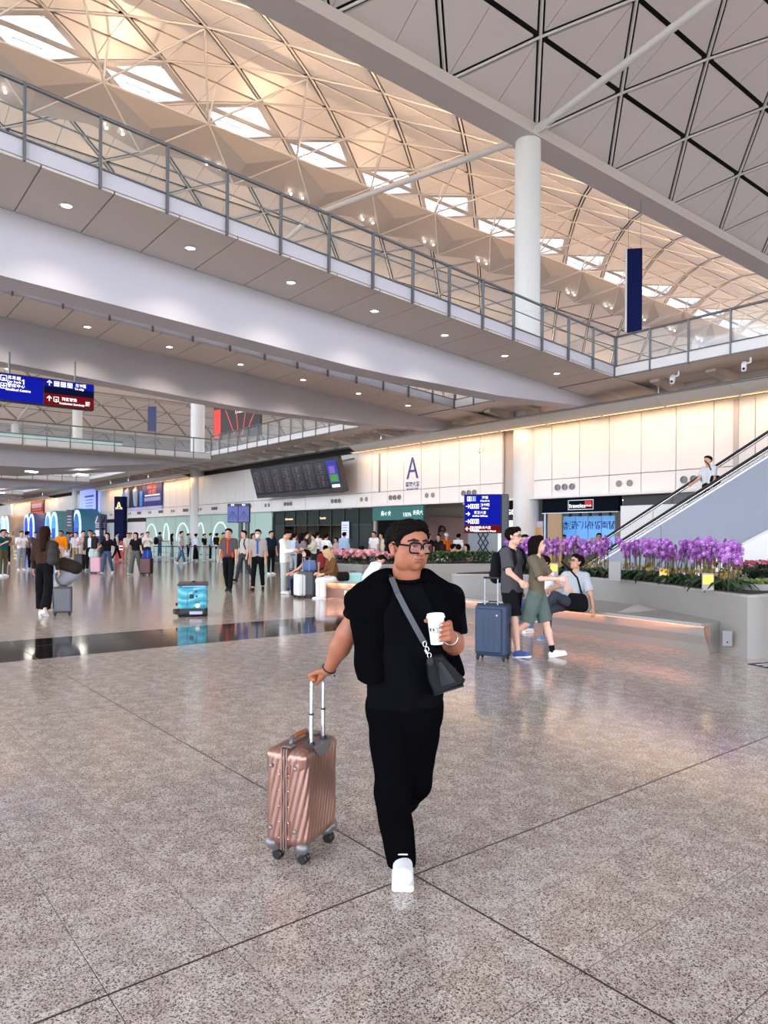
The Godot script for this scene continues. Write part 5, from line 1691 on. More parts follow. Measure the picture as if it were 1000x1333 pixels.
	foliage(rf, "leaves", Vector2(12.5, -5.9), Vector2(14.8, -5.6), 0.5, 0.22, 500, hexm("253b20", 0.6), 0.07, 27, 0.0, 0.92)
	foliage(rf, "blossoms", Vector2(12.4, -5.9), Vector2(14.8, -5.6), 0.5, 0.24, 130, hexm("d9697a", 0.7), 0.05, 28, 0.1, 0.92)
	var su := thing("succulent", "light green succulent clump in a grey pot on the planter corner", "plant", Vector3.ZERO)
	foliage(su, "leaves", Vector2(10.35, -4.6), Vector2(10.9, -4.6), 0.2, 0.14, 260, hexm("93a75a", 0.6), 0.06, 29, 0.0, 0.86)
	obj("pot", mb().lathe([Vector2(0, 0), Vector2(0.36, 0), Vector2(0.4, 0.09), Vector2(0.36, 0.09), Vector2(0.3, 0.02)], 20, Transform3D(Basis(), Vector3(10.6, 0.85, -4.6))), hexm("aaa69f"), su)
	var dk := thing("shrub", "dark green leafy clump behind the light green succulent", "plant", Vector3.ZERO)
	foliage(dk, "leaves", Vector2(11.0, -4.9), Vector2(11.5, -4.9), 0.25, 0.3, 260, hexm("22351d", 0.6), 0.08, 30, 0.0, 0.86)
	var wing := thing("seat_shell", "grey lens shaped seat shell behind the orchids at the right", "seat", Vector3(12.0, 0.84, -5.5), 0.9)
	obj("shell", mb().grid(func(u: float, v: float) -> Vector3: return Vector3(-0.55 + 1.1 * u, 0.22 * sin(u * PI) * (1.0 - absf(v * 2 - 1)), 0.25 - 0.5 * v), 12, 6, 0.02), hexm("b4b0aa", 0.4), wing)
	# low floor sign at the right edge
	var fs := thing("floor_sticker", "small dark floor sign with white lines at the right edge", "sign", gp(1003, 866), face(20))
	obj("sheet", bx(Vector3(0, 0.003, 0), Vector3(0.4, 0.006, 0.3)), hexm("22232e"), fs)
	obj("printed_line", bx(Vector3(0, 0.007, 0.05), Vector3(0.32, 0.003, 0.03)).box(Vector3(0, 0.007, -0.05), Vector3(0.32, 0.003, 0.03)), M.print, fs)

func foliage(t: Node3D, called: String, a: Vector2, b: Vector2, w: float, h: float, n: int, m: Material, size: float, sd: int, lift := 0.0, base := 0.85) -> void:
	var r := RandomNumberGenerator.new()
	r.seed = sd
	var o := mb()
	for i in n:
		var p := a.lerp(b, r.randf()) + Vector2(r.randf_range(-w, w), r.randf_range(-w, w))
		var y := base + lift + (h - lift) * sqrt(r.randf())
		var an := r.randf() * TAU
		if lift > 0.0:
			flower(o, Vector3(p.x, y, p.y), Vector3(cos(an), 0.9, sin(an)).normalized(), size, r.randf())
		else:
			var d := Vector3(cos(an), r.randf_range(-0.1, 0.9), sin(an)).normalized()
			var s := d.cross(Vector3.UP).normalized() * size * 0.32
			var q := Vector3(p.x, y - size * 0.5, p.y)
			o.dtri(q, q + d * size * 0.6 + s, q + d * size * 1.3)
			o.dtri(q, q + d * size * 1.3, q + d * size * 0.6 - s)
	obj(called, o, m, t).set_meta("kind", "stuff")

# ---------- luggage ----------
func shell_mesh(w: float, h: float, d: float, r: float, rib: float, ribs: int, slant: float, fine_rib := false) -> MB:
	# rounded box swept in rings, with flutes that run up (and lean by slant); w along x, d along z
	var o := mb()
	var per := []
	var cs := [[w / 2 - r, d / 2 - r, 0.0], [-(w / 2 - r), d / 2 - r, PI / 2], [-(w / 2 - r), -(d / 2 - r), PI], [w / 2 - r, -(d / 2 - r), PI * 1.5]]
	for c in cs:
		for k in 7:
			var a: float = c[2] + PI / 2 * k / 6.0
			per.append([Vector2(c[0], c[1]), Vector2(cos(a), sin(a))])
	var pts := []
	for i in per.size():
		var p: Array = per[i]
		var q: Array = per[(i + 1) % per.size()]
		pts.append(p)
		var gap: float = (p[0] + p[1] * r).distance_to(q[0] + q[1] * r)
		var n := int(gap / (0.0045 if fine_rib else 0.009)) if rib > 0.0 else 0
		for k in range(1, n):
			pts.append([p[0].lerp(q[0], float(k) / n), p[1].lerp(q[1], float(k) / n).normalized()])
	var m := pts.size()
	var acc := [0.0]
	for i in range(1, m + 1):
		acc.append(acc[i - 1] + (pts[i % m][0] + pts[i % m][1] * r).distance_to(pts[i - 1][0] + pts[i - 1][1] * r))
	var total: float = acc[m]
	var rows := []
	for k in 6:
		var a := PI / 2 * k / 5.0
		rows.append([r - r * cos(PI / 2 - a), r * sin(PI / 2 - a) ])     # placeholder, replaced below
	rows.clear()
	for k in 7:
		var a := PI / 2 * k / 6.0
		rows.append([r * (1.0 - sin(a)), r * cos(a)])
	var ring_y := []
	for k in range(6, -1, -1):
		ring_y.append([r * (1.0 - cos(PI / 2 * (6 - k) / 6.0)), r - r * sin(PI / 2 * (6 - k) / 6.0)])
	var lv := []
	for e in ring_y:
		lv.append([e[0], e[1]])
	var mid := 70 if fine_rib else (4 if rib > 0.0 else 2)
	for k in range(1, mid):
		lv.append([r + (h - 2 * r) * k / mid, 0.0])
	for k in range(6, -1, -1):
		lv.append([h - ring_y[k][0], ring_y[k][1]])
	var f := o.v.size()
	for e in lv:
		for i in m + 1:
			var p: Array = pts[i % m]
			var u: float = acc[i]
			var ph: float = (u / total * ribs + slant * e[0] / h) * TAU
			var fade: float = clampf((r - e[1]) / r, 0.0, 1.0)
			var g: float = rib * (absf(sin(ph * 0.5)) - 0.5) * fade
			var q: Vector2 = p[0] + p[1] * (r - e[1] + g)
			o.v.append(Vector3(q.x, e[0], q.y)); o.n.append(Vector3.UP); o.uv.append(Vector2(u / total, e[0] / h))
	for j in lv.size() - 1:
		for i in m:
			var p := f + j * (m + 1) + i
			var q := p + m + 1
			# ring runs counter-clockwise seen from -y, so outside faces are p, q, q+1
			o.idx.append(p); o.idx.append(p + 1); o.idx.append(q + 1)
			o.idx.append(p); o.idx.append(q + 1); o.idx.append(q)
	renormal(o)
	for j in lv.size():
		var a := f + j * (m + 1)
		var nn := (o.n[a] + o.n[a + m]).normalized()
		o.n[a] = nn; o.n[a + m] = nn
	var bot := PackedVector2Array()
	for i in m:
		bot.append(pts[i][0] * 1.0)
	o.box(Vector3(0, 0.002, 0), Vector3(w - 2 * r, 0.004, d - 2 * r)).box(Vector3(0, h - 0.002, 0), Vector3(w - 2 * r, 0.004, d - 2 * r))
	return o
func suitcase(label: String, where: Vector3, turn: float, w: float, h: float, d: float, m: Material, handle := 0.3, style := "ribs", group := "") -> Node3D:
	# stands on four casters; the pull handle rises at +z
	var t := thing("suitcase", label, "suitcase", where, turn, group)
	var y := 0.055
	var sh := shell_mesh(w, h, d, minf(0.05, d * 0.22), 0.006 if style == "ribs" else 0.0, int((w + d) * 2 / 0.045), 0.0)
	obj("shell", sh, m, t, Transform3D(Basis(), Vector3(0, y, 0)))
	obj("seam", mb().box(Vector3(0, y + h / 2, 0), Vector3(w + 0.004, 0.0, 0.0)).add(frame_rect(w + 0.008, h + 0.008, 0.012, 0.012), Transform3D(Basis(), Vector3(0, y + h / 2, 0))), M.black, t)
	for sx in [-1, 1]:
		for sz in [-1, 1]:
			var c := Vector3(sx * (w / 2 - 0.04), 0, sz * (d / 2 - 0.04))
			obj("wheel", mb().lathe([Vector2(0, -0.016), Vector2(0.02, -0.016), Vector2(0.025, -0.008), Vector2(0.025, 0.008), Vector2(0.02, 0.016), Vector2(0, 0.016)], 14, Transform3D(Basis(Vector3.BACK, PI / 2), c + Vector3(0, 0.025, 0.01))), M.black, t)
			obj("caster", rb(c + Vector3(0, 0.047, 0), Vector3(0.05, 0.03, 0.05), 0.01), hexm("2a2a2c", 0.5), t)
	if handle > 0.0:
		for sx in [-1, 1]:
			obj("handle_tube", mb().tube([Vector3(sx * w * 0.2, y + h - 0.02, d / 2 - 0.045), Vector3(sx * w * 0.2, y + h + handle, d / 2 - 0.045)], 0.009, 8), M.steel if handle > 0.2 else M.black, t)
		obj("handle_grip", rb(Vector3(0, y + h + handle, d / 2 - 0.045), Vector3(w * 0.4 + 0.04, 0.028, 0.032), 0.01), M.black, t)
	if style == "plain":
		obj("front_pocket", shell_mesh(w * 0.8, h * 0.86, 0.06, 0.025, 0.0, 1, 0.0), m, t, Transform3D(Basis(), Vector3(-w * 0.04, y + h * 0.07, d / 2)))
		for k in 3:
			obj("groove", rb(Vector3(-w * 0.2 + k * w * 0.16, y + h * 0.45, d / 2 + 0.031), Vector3(0.012, h * 0.6, 0.006), 0.002), m, t)
		obj("side_handle", rb(Vector3(w / 2 + 0.008, y + h * 0.5, -0.03), Vector3(0.02, 0.18, 0.03), 0.008), M.black, t)
		obj("lock", rb(Vector3(w / 2 + 0.004, y + h * 0.55, d * 0.3), Vector3(0.012, 0.07, 0.03), 0.003), M.black, t)
		obj("badge", mb().lathe([Vector2(0, 0), Vector2(0.014, 0), Vector2(0, 0.003)], 12, Transform3D(Basis(Vector3.RIGHT, PI / 2), Vector3(w * 0.22, y + h * 0.8, d / 2 + 0.03))), M.steel, t)
	obj("top_handle", mb().tube([Vector3(-0.07, y + h, 0), Vector3(-0.06, y + h + 0.028, 0), Vector3(0.06, y + h + 0.028, 0), Vector3(0.07, y + h, 0)], 0.009, 8), M.black, t)
	return t

func rose_suitcase() -> void:
	var t := thing("suitcase", "rose gold fluted aluminium cabin suitcase pulled by the man in black", "suitcase", Vector3.ZERO, face(67))
	var c: Vector3 = FW * 3.56 + RT * -0.403
	t.position = c
	var rose := mat(Color("ab8272"), 0.34, 0.75)
	var grey := mat(Color("7f7b7a"), 0.4, 0.5)
	var w := 0.35
	var d := 0.225
	var h := 0.475
	var y := 0.075
	obj("shell", shell_mesh(w, h, d, 0.045, 0.007, 34, 3.6, true), rose, t, Transform3D(Basis(), Vector3(0, y, 0)))
	# frame seam round the narrow sides and the top, with its two beads
	for e in [-0.014, 0.0, 0.014]:
		obj("frame_bead", mb().add(frame_rect(w + 0.014, h + 0.012, 0.007, 0.005), Transform3D(Basis(), Vector3(0, y + h / 2, e))), grey if e == 0.0 else rose, t)
	for s in [-1, 1]:
		for k in 6:
			for e in [-0.027, 0.024]:
				obj("rivet", mb().lathe([Vector2(0, 0), Vector2(0.004, 0), Vector2(0.003, 0.003), Vector2(0, 0.004)], 8, Transform3D(Basis(Vector3.BACK, -s * PI / 2), Vector3(s * (w / 2 + 0.003), y + 0.05 + k * 0.076, e))), M.chrome, t)
		for k in 2:
			obj("hinge", mb().add(frame_rect(0.02, 0.07, 0.003, 0.006), Transform3D(Basis(Vector3.UP, PI / 2), Vector3(s * (w / 2 + 0.005), y + 0.1 + k * 0.27, 0.022))), rose, t)
			for e in [-0.075, 0.06]:
				obj("foot_stud", mb().lathe([Vector2(0, 0), Vector2(0.011, 0), Vector2(0.01, 0.006), Vector2(0, 0.009)], 12, Transform3D(Basis(Vector3.BACK, -s * PI / 2), Vector3(s * (w / 2 + 0.002), y + 0.09 + k * 0.3, e))), grey, t)
	# corner bumpers and casters
	for sx in [-1, 1]:
		for sz in [-1, 1]:
			var p := Vector3(sx * (w / 2 - 0.045), 0, sz * (d / 2 - 0.042))
			obj("corner_guard", sdf([[p + Vector3(sx * 0.016, 0.083, sz * 0.014), p + Vector3(0, 0.064, 0), 0.034, 0.03, 1.0]], 0.006, 0.01), grey, t)
			obj("caster", rb(p + Vector3(0, 0.048, 0), Vector3(0.04, 0.05, 0.045), 0.012), grey, t)
			for e in [-1, 1]:
				obj("wheel", mb().lathe([Vector2(0, -0.01), Vector2(0.02, -0.01), Vector2(0.026, -0.004), Vector2(0.026, 0.004), Vector2(0.02, 0.01), Vector2(0, 0.01)], 18, Transform3D(Basis(Vector3.BACK, PI / 2), p + Vector3(e * 0.013, 0.026, 0.012))), M.black, t)
			var g := Vector3(sx * (w / 2 - 0.03), y + h - 0.035, sz * (d / 2 - 0.03))
			obj("top_corner", sdf([[g - Vector3(sx * 0.004, 0.006, sz * 0.004), g - Vector3(sx * 0.004, 0.04, sz * 0.004), 0.037, 0.034, 1.0]], 0.006, 0.01), rose, t)
	# pull handle: plastic well, tubes in two stages, leather grip
	var top := y + h
	var hz := d / 2 - 0.03
	obj("handle_well", mb().hexa([Vector3(-0.045, top - 0.055, hz + 0.038), Vector3(0.045, top - 0.055, hz + 0.038), Vector3(0.05, top - 0.02, hz - 0.02), Vector3(-0.05, top - 0.02, hz - 0.02), Vector3(-0.1, top + 0.003, hz + 0.036), Vector3(0.1, top + 0.003, hz + 0.036), Vector3(0.1, top + 0.004, hz - 0.03), Vector3(-0.1, top + 0.004, hz - 0.03)]), grey, t)
	for s in [-1, 1]:
		obj("socket", mb().lathe([Vector2(0.01, 0.0), Vector2(0.02, 0.0), Vector2(0.018, 0.012), Vector2(0.01, 0.012)], 14, Transform3D(Basis(), Vector3(s * 0.062, top + 0.004, hz))), M.black, t)
		obj("lower_tube", mb().tube([Vector3(s * 0.062, top - 0.02, hz), Vector3(s * 0.062, top + 0.155, hz)], 0.0105, 12), M.chrome, t)
		obj("collar", mb().tube([Vector3(s * 0.062, top + 0.15, hz), Vector3(s * 0.062, top + 0.158, hz)], 0.012, 12), M.black, t)
		obj("upper_tube", mb().tube([Vector3(s * 0.062, top + 0.15, hz), Vector3(s * 0.062, top + 0.286, hz), Vector3(s * 0.058, top + 0.311, hz), Vector3(s * 0.045, top + 0.321, hz)], 0.0085, 12), M.chrome, t)
	obj("grip", mb().tube([Vector3(-0.055, top + 0.321, hz), Vector3(-0.03, top + 0.325, hz), Vector3(0.03, top + 0.325, hz), Vector3(0.055, top + 0.321, hz)], 0.0135, 12), mat(Color("b4662c"), 0.55), t)
	grip_at = t.transform * Vector3(0, top + 0.325, hz)
	grip_ax = t.transform.basis.x
	obj("carry_handle", mb().tube([Vector3(-0.08, top + 0.002, -0.02), Vector3(-0.07, top + 0.03, -0.02), Vector3(0.07, top + 0.03, -0.02), Vector3(0.08, top + 0.002, -0.02)], 0.011, 10), grey, t)
	obj("handle_leather", mb().tube([Vector3(-0.05, top + 0.031, -0.02), Vector3(0.05, top + 0.031, -0.02)], 0.0125, 10), mat(Color("b4662c"), 0.55), t)
	obj("latch", rb(Vector3(-0.13, top + 0.006, 0.0), Vector3(0.05, 0.012, 0.05), 0.004), grey, t)
	obj("latch", rb(Vector3(0.13, top + 0.006, 0.0), Vector3(0.05, 0.012, 0.05), 0.004), grey, t)

func robot() -> void:
	var p := gp(252, 801)
	var t := thing("cleaning_robot", "boxy turquoise floor cleaning robot with black base on the open floor", "robot", p, face(14))
	var tq := dots_tex(128, 128, Color("3fa3b4"), func(im: Image) -> void:
		for y in 128:
			for x in 128:
				var s := sin(y * 0.23 + 2.2 * sin(x * 0.045) + 0.8 * sin(x * 0.02 + y * 0.11))
				im.set_pixel(x, y, Color("3fa3b4").lerp(Color("86cfdb") if s > 0 else Color("2b8597"), clampf(absf(s) * 1.3 - 0.45, 0.0, 0.8))))
	var tm := mat(Color(1, 1, 1), 0.4, 0.0, {"albedo_texture": tq, "uv1_triplanar": true, "uv1_scale": Vector3.ONE * 1.4})
	obj("body", shell_mesh(0.56, 0.46, 0.66, 0.07, 0.0, 1, 0.0), tm, t, Transform3D(Basis(), Vector3(0, 0.15, 0)))
	obj("skirt", shell_mesh(0.5, 0.16, 0.6, 0.05, 0.0, 1, 0.0), hexm("17181a", 0.5), t, Transform3D(Basis(), Vector3(0, 0.02, 0)))
	obj("lid", shell_mesh(0.58, 0.05, 0.68, 0.024, 0.0, 1, 0.0), hexm("3a3b3d", 0.4), t, Transform3D(Basis(), Vector3(0, 0.6, 0)))
	obj("sensor_dome", mb().lathe([Vector2(0, 0), Vector2(0.04, 0), Vector2(0.035, 0.03), Vector2(0, 0.04)], 14, Transform3D(Basis(), Vector3(0, 0.65, 0.05))), M.black, t)
	obj("edge_light", bx(Vector3(0.02, 0.595, 0.333), Vector3(0.44, 0.012, 0.01)), glow(Color(0.25, 0.4, 1.0), 0.9), t)
	var z := 0.334
	obj("hatch", mb().tube([Vector3(-0.1, 0.2, z), Vector3(-0.1, 0.47, z), Vector3(-0.06, 0.51, z), Vector3(0.16, 0.51, z), Vector3(0.2, 0.47, z), Vector3(0.2, 0.2, z)], 0.005, 5), hexm("2c7f90"), t)
	obj("panel_button", rb(Vector3(-0.02, 0.4, z), Vector3(0.08, 0.08, 0.016), 0.01), M.black, t)
	for q in [[0.06, 0.49], [0.07, 0.4]]:
		obj("camera_eye", mb().lathe([Vector2(0, 0), Vector2(0.02, 0), Vector2(0.018, 0.01), Vector2(0, 0.012)], 12, Transform3D(Basis(Vector3.RIGHT, PI / 2), Vector3(q[0], q[1], z))), M.black, t)
	obj("print_lines", bx(Vector3(0.08, 0.3, z), Vector3(0.1, 0.01, 0.004)).box(Vector3(0.08, 0.275, z), Vector3(0.09, 0.01, 0.004)), hexm("24525c"), t)
	obj("badge", mb().lathe([Vector2(0, 0), Vector2(0.045, 0), Vector2(0.04, 0.006), Vector2(0, 0.006)], 16, Transform3D(Basis(Vector3.RIGHT, PI / 2), Vector3(0.09, 0.22, z))), M.print, t)
	obj("number_plate", rb(Vector3(0.06, 0.08, 0.31), Vector3(0.24, 0.06, 0.02), 0.005), hexm("b9b6d0"), t)
	for s in [-1, 1]:
		for e in [-1, 1]:
			obj("wheel", mb().lathe([Vector2(0, -0.03), Vector2(0.06, -0.03), Vector2(0.07, -0.015), Vector2(0.07, 0.015), Vector2(0.06, 0.03), Vector2(0, 0.03)], 18, Transform3D(Basis(Vector3.BACK, PI / 2), Vector3(s * 0.25, 0.07, e * 0.2))), hexm("262423"), t)
	obj("side_brush", rb(Vector3(-0.3, 0.1, 0.2), Vector3(0.12, 0.1, 0.14), 0.02, Basis(Vector3.UP, 0.4)), hexm("26201d"), t)
	obj("bumper_knob", mb().lathe([Vector2(0, 0), Vector2(0.03, 0), Vector2(0.03, 0.04), Vector2(0, 0.04)], 12, Transform3D(Basis(Vector3.BACK, PI / 2), Vector3(-0.28, 0.24, 0.2))), M.black, t)

# ---------- people ----------
func head_prims(o: Vector3, b: Basis, s: float, full := 1.0) -> Array:
	var P := func(x: float, y: float, z: float) -> Vector3: return o + b * (Vector3(x, y, z) * s)
	return [
		[P.call(0, 0.032, -0.028), P.call(0, 0.036, 0.014), 0.083 * s, 0.077 * s, 1.0],
		[P.call(0, 0.0, 0.03), P.call(0, -0.055, 0.036), 0.062 * s * full, 0.05 * s * full, 1.0],
		[P.call(-0.03, -0.07, 0.02), P.call(0.03, -0.07, 0.02), 0.034 * s * full, 0.034 * s * full, 1.0],
		[P.call(0, -0.09, 0.055), P.call(0, -0.085, 0.05), 0.022 * s, 0.022 * s, 1.0],
		[P.call(0, 0.008, 0.086), P.call(0, -0.024, 0.1), 0.009 * s, 0.013 * s, 1.0],
		[P.call(-0.08, 0.01, -0.008), P.call(-0.077, -0.026, 0.0), 0.014 * s, 0.01 * s, 1.0],
		[P.call(0.08, 0.01, -0.008), P.call(0.077, -0.026, 0.0), 0.014 * s, 0.01 * s, 1.0]]
func hand_prims(w: Vector3, d: Vector3, palm_n: Vector3, side: Vector3, s: float, curl: float) -> Array:
	# wrist, direction of the fingers, direction the palm looks, direction of the thumb
	var o := []
	for i in 4:
		var off := side * (0.03 - 0.02 * i) * s
		var k := w + d * 0.085 * s + off
		var l: float = [0.7, 0.78, 0.73, 0.58][i] * s
		var m := k + (d * cos(curl) + palm_n * sin(curl)) * 0.05 * l
		var t := m + (d * cos(curl * 2.0) + palm_n * sin(curl * 2.0)) * 0.045 * l
		o.append([w + off * 0.4, k, 0.014 * s, 0.011 * s, 1.0])
		o.append([k, m, 0.0095 * s, 0.009 * s, 1.0])
		o.append([m, t, 0.009 * s, 0.0078 * s, 1.0])
	var tb := w + d * 0.025 * s + side * 0.025 * s
	var tm := tb + (d * 0.6 + side * 0.55 + palm_n * 0.35).normalized() * 0.045 * s
	o.append([tb, tm, 0.013 * s, 0.011 * s, 1.0])
	o.append([tm, tm + (d * 0.85 + palm_n * 0.45).normalized() * 0.035 * s, 0.0105 * s, 0.009 * s, 1.0])
	return o

func person(label: String, where: Vector3, facing: float, p: Dictionary) -> Node3D:
	var t := thing("person", label, "person", where, face(facing), p.get("group", ""))
	var s: float = p.get("h", 1.68) / 1.7
	var bw: float = p.get("b", 1.0)
	var cell: float = p.get("cell", clampf(where.dot(FW) * 0.0011, 0.011, 0.027))
	var fine := cell < 0.0165
	var sit: bool = p.has("sit")
	var hip := Vector3(0, 0.92, 0)
	if sit:
		hip.y = p.sit / s + 0.1
	var lean: float = deg_to_rad(p.get("lean", 0.0))
	var LB := Basis(Vector3.RIGHT, lean)
	var T := func(v: Vector3) -> Vector3: return (hip + LB * (v - Vector3(0, 0.92, 0))) * s     # upper body
	var J := {}
	# legs
	var legs: Array = p.get("legs", [[82.0, 84.0, 6.0], [82.0, 84.0, 6.0]] if sit else [[3.0, 4.0, 3.0], [-2.0, 3.0, 3.0]])   # thigh forward, knee bend, spread
	var low := 9.0
	for i in 2:
		var sd := -1.0 if i == 0 else 1.0
		var h := hip + Vector3(sd * 0.085 * bw, -0.02, 0)
		var a := deg_to_rad(legs[i][0])
		var o := deg_to_rad(legs[i][2])
		var kn := h + Vector3(sd * sin(o), -cos(a) * cos(o), sin(a)).normalized() * 0.42
		var c := a - deg_to_rad(legs[i][1])
		var ank := kn + Vector3(sd * sin(o) * 0.3, -cos(c), sin(c)).normalized() * 0.4
		J["hip%d" % i] = h; J["knee%d" % i] = kn; J["ankle%d" % i] = ank
		J["foot%d" % i] = clampf(c, -1.2, 0.25) if not sit else c * 0.4
		low = minf(low, ank.y)
	for key in p.get("joints", {}):
		J[key] = p.joints[key]
		if key.begins_with("ankle"):
			low = minf(low, J[key].y)
	if not sit:
		var dy := 0.088 - low
		hip.y += dy
		for i in 2:
			for q in ["hip%d", "knee%d", "ankle%d"]:
				J[q % i] += Vector3(0, dy, 0)
	var SH := 0.172 * bw
	var arms: Array = p.get("arms", [[6.0, 8.0, 12.0, 4.0], [2.0, 8.0, 14.0, 4.0]])     # upper arm forward, out, elbow bend, forearm inward
	for i in 2:
		var sd := -1.0 if i == 0 else 1.0
		var sh := Vector3(sd * SH, 1.372, -0.01)
		var a := deg_to_rad(arms[i][0])
		var o := deg_to_rad(arms[i][1])
		var el := sh + Vector3(sd * sin(o), -cos(o) * cos(a), cos(o) * sin(a)) * 0.28
		var c := a + deg_to_rad(arms[i][2])
		var inn := deg_to_rad(arms[i][3])
		var fd := Vector3(sd * (sin(o) - sin(inn) * 1.2), -cos(c), sin(c)).normalized()
		J["sh%d" % i] = T.call(sh); J["el%d" % i] = T.call(el); J["wr%d" % i] = T.call(el + fd * 0.245)
		J["fd%d" % i] = LB * fd
	for i in 2:
		for q in ["hip%d", "knee%d", "ankle%d"]:
			J[q % i] *= s
	var hb := LB.slerp(Basis(), 0.6) * Basis(Vector3.UP, deg_to_rad(p.get("hyaw", 0.0))) * Basis(Vector3.RIGHT, deg_to_rad(p.get("hpitch", 0.0)))
	var hc: Vector3 = T.call(Vector3(0, 1.47, 0.005)) + hb * Vector3(0, 0.115, 0.018) * s
	J["head"] = hc
	var skin := mat(Color(p.get("skin", "d9a58a")), 0.5, 0.0, {"subsurf_scatter_enabled": true, "subsurf_scatter_strength": 0.08})
	var B := []
	for e in [[-0.06, 1.3, -0.055, 0.98], [0.06, 1.3, 0.055, 0.98]]:
		B.append([T.call(Vector3(e[0] * bw, e[1], 0)), T.call(Vector3(e[2] * bw, e[3], 0)), 0.085 * s * bw, 0.08 * s * bw, 1.2])
	B.append([T.call(Vector3(0, 1.37, -0.01)), T.call(Vector3(0, 1.5, 0.008)), 0.058 * s, 0.05 * s, 1.0])
	for i in 2:
		B.append([T.call(Vector3(0, 1.39, -0.01)), J["sh%d" % i], 0.05 * s, 0.045 * s, 1.0])
		B.append([J["sh%d" % i], J["el%d" % i], 0.046 * s * bw, 0.038 * s * bw, 1.0])
		B.append([J["el%d" % i], J["wr%d" % i], 0.038 * s * bw, 0.026 * s, 1.0])
		B.append([J["hip%d" % i], J["knee%d" % i], 0.07 * s, 0.05 * s, 1.0])
		B.append([J["knee%d" % i], J["knee%d" % i].lerp(J["ankle%d" % i], 0.35), 0.047 * s, 0.05 * s, 1.0])
		B.append([J["knee%d" % i].lerp(J["ankle%d" % i], 0.35), J["ankle%d" % i], 0.05 * s, 0.033 * s, 1.0])
		var fd: Vector3 = J["fd%d" % i]
		if not fine:
			var tip: Vector3 = J["wr%d" % i] + fd * 0.15 * s
			var sdv := fd.cross(Vector3.RIGHT).normalized() * 0.018 * s
			B.append([J["wr%d" % i], J["wr%d" % i] + fd * 0.085 * s, 0.028 * s, 0.03 * s, 1.0])
			B.append([J["wr%d" % i] + fd * 0.08 * s + sdv, tip + sdv, 0.016 * s, 0.012 * s, 1.0])
			B.append([J["wr%d" % i] + fd * 0.08 * s - sdv, tip - sdv, 0.016 * s, 0.012 * s, 1.0])
			B.append([J["wr%d" % i] + fd * 0.03 * s, J["wr%d" % i] + fd * 0.08 * s + sdv * 2.4, 0.014 * s, 0.011 * s, 1.0])
	if not fine:
		B.append_array(head_prims(hc, hb, s, p.get("full", 1.0)))
	var body := sdf(B, cell, 0.03 * s)
	if fine:
		var hd := head_prims(hc, hb, s, p.get("full", 1.0))
		hd.append([T.call(Vector3(0, 1.44, 0.0)), T.call(Vector3(0, 1.5, 0.008)), 0.052 * s, 0.05 * s, 1.0])
		for e in [-1, 1]:
			hd.append([hc + hb * Vector3(e * 0.032, 0.006, 0.096) * s, hc + hb * Vector3(e * 0.032, 0.006, 0.096) * s, 0.016 * s, 0.016 * s, 1.0, null, null, true])
		hd.append([hc + hb * Vector3(-0.016, -0.057, 0.082) * s, hc + hb * Vector3(0.016, -0.057, 0.082) * s, 0.011 * s, 0.011 * s, 1.0])
		body.add(sdf(hd, 0.0055, 0.016 * s))
		for i in 2:
			var fd: Vector3 = J["fd%d" % i]
			var sd := -1.0 if i == 0 else 1.0
			var pn := Vector3(-sd, 0, 0)
			pn = (pn - fd * pn.dot(fd)).normalized()
			var th := pn.cross(fd) * -sd
			if th.z < 0 and absf(fd.y) > 0.6:
				th = -th
			var hp := hand_prims(J["wr%d" % i], fd, pn, th, s, p.get("curl", 0.55))
			hp.append([J["wr%d" % i] - fd * 0.03 * s, J["wr%d" % i], 0.027 * s, 0.025 * s, 1.0])
			body.add(sdf(hp, 0.0048, 0.008))
	obj("body", body, skin, t)
	# top
	var sl: float = p.get("sleeve", 0.5)
	var hem: float = p.get("hem", 0.9)
	var C := []
	var hc0: Vector3 = T.call(Vector3(0, hem, 0))
	var hn := LB * Vector3(0, -1, 0)
	var loose: float = p.get("loose", 1.0)
	for e in [-1.0, 1.0]:
		C.append([T.call(Vector3(e * 0.075 * bw, 1.29, 0.0)), T.call(Vector3(e * 0.062 * bw, hem - 0.02, 0.004)), 0.112 * s * bw, 0.108 * s * bw * loose, 1.16, hc0, hn])
	C.append([T.call(Vector3(-0.1 * bw, 1.36, -0.01)), T.call(Vector3(0.1 * bw, 1.36, -0.01)), 0.066 * s, 0.066 * s, 1.0])
	if p.get("female", false):
		for e in [-1.0, 1.0]:
			C.append([T.call(Vector3(e * 0.06, 1.24, 0.07)), T.call(Vector3(e * 0.06, 1.23, 0.07)), 0.05 * s, 0.05 * s, 1.0])
	for i in 2:
		var a: Vector3 = J["sh%d" % i]
		var b: Vector3 = J["el%d" % i]
		var w: Vector3 = J["wr%d" % i]
		C.append([T.call(Vector3(0, 1.4, -0.012)), a, 0.06 * s, 0.066 * s * bw, 1.0])
		if sl > 0.6:
			C.append([a, b, 0.066 * s * bw, 0.056 * s * bw, 1.0]); C.append([b, b.lerp(w, 0.92), 0.054 * s * bw, 0.042 * s, 1.0, b.lerp(w, 0.93), w - b])
		elif sl > 0.0:
			C.append([a, a.lerp(b, sl * 1.5), 0.068 * s * bw, 0.066 * s * bw * loose, 1.0, a.lerp(b, sl * 1.5), b - a])
	# neck opening
	C.append([T.call(Vector3(0, 1.46, 0.035)), T.call(Vector3(0, 1.56, 0.05)), 0.06 * s, 0.07 * s, 1.0, null, null, true])
	var tm: Material = cloth(p.get("top", "ffffff"))
	var top := sdf(C, cell, 0.035 * s)
	if fine:
		wrinkle(top, 0.010, 7.0, 5, Vector3(1, 0.6, 1))
	obj(p.get("top_name", "shirt"), top, tm, t)
	# bottoms
	var kind: String = p.get("bottom", "trousers")
	var D := []
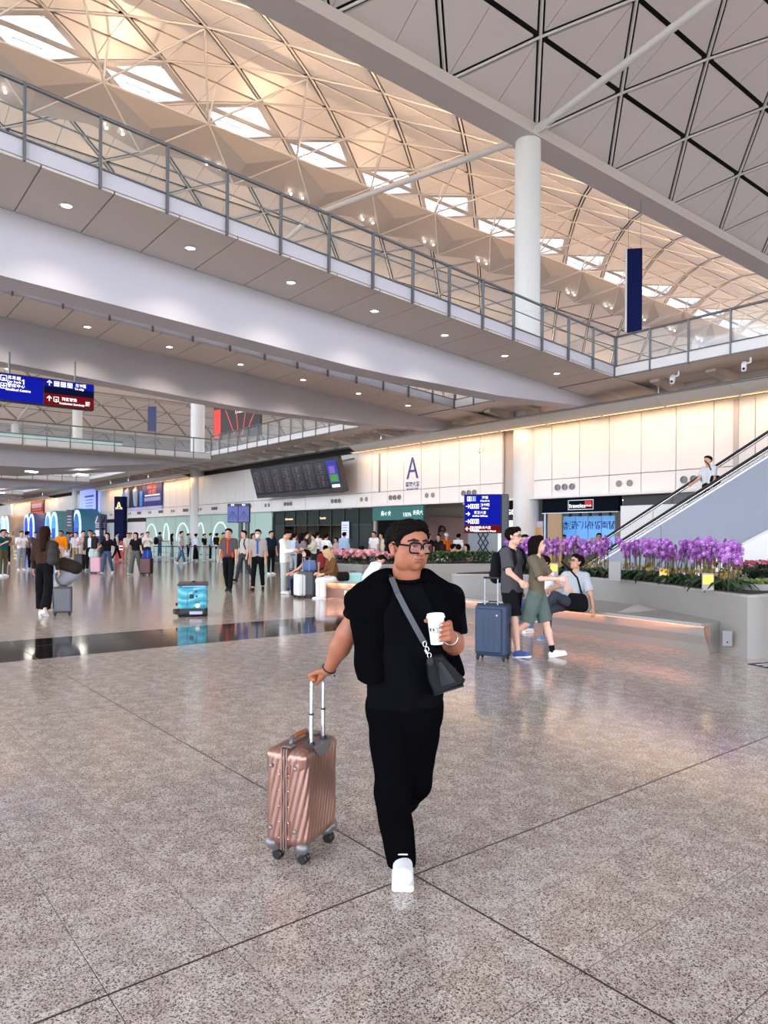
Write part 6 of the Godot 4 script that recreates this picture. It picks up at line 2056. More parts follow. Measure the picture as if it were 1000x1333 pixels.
	var wide: float = p.get("wide", 1.0)
	D.append([hip * s + Vector3(-0.055 * bw, 0.02, 0) * s, hip * s + Vector3(0.055 * bw, 0.02, 0) * s, 0.112 * s * bw, 0.112 * s * bw, 1.1, hip * s + Vector3(0, 0.09, 0), Vector3.UP])
	if kind == "skirt":
		var hy: float = p.get("hemline", 0.3)
		var kc: Vector3 = (J.ankle0 + J.ankle1) * 0.5
		D.append([hip * s, Vector3(kc.x, hy - 0.1, kc.z * 0.6), 0.13 * s, 0.19 * s, 1.15, Vector3(0, hy, 0), Vector3.DOWN])
	else:
		for i in 2:
			var h: Vector3 = J["hip%d" % i]
			var k: Vector3 = J["knee%d" % i]
			var a: Vector3 = J["ankle%d" % i]
			if kind == "shorts":
				D.append([h, k, 0.098 * s * bw * wide, 0.092 * s * bw * wide, 1.0, h.lerp(k, p.get("cut", 0.88)), k - h])
			else:
				D.append([h, k, 0.092 * s * bw, 0.07 * s * bw * wide, 1.0])
				D.append([k, k.lerp(a, 0.97), 0.068 * s * bw * wide, 0.056 * s * wide * wide, 1.0, k.lerp(a, p.get("cuff", 1.0)), a - k])
	var bt := sdf(D, cell, 0.03 * s)
	if fine:
		wrinkle(bt, 0.010, 9.0, 6, Vector3(1, 0.7, 1))
	obj("skirt" if kind == "skirt" else ("shorts" if kind == "shorts" else "trousers"), bt, cloth(p.get("bot", "20222a")), t)
	# shoes
	for i in 2:
		var a: Vector3 = J["ankle%d" % i]
		var fp: float = J["foot%d" % i]
		var fb := Basis(Vector3.UP, (-0.12 if i == 0 else 0.12)) * Basis(Vector3.RIGHT, -fp)
		var heel := a + fb * Vector3(0, -0.05, -0.035) * s
		var toe := a + fb * Vector3(0, -0.058, 0.145) * s
		var sole: Vector3 = a + fb * Vector3(0, -0.086, 0) * s
		var sh := sdf([[heel, toe, 0.04 * s, 0.034 * s, 1.0, sole, fb * Vector3.DOWN], [heel, heel + fb * Vector3(0, 0.04, 0.03) * s, 0.04 * s, 0.036 * s, 1.0], [heel + fb * Vector3(0, 0.02, 0.06) * s, toe, 0.036 * s, 0.03 * s, 1.0, sole, fb * Vector3.DOWN]], minf(cell, 0.014), 0.02 * s)
		obj("shoe", sh, hexm(p.get("shoe", "e8e6e2"), 0.6), t)
		if fine:
			obj("sole", bx(sole + fb * Vector3(0, 0.006, 0.055) * s, Vector3(0.075, 0.022, 0.25) * s, fb), hexm(p.get("sole", "f4f3f0"), 0.6), t)
			if p.has("sock"):
				obj("sock", mb().tube([a + Vector3(0, -0.03, 0) * s, a.lerp(J["knee%d" % i], 0.2)], 0.04 * s, 12), cloth(p.sock), t)
	# hair and head things
	var hs: String = p.get("hair", "short")
	var hm := mat(Color(p.get("haircol", "17110e")), 0.6, 0.0, {"metallic_specular": 0.12})
	var HP := func(x: float, y: float, z: float) -> Vector3: return hc + hb * (Vector3(x, y, z) * s)
	var hcell := 0.0065 if fine else minf(cell, 0.02)
	if hs != "bald":
		var Hh := []
		var cn := hb * Vector3(0, -0.62, 0.78)
		var cp: Vector3 = HP.call(0, 0.072, 0.062)
		if hs in ["long", "bob", "bun"]:
			cp = HP.call(0, 0.06, 0.07)
		Hh.append([HP.call(0, 0.036, -0.03), HP.call(0, 0.044, 0.018), 0.096 * s, 0.089 * s, 1.0, cp, cn])
		Hh.append([HP.call(-0.03, 0.085, 0.04), HP.call(0.035, 0.09, 0.045), 0.042 * s, 0.04 * s, 1.0])
		if hs == "long" or hs == "bob":
			var ln: float = p.get("hairlen", 0.3) if hs == "long" else 0.13
			Hh.append([HP.call(0, 0.0, -0.06), HP.call(0, -ln, -0.085), 0.078 * s, 0.06 * s, 1.0])
			for e in [-1, 1]:
				Hh.append([HP.call(e * 0.068, 0.03, -0.01), HP.call(e * 0.075, -ln * 0.8, -0.03), 0.034 * s, 0.03 * s, 1.0])
		if hs == "bun":
			Hh.append([HP.call(0, 0.05, -0.13), HP.call(0, 0.045, -0.13), 0.045 * s, 0.045 * s, 1.0])
		var hair := sdf(Hh, hcell, 0.02 * s)
		if fine:
			wrinkle(hair, 0.008, 26.0, 9, Vector3(1, 0.35, 1))
		obj("hair", hair, hm, t)
	if p.has("cap"):
		obj("cap", sdf([[HP.call(0, 0.06, -0.02), HP.call(0, 0.065, 0.01), 0.098 * s, 0.094 * s, 1.0, HP.call(0, 0.045, 0), hb * Vector3.DOWN], [HP.call(0, 0.06, 0.09), HP.call(0, 0.05, 0.14), 0.05 * s, 0.045 * s, 1.0, HP.call(0, 0.06, 0), hb * Vector3.UP]], hcell, 0.01), cloth(p.cap), t)
	if p.has("mask"):
		obj("mask", sdf([[HP.call(0, -0.045, 0.05), HP.call(0, -0.06, 0.05), 0.066 * s, 0.056 * s, 1.0, HP.call(0, -0.005, 0), hb * Vector3.UP]], hcell, 0.01), hexm("e9edf2", 0.8), t)
	if where.dot(FW) < 32.0:
		for e in [-1, 1]:
			obj("eye", mb().lathe([Vector2(0, -0.01 * s), Vector2(0.009 * s, -0.006 * s), Vector2(0.011 * s, 0), Vector2(0.009 * s, 0.006 * s), Vector2(0, 0.01 * s)], 8, Transform3D(hb, HP.call(e * 0.031, 0.006, 0.083 if not fine else 0.079))), hexm("1d1512", 0.3), t)
			obj("eyebrow", bx(HP.call(e * 0.032, 0.027, 0.087), Vector3(0.034, 0.007, 0.012) * s, hb * Basis(Vector3.UP, e * 0.35)), hm, t)
		if not p.has("mask"):
			obj("mouth", bx(HP.call(0, -0.056, 0.091 if fine else 0.086), Vector3(0.036, 0.01, 0.012) * s, hb), hexm("a9655a", 0.5), t)
	if p.has("glasses"):
		for e in [-1, 1]:
			obj("glasses", mb().add(frame_rect(0.046 * s, 0.034 * s, 0.004, 0.005), Transform3D(hb, HP.call(e * 0.031, 0.006, 0.1))).tube([HP.call(e * 0.055, 0.01, 0.1), HP.call(e * 0.086, 0.012, -0.01)], 0.0025, 5), M.black, t)
	# open jacket, tie and the like
	if p.has("jacket"):
		var K := []
		for q in C.slice(0, 3):
			var r2: Array = q.duplicate()
			r2[2] *= 1.1; r2[3] *= 1.12
			K.append(r2)
		for i in 2:
			var a: Vector3 = J["sh%d" % i]
			var b: Vector3 = J["el%d" % i]
			var w: Vector3 = J["wr%d" % i]
			K.append([T.call(Vector3(0, 1.4, -0.02)), a, 0.062 * s, 0.076 * s, 1.0])
			K.append([a, b, 0.075 * s, 0.062 * s, 1.0]); K.append([b, b.lerp(w, 0.95), 0.06 * s, 0.048 * s, 1.0])
		K.append([T.call(Vector3(0, 1.5, 0.13)), T.call(Vector3(0, hem - 0.2, 0.15)), 0.075 * s, 0.075 * s, 1.0, null, null, true])
		obj("jacket", sdf(K, cell, 0.03 * s), cloth(p.jacket), t)
	if p.has("tie"):
		obj("tie", mb().hexa([T.call(Vector3(-0.022, 1.03, 0.118)), T.call(Vector3(0.022, 1.03, 0.118)), T.call(Vector3(0.022, 1.03, 0.1)), T.call(Vector3(-0.022, 1.03, 0.1)), T.call(Vector3(-0.02, 1.41, 0.095)), T.call(Vector3(0.02, 1.41, 0.095)), T.call(Vector3(0.02, 1.41, 0.05)), T.call(Vector3(-0.02, 1.41, 0.05))]), cloth(p.tie), t)
		for e in [-1, 1]:
			obj("collar", bx(T.call(Vector3(e * 0.04, 1.425, 0.05)), Vector3(0.06, 0.03, 0.06) * s, Basis(Vector3.BACK, -e * 0.7)), cloth(p.get("collar", p.tie)), t)
			if p.has("side_patch"):
				obj("side_patch", bx(T.call(Vector3(e * 0.135, 1.0, 0.035)), Vector3(0.05, 0.14, 0.12) * s), cloth(p.side_patch), t)
	if p.has("belt"):
		obj("belt", mb().lathe([Vector2(0.172 * bw, 0), Vector2(0.176 * bw, 0.0), Vector2(0.176 * bw, 0.035), Vector2(0.172 * bw, 0.035)], 20, Transform3D(Basis().scaled(Vector3(s, 1, s * 0.72)), hip * s + Vector3(0, 0.035, 0))), hexm(p.belt), t)
	t.set_meta("joints", 0)
	t.remove_meta("joints")
	hands[t.name] = [t.transform * (J.wr0 + J.fd0 * 0.09 * s), t.transform * (J.wr1 + J.fd1 * 0.09 * s), t.transform * J.sh0, t.transform * J.sh1, t.transform * (T.call(Vector3(0, 1.2, -0.14)))]
	return t
var hands := {}

func backpack(label: String, who: Node3D, facing: float, col: String, size := 1.0) -> void:
	var c: Vector3 = hands[who.name][4]
	var t := thing("backpack", label, "backpack", c, face(facing))
	obj("pack", sdf([[Vector3(-0.07, 0.1, -0.06) * size, Vector3(-0.075, -0.17, -0.07) * size, 0.085 * size, 0.095 * size, 1.15], [Vector3(0.07, 0.1, -0.06) * size, Vector3(0.075, -0.17, -0.07) * size, 0.085 * size, 0.095 * size, 1.15]], 0.014, 0.03), cloth(col), t)
	obj("pocket", sdf([[Vector3(-0.05, -0.13, -0.15) * size, Vector3(0.05, -0.13, -0.15) * size, 0.055 * size, 0.055 * size, 1.4]], 0.014, 0.02), cloth(col), t)
	for e in [-1, 1]:
		obj("strap", mb().tube([Vector3(e * 0.1, 0.15, -0.02), Vector3(e * 0.115, 0.25, 0.08), Vector3(e * 0.12, 0.2, 0.235), Vector3(e * 0.13, 0.05, 0.27), Vector3(e * 0.15, -0.12, 0.2), Vector3(e * 0.14, -0.2, 0.0)], 0.02, 6), cloth(col), t)
func shoulder_bag(label: String, where: Vector3, turn: float, w: float, h: float, d: float, col: String, strap: Array, called := "bag", tilt := 0.0) -> void:
	var t := thing(called, label, "bag", where, turn)
	t.rotation.z = tilt
	var q := w / 2 - d / 2
	obj("bag_body", wrinkle(sdf([[Vector3(-q, h * 0.3, 0), Vector3(q, h * 0.3, 0), d * 0.36, d * 0.36, 1.0], [Vector3(-q, -h * 0.3, 0), Vector3(q, -h * 0.3, 0), d / 2, d / 2, 1.0], [Vector3(-q, 0, 0), Vector3(q, 0, 0), d / 2, d / 2, 1.0]], 0.016, 0.06), 0.008, 8.0, 3), cloth(col), t)
	if strap.size():
		var pts := []
		for p in strap:
			pts.append(t.to_local(p) if t.is_inside_tree() else p)
		obj("strap", mb().tube(pts, 0.014, 6), cloth(col), t)
func phone(label: String, where: Vector3, turn: float) -> void:
	var t := thing("phone", label, "phone", where, turn)
	obj("case", rb(Vector3.ZERO, Vector3(0.075, 0.15, 0.012), 0.004, Basis(Vector3.RIGHT, -0.6)), M.black, t)
	obj("screen", rb(Basis(Vector3.RIGHT, -0.6) * Vector3(0, 0, -0.007), Vector3(0.066, 0.138, 0.003), 0.001, Basis(Vector3.RIGHT, -0.6)), hexm("3a4150", 0.2), t)
func spot_of(px: float, foot: float) -> Vector3:
	return gp(px, foot)

const WALK_A := [[20.0, 6.0, 2.0], [-14.0, 16.0, 2.0]]
const WALK_B := [[-14.0, 16.0, 2.0], [20.0, 6.0, 2.0]]
const PHONE_ARM := [30.0, 10.0, 85.0, 30.0]

func people() -> void:
	var a: Node3D
	var w: Vector3
	# --- right foreground: the couple and the seated man
	a = person("young man in charcoal t-shirt and black shorts, glasses, pulling the dark blue suitcase", at(667, 9.45), 50, {"h": 1.70, "top": "4f4c50", "sleeve": 0.55, "hem": 0.84, "loose": 1.24, "bottom": "shorts", "bot": "141416", "wide": 1.12, "shoe": "3f5f9f", "skin": "e0ad93", "hair": "short", "glasses": true, "hyaw": 8, "legs": [[14.0, 6.0, 3.0], [-8.0, 14.0, 3.0]], "arms": [[22.0, 14.0, 42.0, -6.0], [-6.0, 10.0, 14.0, 4.0]], "cell": 0.011, "curl": 0.8})
	backpack("black backpack worn by the young man in the charcoal t-shirt", a, 50, "17171a", 0.95)
	a = person("young woman in olive brown t-shirt and grey green shorts walking beside him", at(699, 9.35), 62, {"h": 1.585, "b": 0.9, "female": true, "top": "6b6150", "sleeve": 0.6, "hem": 0.82, "loose": 1.2, "bottom": "shorts", "bot": "5f6a63", "wide": 1.25, "cut": 0.95, "shoe": "e4dfd2", "sock": "151515", "skin": "e6b59d", "hair": "bob", "hyaw": 14, "hpitch": -6, "legs": [[-16.0, 34.0, 2.0], [16.0, 2.0, 2.0]], "arms": [[24.0, 6.0, 66.0, 20.0], [30.0, 12.0, 26.0, -10.0]], "cell": 0.011})
	var sw := gp(735, 822)
	a = person("seated man in light grey polo and dark trousers with crossed legs on the lit bench", at(744, 11.15), -50, {"h": 1.70, "sit": 0.43, "top": "b9bcc0", "sleeve": 0.6, "hem": 0.9, "loose": 1.08, "lean": -14, "bottom": "trousers", "bot": "3d404a", "shoe": "6b7f9f", "skin": "cf9a7c", "hair": "short", "glasses": true, "hyaw": -22, "hpitch": -10, "legs": [[84.0, 80.0, 4.0], [74.0, 66.0, 2.0]], "joints": {"knee1": Vector3(0.0, 0.68, 0.42), "ankle1": Vector3(-0.2, 0.36, 0.62)}, "arms": [[38.0, 6.0, 28.0, 10.0], [-8.0, 24.0, 10.0, 0.0]], "cell": 0.012})
	w = hands[a.name][4]
	shoulder_bag("black shoulder bag on the lap of the seated man in the light grey polo", at(752, 10.95, 0.58), face(-40), 0.34, 0.26, 0.16, "141415", [at(758, 11.0, 0.7), at(752, 11.0, 0.95), at(738, 11.02, 1.13), at(731, 11.1, 1.2)])
	a = person("person in white shirt and jeans on the bench, mostly hidden behind the young woman", at(706, 12.0), -60, {"h": 1.6, "sit": 0.43, "top": "e9e9ea", "bot": "5f7391", "shoe": "e8e6e2", "skin": "d6a184", "lean": -6})
	a = person("clerk in black with dark hair behind the exchange counter", at(734, onx(734, 20.9), 0.0), -30, {"h": 1.66, "top": "17181c", "hyaw": 30})
	a = person("clerk in white shirt with glasses behind the exchange counter, right of the other", at(780, onx(780, 20.95), 0.0), -12, {"h": 1.72, "top": "e5e6ea", "glasses": true})
	a = person("dark haired person partly hidden behind the young man with glasses", at(684, 14.6), -20, {"h": 1.62, "top": "3a4a5c", "bot": "20222a"})
	a = person("man in white t-shirt riding the escalator with a dark shoulder bag", at(922, onx(922, 17.5), 2.02), -64, {"h": 1.62, "top": "d9d9dc", "bot": "17181b", "arms": [[26.0, 8.0, 30.0, 0.0], [10.0, 8.0, 20.0, 0.0]], "shoe": "222222"})
	shoulder_bag("dark shoulder bag carried by the man on the escalator", at(931, onx(931, 17.5), 3.03), face(20), 0.3, 0.26, 0.12, "1b1b1f", [at(928, 17.7, 3.15), at(922, 17.6, 3.42), at(917, 17.5, 3.5)])
	# --- left foreground: the woman seen from behind
	a = person("woman with long brown hair, dark brown top and black wide trousers seen from behind", at(58, 13.75), 186, {"h": 1.72, "b": 0.92, "female": false, "top": "3a2a20", "sleeve": 1.0, "hem": 1.0, "bottom": "trousers", "bot": "0f0f11", "wide": 1.32, "cuff": 0.9, "shoe": "ece9e2", "hair": "long", "haircol": "2a1a12", "hairlen": 0.3, "skin": "d9a58a", "legs": [[-10.0, 18.0, 3.0], [12.0, 3.0, 3.0]], "arms": [[-6.0, 14.0, 20.0, 6.0], [8.0, 12.0, 18.0, 4.0]], "cell": 0.013})
	shoulder_bag("large dark grey soft tote over the shoulder of the long haired woman", at(70, 13.75, 1.22), face(100), 0.36, 0.5, 0.2, "3a3836", [at(66, 13.6, 1.4), at(64, 13.7, 1.52), at(66, 13.85, 1.4)], "tote_bag")
	suitcase("dark grey ribbed suitcase beside the long haired woman", gp(82, 801), face(200), 0.34, 0.5, 0.24, hexm("55565a", 0.4, 0.2), 0.0)
	var bp := gp(90, 801)
	bp.y = 0.72
	shoulder_bag("striped grey and black holdall strapped on the dark grey suitcase", at(88, 14.0, 0.78), face(18), 0.46, 0.26, 0.22, "8a8a90", [], "holdall", 0.6)
	shoulder_bag("dark brown flat bag lying over the striped holdall", at(91, 13.95, 0.97), face(10), 0.46, 0.12, 0.2, "2c241e", [], "holdall", -0.35)
	# --- staff and travellers in the middle
	a = person("airport worker in dark grey uniform with red tie and red side patches", gp(298, 770), -6, {"h": 1.76, "top": "55504f", "bot": "121214", "sleeve": 0.55, "hem": 0.92, "tie": "d8432c", "side_patch": "cf3d28", "shoe": "141414", "sole": "141414", "skin": "d3a083", "legs": [[-12.0, 14.0, 3.0], [16.0, 4.0, 3.0]], "arms": [[-8.0, 14.0, 12.0, 2.0], [10.0, 10.0, 16.0, 2.0]], "belt": "1a1a1a"})
	a = person("airport worker in pale grey uniform with blue tie and white face mask", gp(336, 769), 2, {"h": 1.74, "top": "b3a9a4", "bot": "131315", "sleeve": 0.6, "hem": 0.93, "tie": "2f5fb0", "collar": "51607c", "mask": true, "shoe": "151515", "sole": "e8e8e8", "skin": "d3a083", "cuff": 0.9, "legs": [[14.0, 4.0, 3.0], [-10.0, 12.0, 3.0]]})
	a = person("man in pale t-shirt with dark backpack between the two uniformed workers", gp(318, 757), -40, {"h": 1.74, "top": "b8b4ac", "bot": "3b3d40", "legs": WALK_A, "shoe": "202020"})
	backpack("dark backpack of the man between the two uniformed workers", a, -40, "26272b")
	a = person("man in navy and yellow jersey standing behind the masked worker", gp(353, 748), 40, {"h": 1.76, "top": "1c2638", "bot": "191a1e", "sleeve": 0.6})
	a = person("man in oversized white t-shirt and pale jeans looking at his phone", gp(371, 773), 78, {"h": 1.76, "b": 1.05, "top": "eeedeb", "sleeve": 0.62, "hem": 0.82, "loose": 1.15, "bot": "b9bcb9", "wide": 1.15, "hpitch": 28, "skin": "d09c7e", "arms": [[20.0, 6.0, 76.0, 10.0], [20.0, 6.0, 80.0, 10.0]], "shoe": "e9e7e2"})
	w = hands[a.name][0]
	phone("dark phone held by the man in the oversized white t-shirt", w + RT * 0.05, face(78))
	a = person("person in light blue shirt with brown bag beyond the man with the phone", gp(383, 754), 140, {"h": 1.66, "top": "b5cfe6", "bot": "a8b0b8"})
	a = person("woman in mauve t-shirt and black trousers with dark hair by the suitcases", gp(392, 757), 150, {"h": 1.66, "b": 0.92, "top": "7d7076", "bot": "151517", "hair": "long", "hairlen": 0.2})
	a = person("man in black and white top reaching towards the person in cream", gp(399, 748), 90, {"h": 1.72, "top": "2c2c30", "bot": "1a1a1d", "arms": [[30.0, 8.0, 60.0, 10.0], [10.0, 8.0, 20.0, 0.0]]})
	a = person("person in cream jacket at the service counter", gp(409, 752), -70, {"h": 1.62, "top": "c9c6b4", "sleeve": 1.0, "bot": "2a2a2c", "arms": [[40.0, 8.0, 60.0, 10.0], [30.0, 8.0, 40.0, 0.0]]})
	a = person("man in white shirt behind the person in the cream jacket", gp(413, 744), 160, {"h": 1.74, "top": "e6e6e8", "bot": "25262a"})
	a = person("person in white printed t-shirt leaning at the service counter seen from behind", gp(421, 752), 150, {"h": 1.68, "top": "eeeeee", "hem": 0.86, "bot": "17171a", "lean": 16, "arms": [[50.0, 10.0, 50.0, 0.0], [50.0, 20.0, 40.0, 0.0]]})
	a = person("boy in pale pink t-shirt at the barrier", gp(438, 743), -60, {"h": 1.5, "b": 0.9, "top": "d9c3c8", "bot": "9fb0c0", "arms": [PHONE_ARM, [0.0, 8.0, 14.0, 4.0]]})
	a = person("man in light blue shirt and dark trousers at the barrier", gp(448, 744), 160, {"h": 1.74, "top": "a9c4de", "bot": "1d1e24", "sleeve": 1.0})
	a = person("woman in black sitting low beside the suitcases and looking up", at(402, 18.75), -70, {"h": 1.64, "b": 0.92, "sit": 0.36, "top": "17161a", "sleeve": 0.0, "bot": "17161a", "hair": "long", "hairlen": 0.35, "hpitch": -16, "lean": 8, "arms": [[50.0, 10.0, 20.0, 0.0], [40.0, 8.0, 40.0, 0.0]]})
	a = person("blonde person in brown jacket and white trousers sitting on the bench with a phone", at(437, 17.85), -62, {"h": 1.66, "b": 0.98, "sit": 0.43, "top": "6f4c2d", "sleeve": 1.0, "loose": 1.15, "bot": "ececec", "wide": 1.2, "hair": "bob", "haircol": "c9a878", "hpitch": 26, "lean": 16, "arms": [[30.0, 8.0, 62.0, 20.0], [28.0, 8.0, 62.0, 20.0]], "shoe": "efeeec", "cell": 0.017})
	shoulder_bag("small black handbag beside the blonde person on the bench", at(447, 17.6, 0.58), face(20), 0.32, 0.22, 0.12, "191818", [])
	a = person("person in white coat resting behind the mint suitcase at the middle planter", at(478, 17.5), 120, {"h": 1.6, "sit": 0.43, "top": "efefef", "sleeve": 1.0, "loose": 1.2, "bot": "d8d8d8", "lean": 38, "hpitch": 30})
	a = person("dark haired seated person just left of the pink flower bed", at(424.0, 22.3), 180, {"h": 1.62, "sit": 0.43, "top": "8f2f2f", "bot": "222222"})
	a = person("dark haired seated person behind the pink flower bed", at(471, 22.4), 170, {"h": 1.62, "sit": 0.43, "top": "2a2a2c", "bot": "222222"})
	# luggage in the middle
	suitcase("black low case under the sitting woman in black", at(402, 18.8), face(-70), 0.4, 0.28, 0.3, hexm("1a1a1c", 0.5), 0.0)
	suitcase("navy suitcase with wooden top boards beside the man with the phone", gp(379, 770), face(160), 0.38, 0.56, 0.25, hexm("1d2b55", 0.45), 0.42)
	suitcase("white and black suitcase in front of the woman in black", gp(391, 778), face(-62), 0.36, 0.55, 0.24, hexm("d9d8d4", 0.4), 0.0)
	suitcase("large charcoal suitcase right of the white and black one", gp(400, 778), face(-12), 0.44, 0.62, 0.28, hexm("3f444b", 0.45), 0.36)
	shoulder_bag("blue and white patterned bag lying on the charcoal suitcase", gp(403, 778) + Vector3(0, 0.83, 0), face(0), 0.36, 0.28, 0.14, "5f6f9a", [])
	suitcase("mint green suitcase with raised handle left of the man in black", gp(460, 779) , face(10), 0.46, 0.6, 0.27, hexm("a9d8d2", 0.4), 0.26)
	suitcase("large dark blue suitcase with front pocket pulled by the young man in charcoal", gp(643, 858), face(-24), 0.42, 0.66, 0.3, hexm("2b3a52", 0.5), 0.34, "plain")
	crowd()

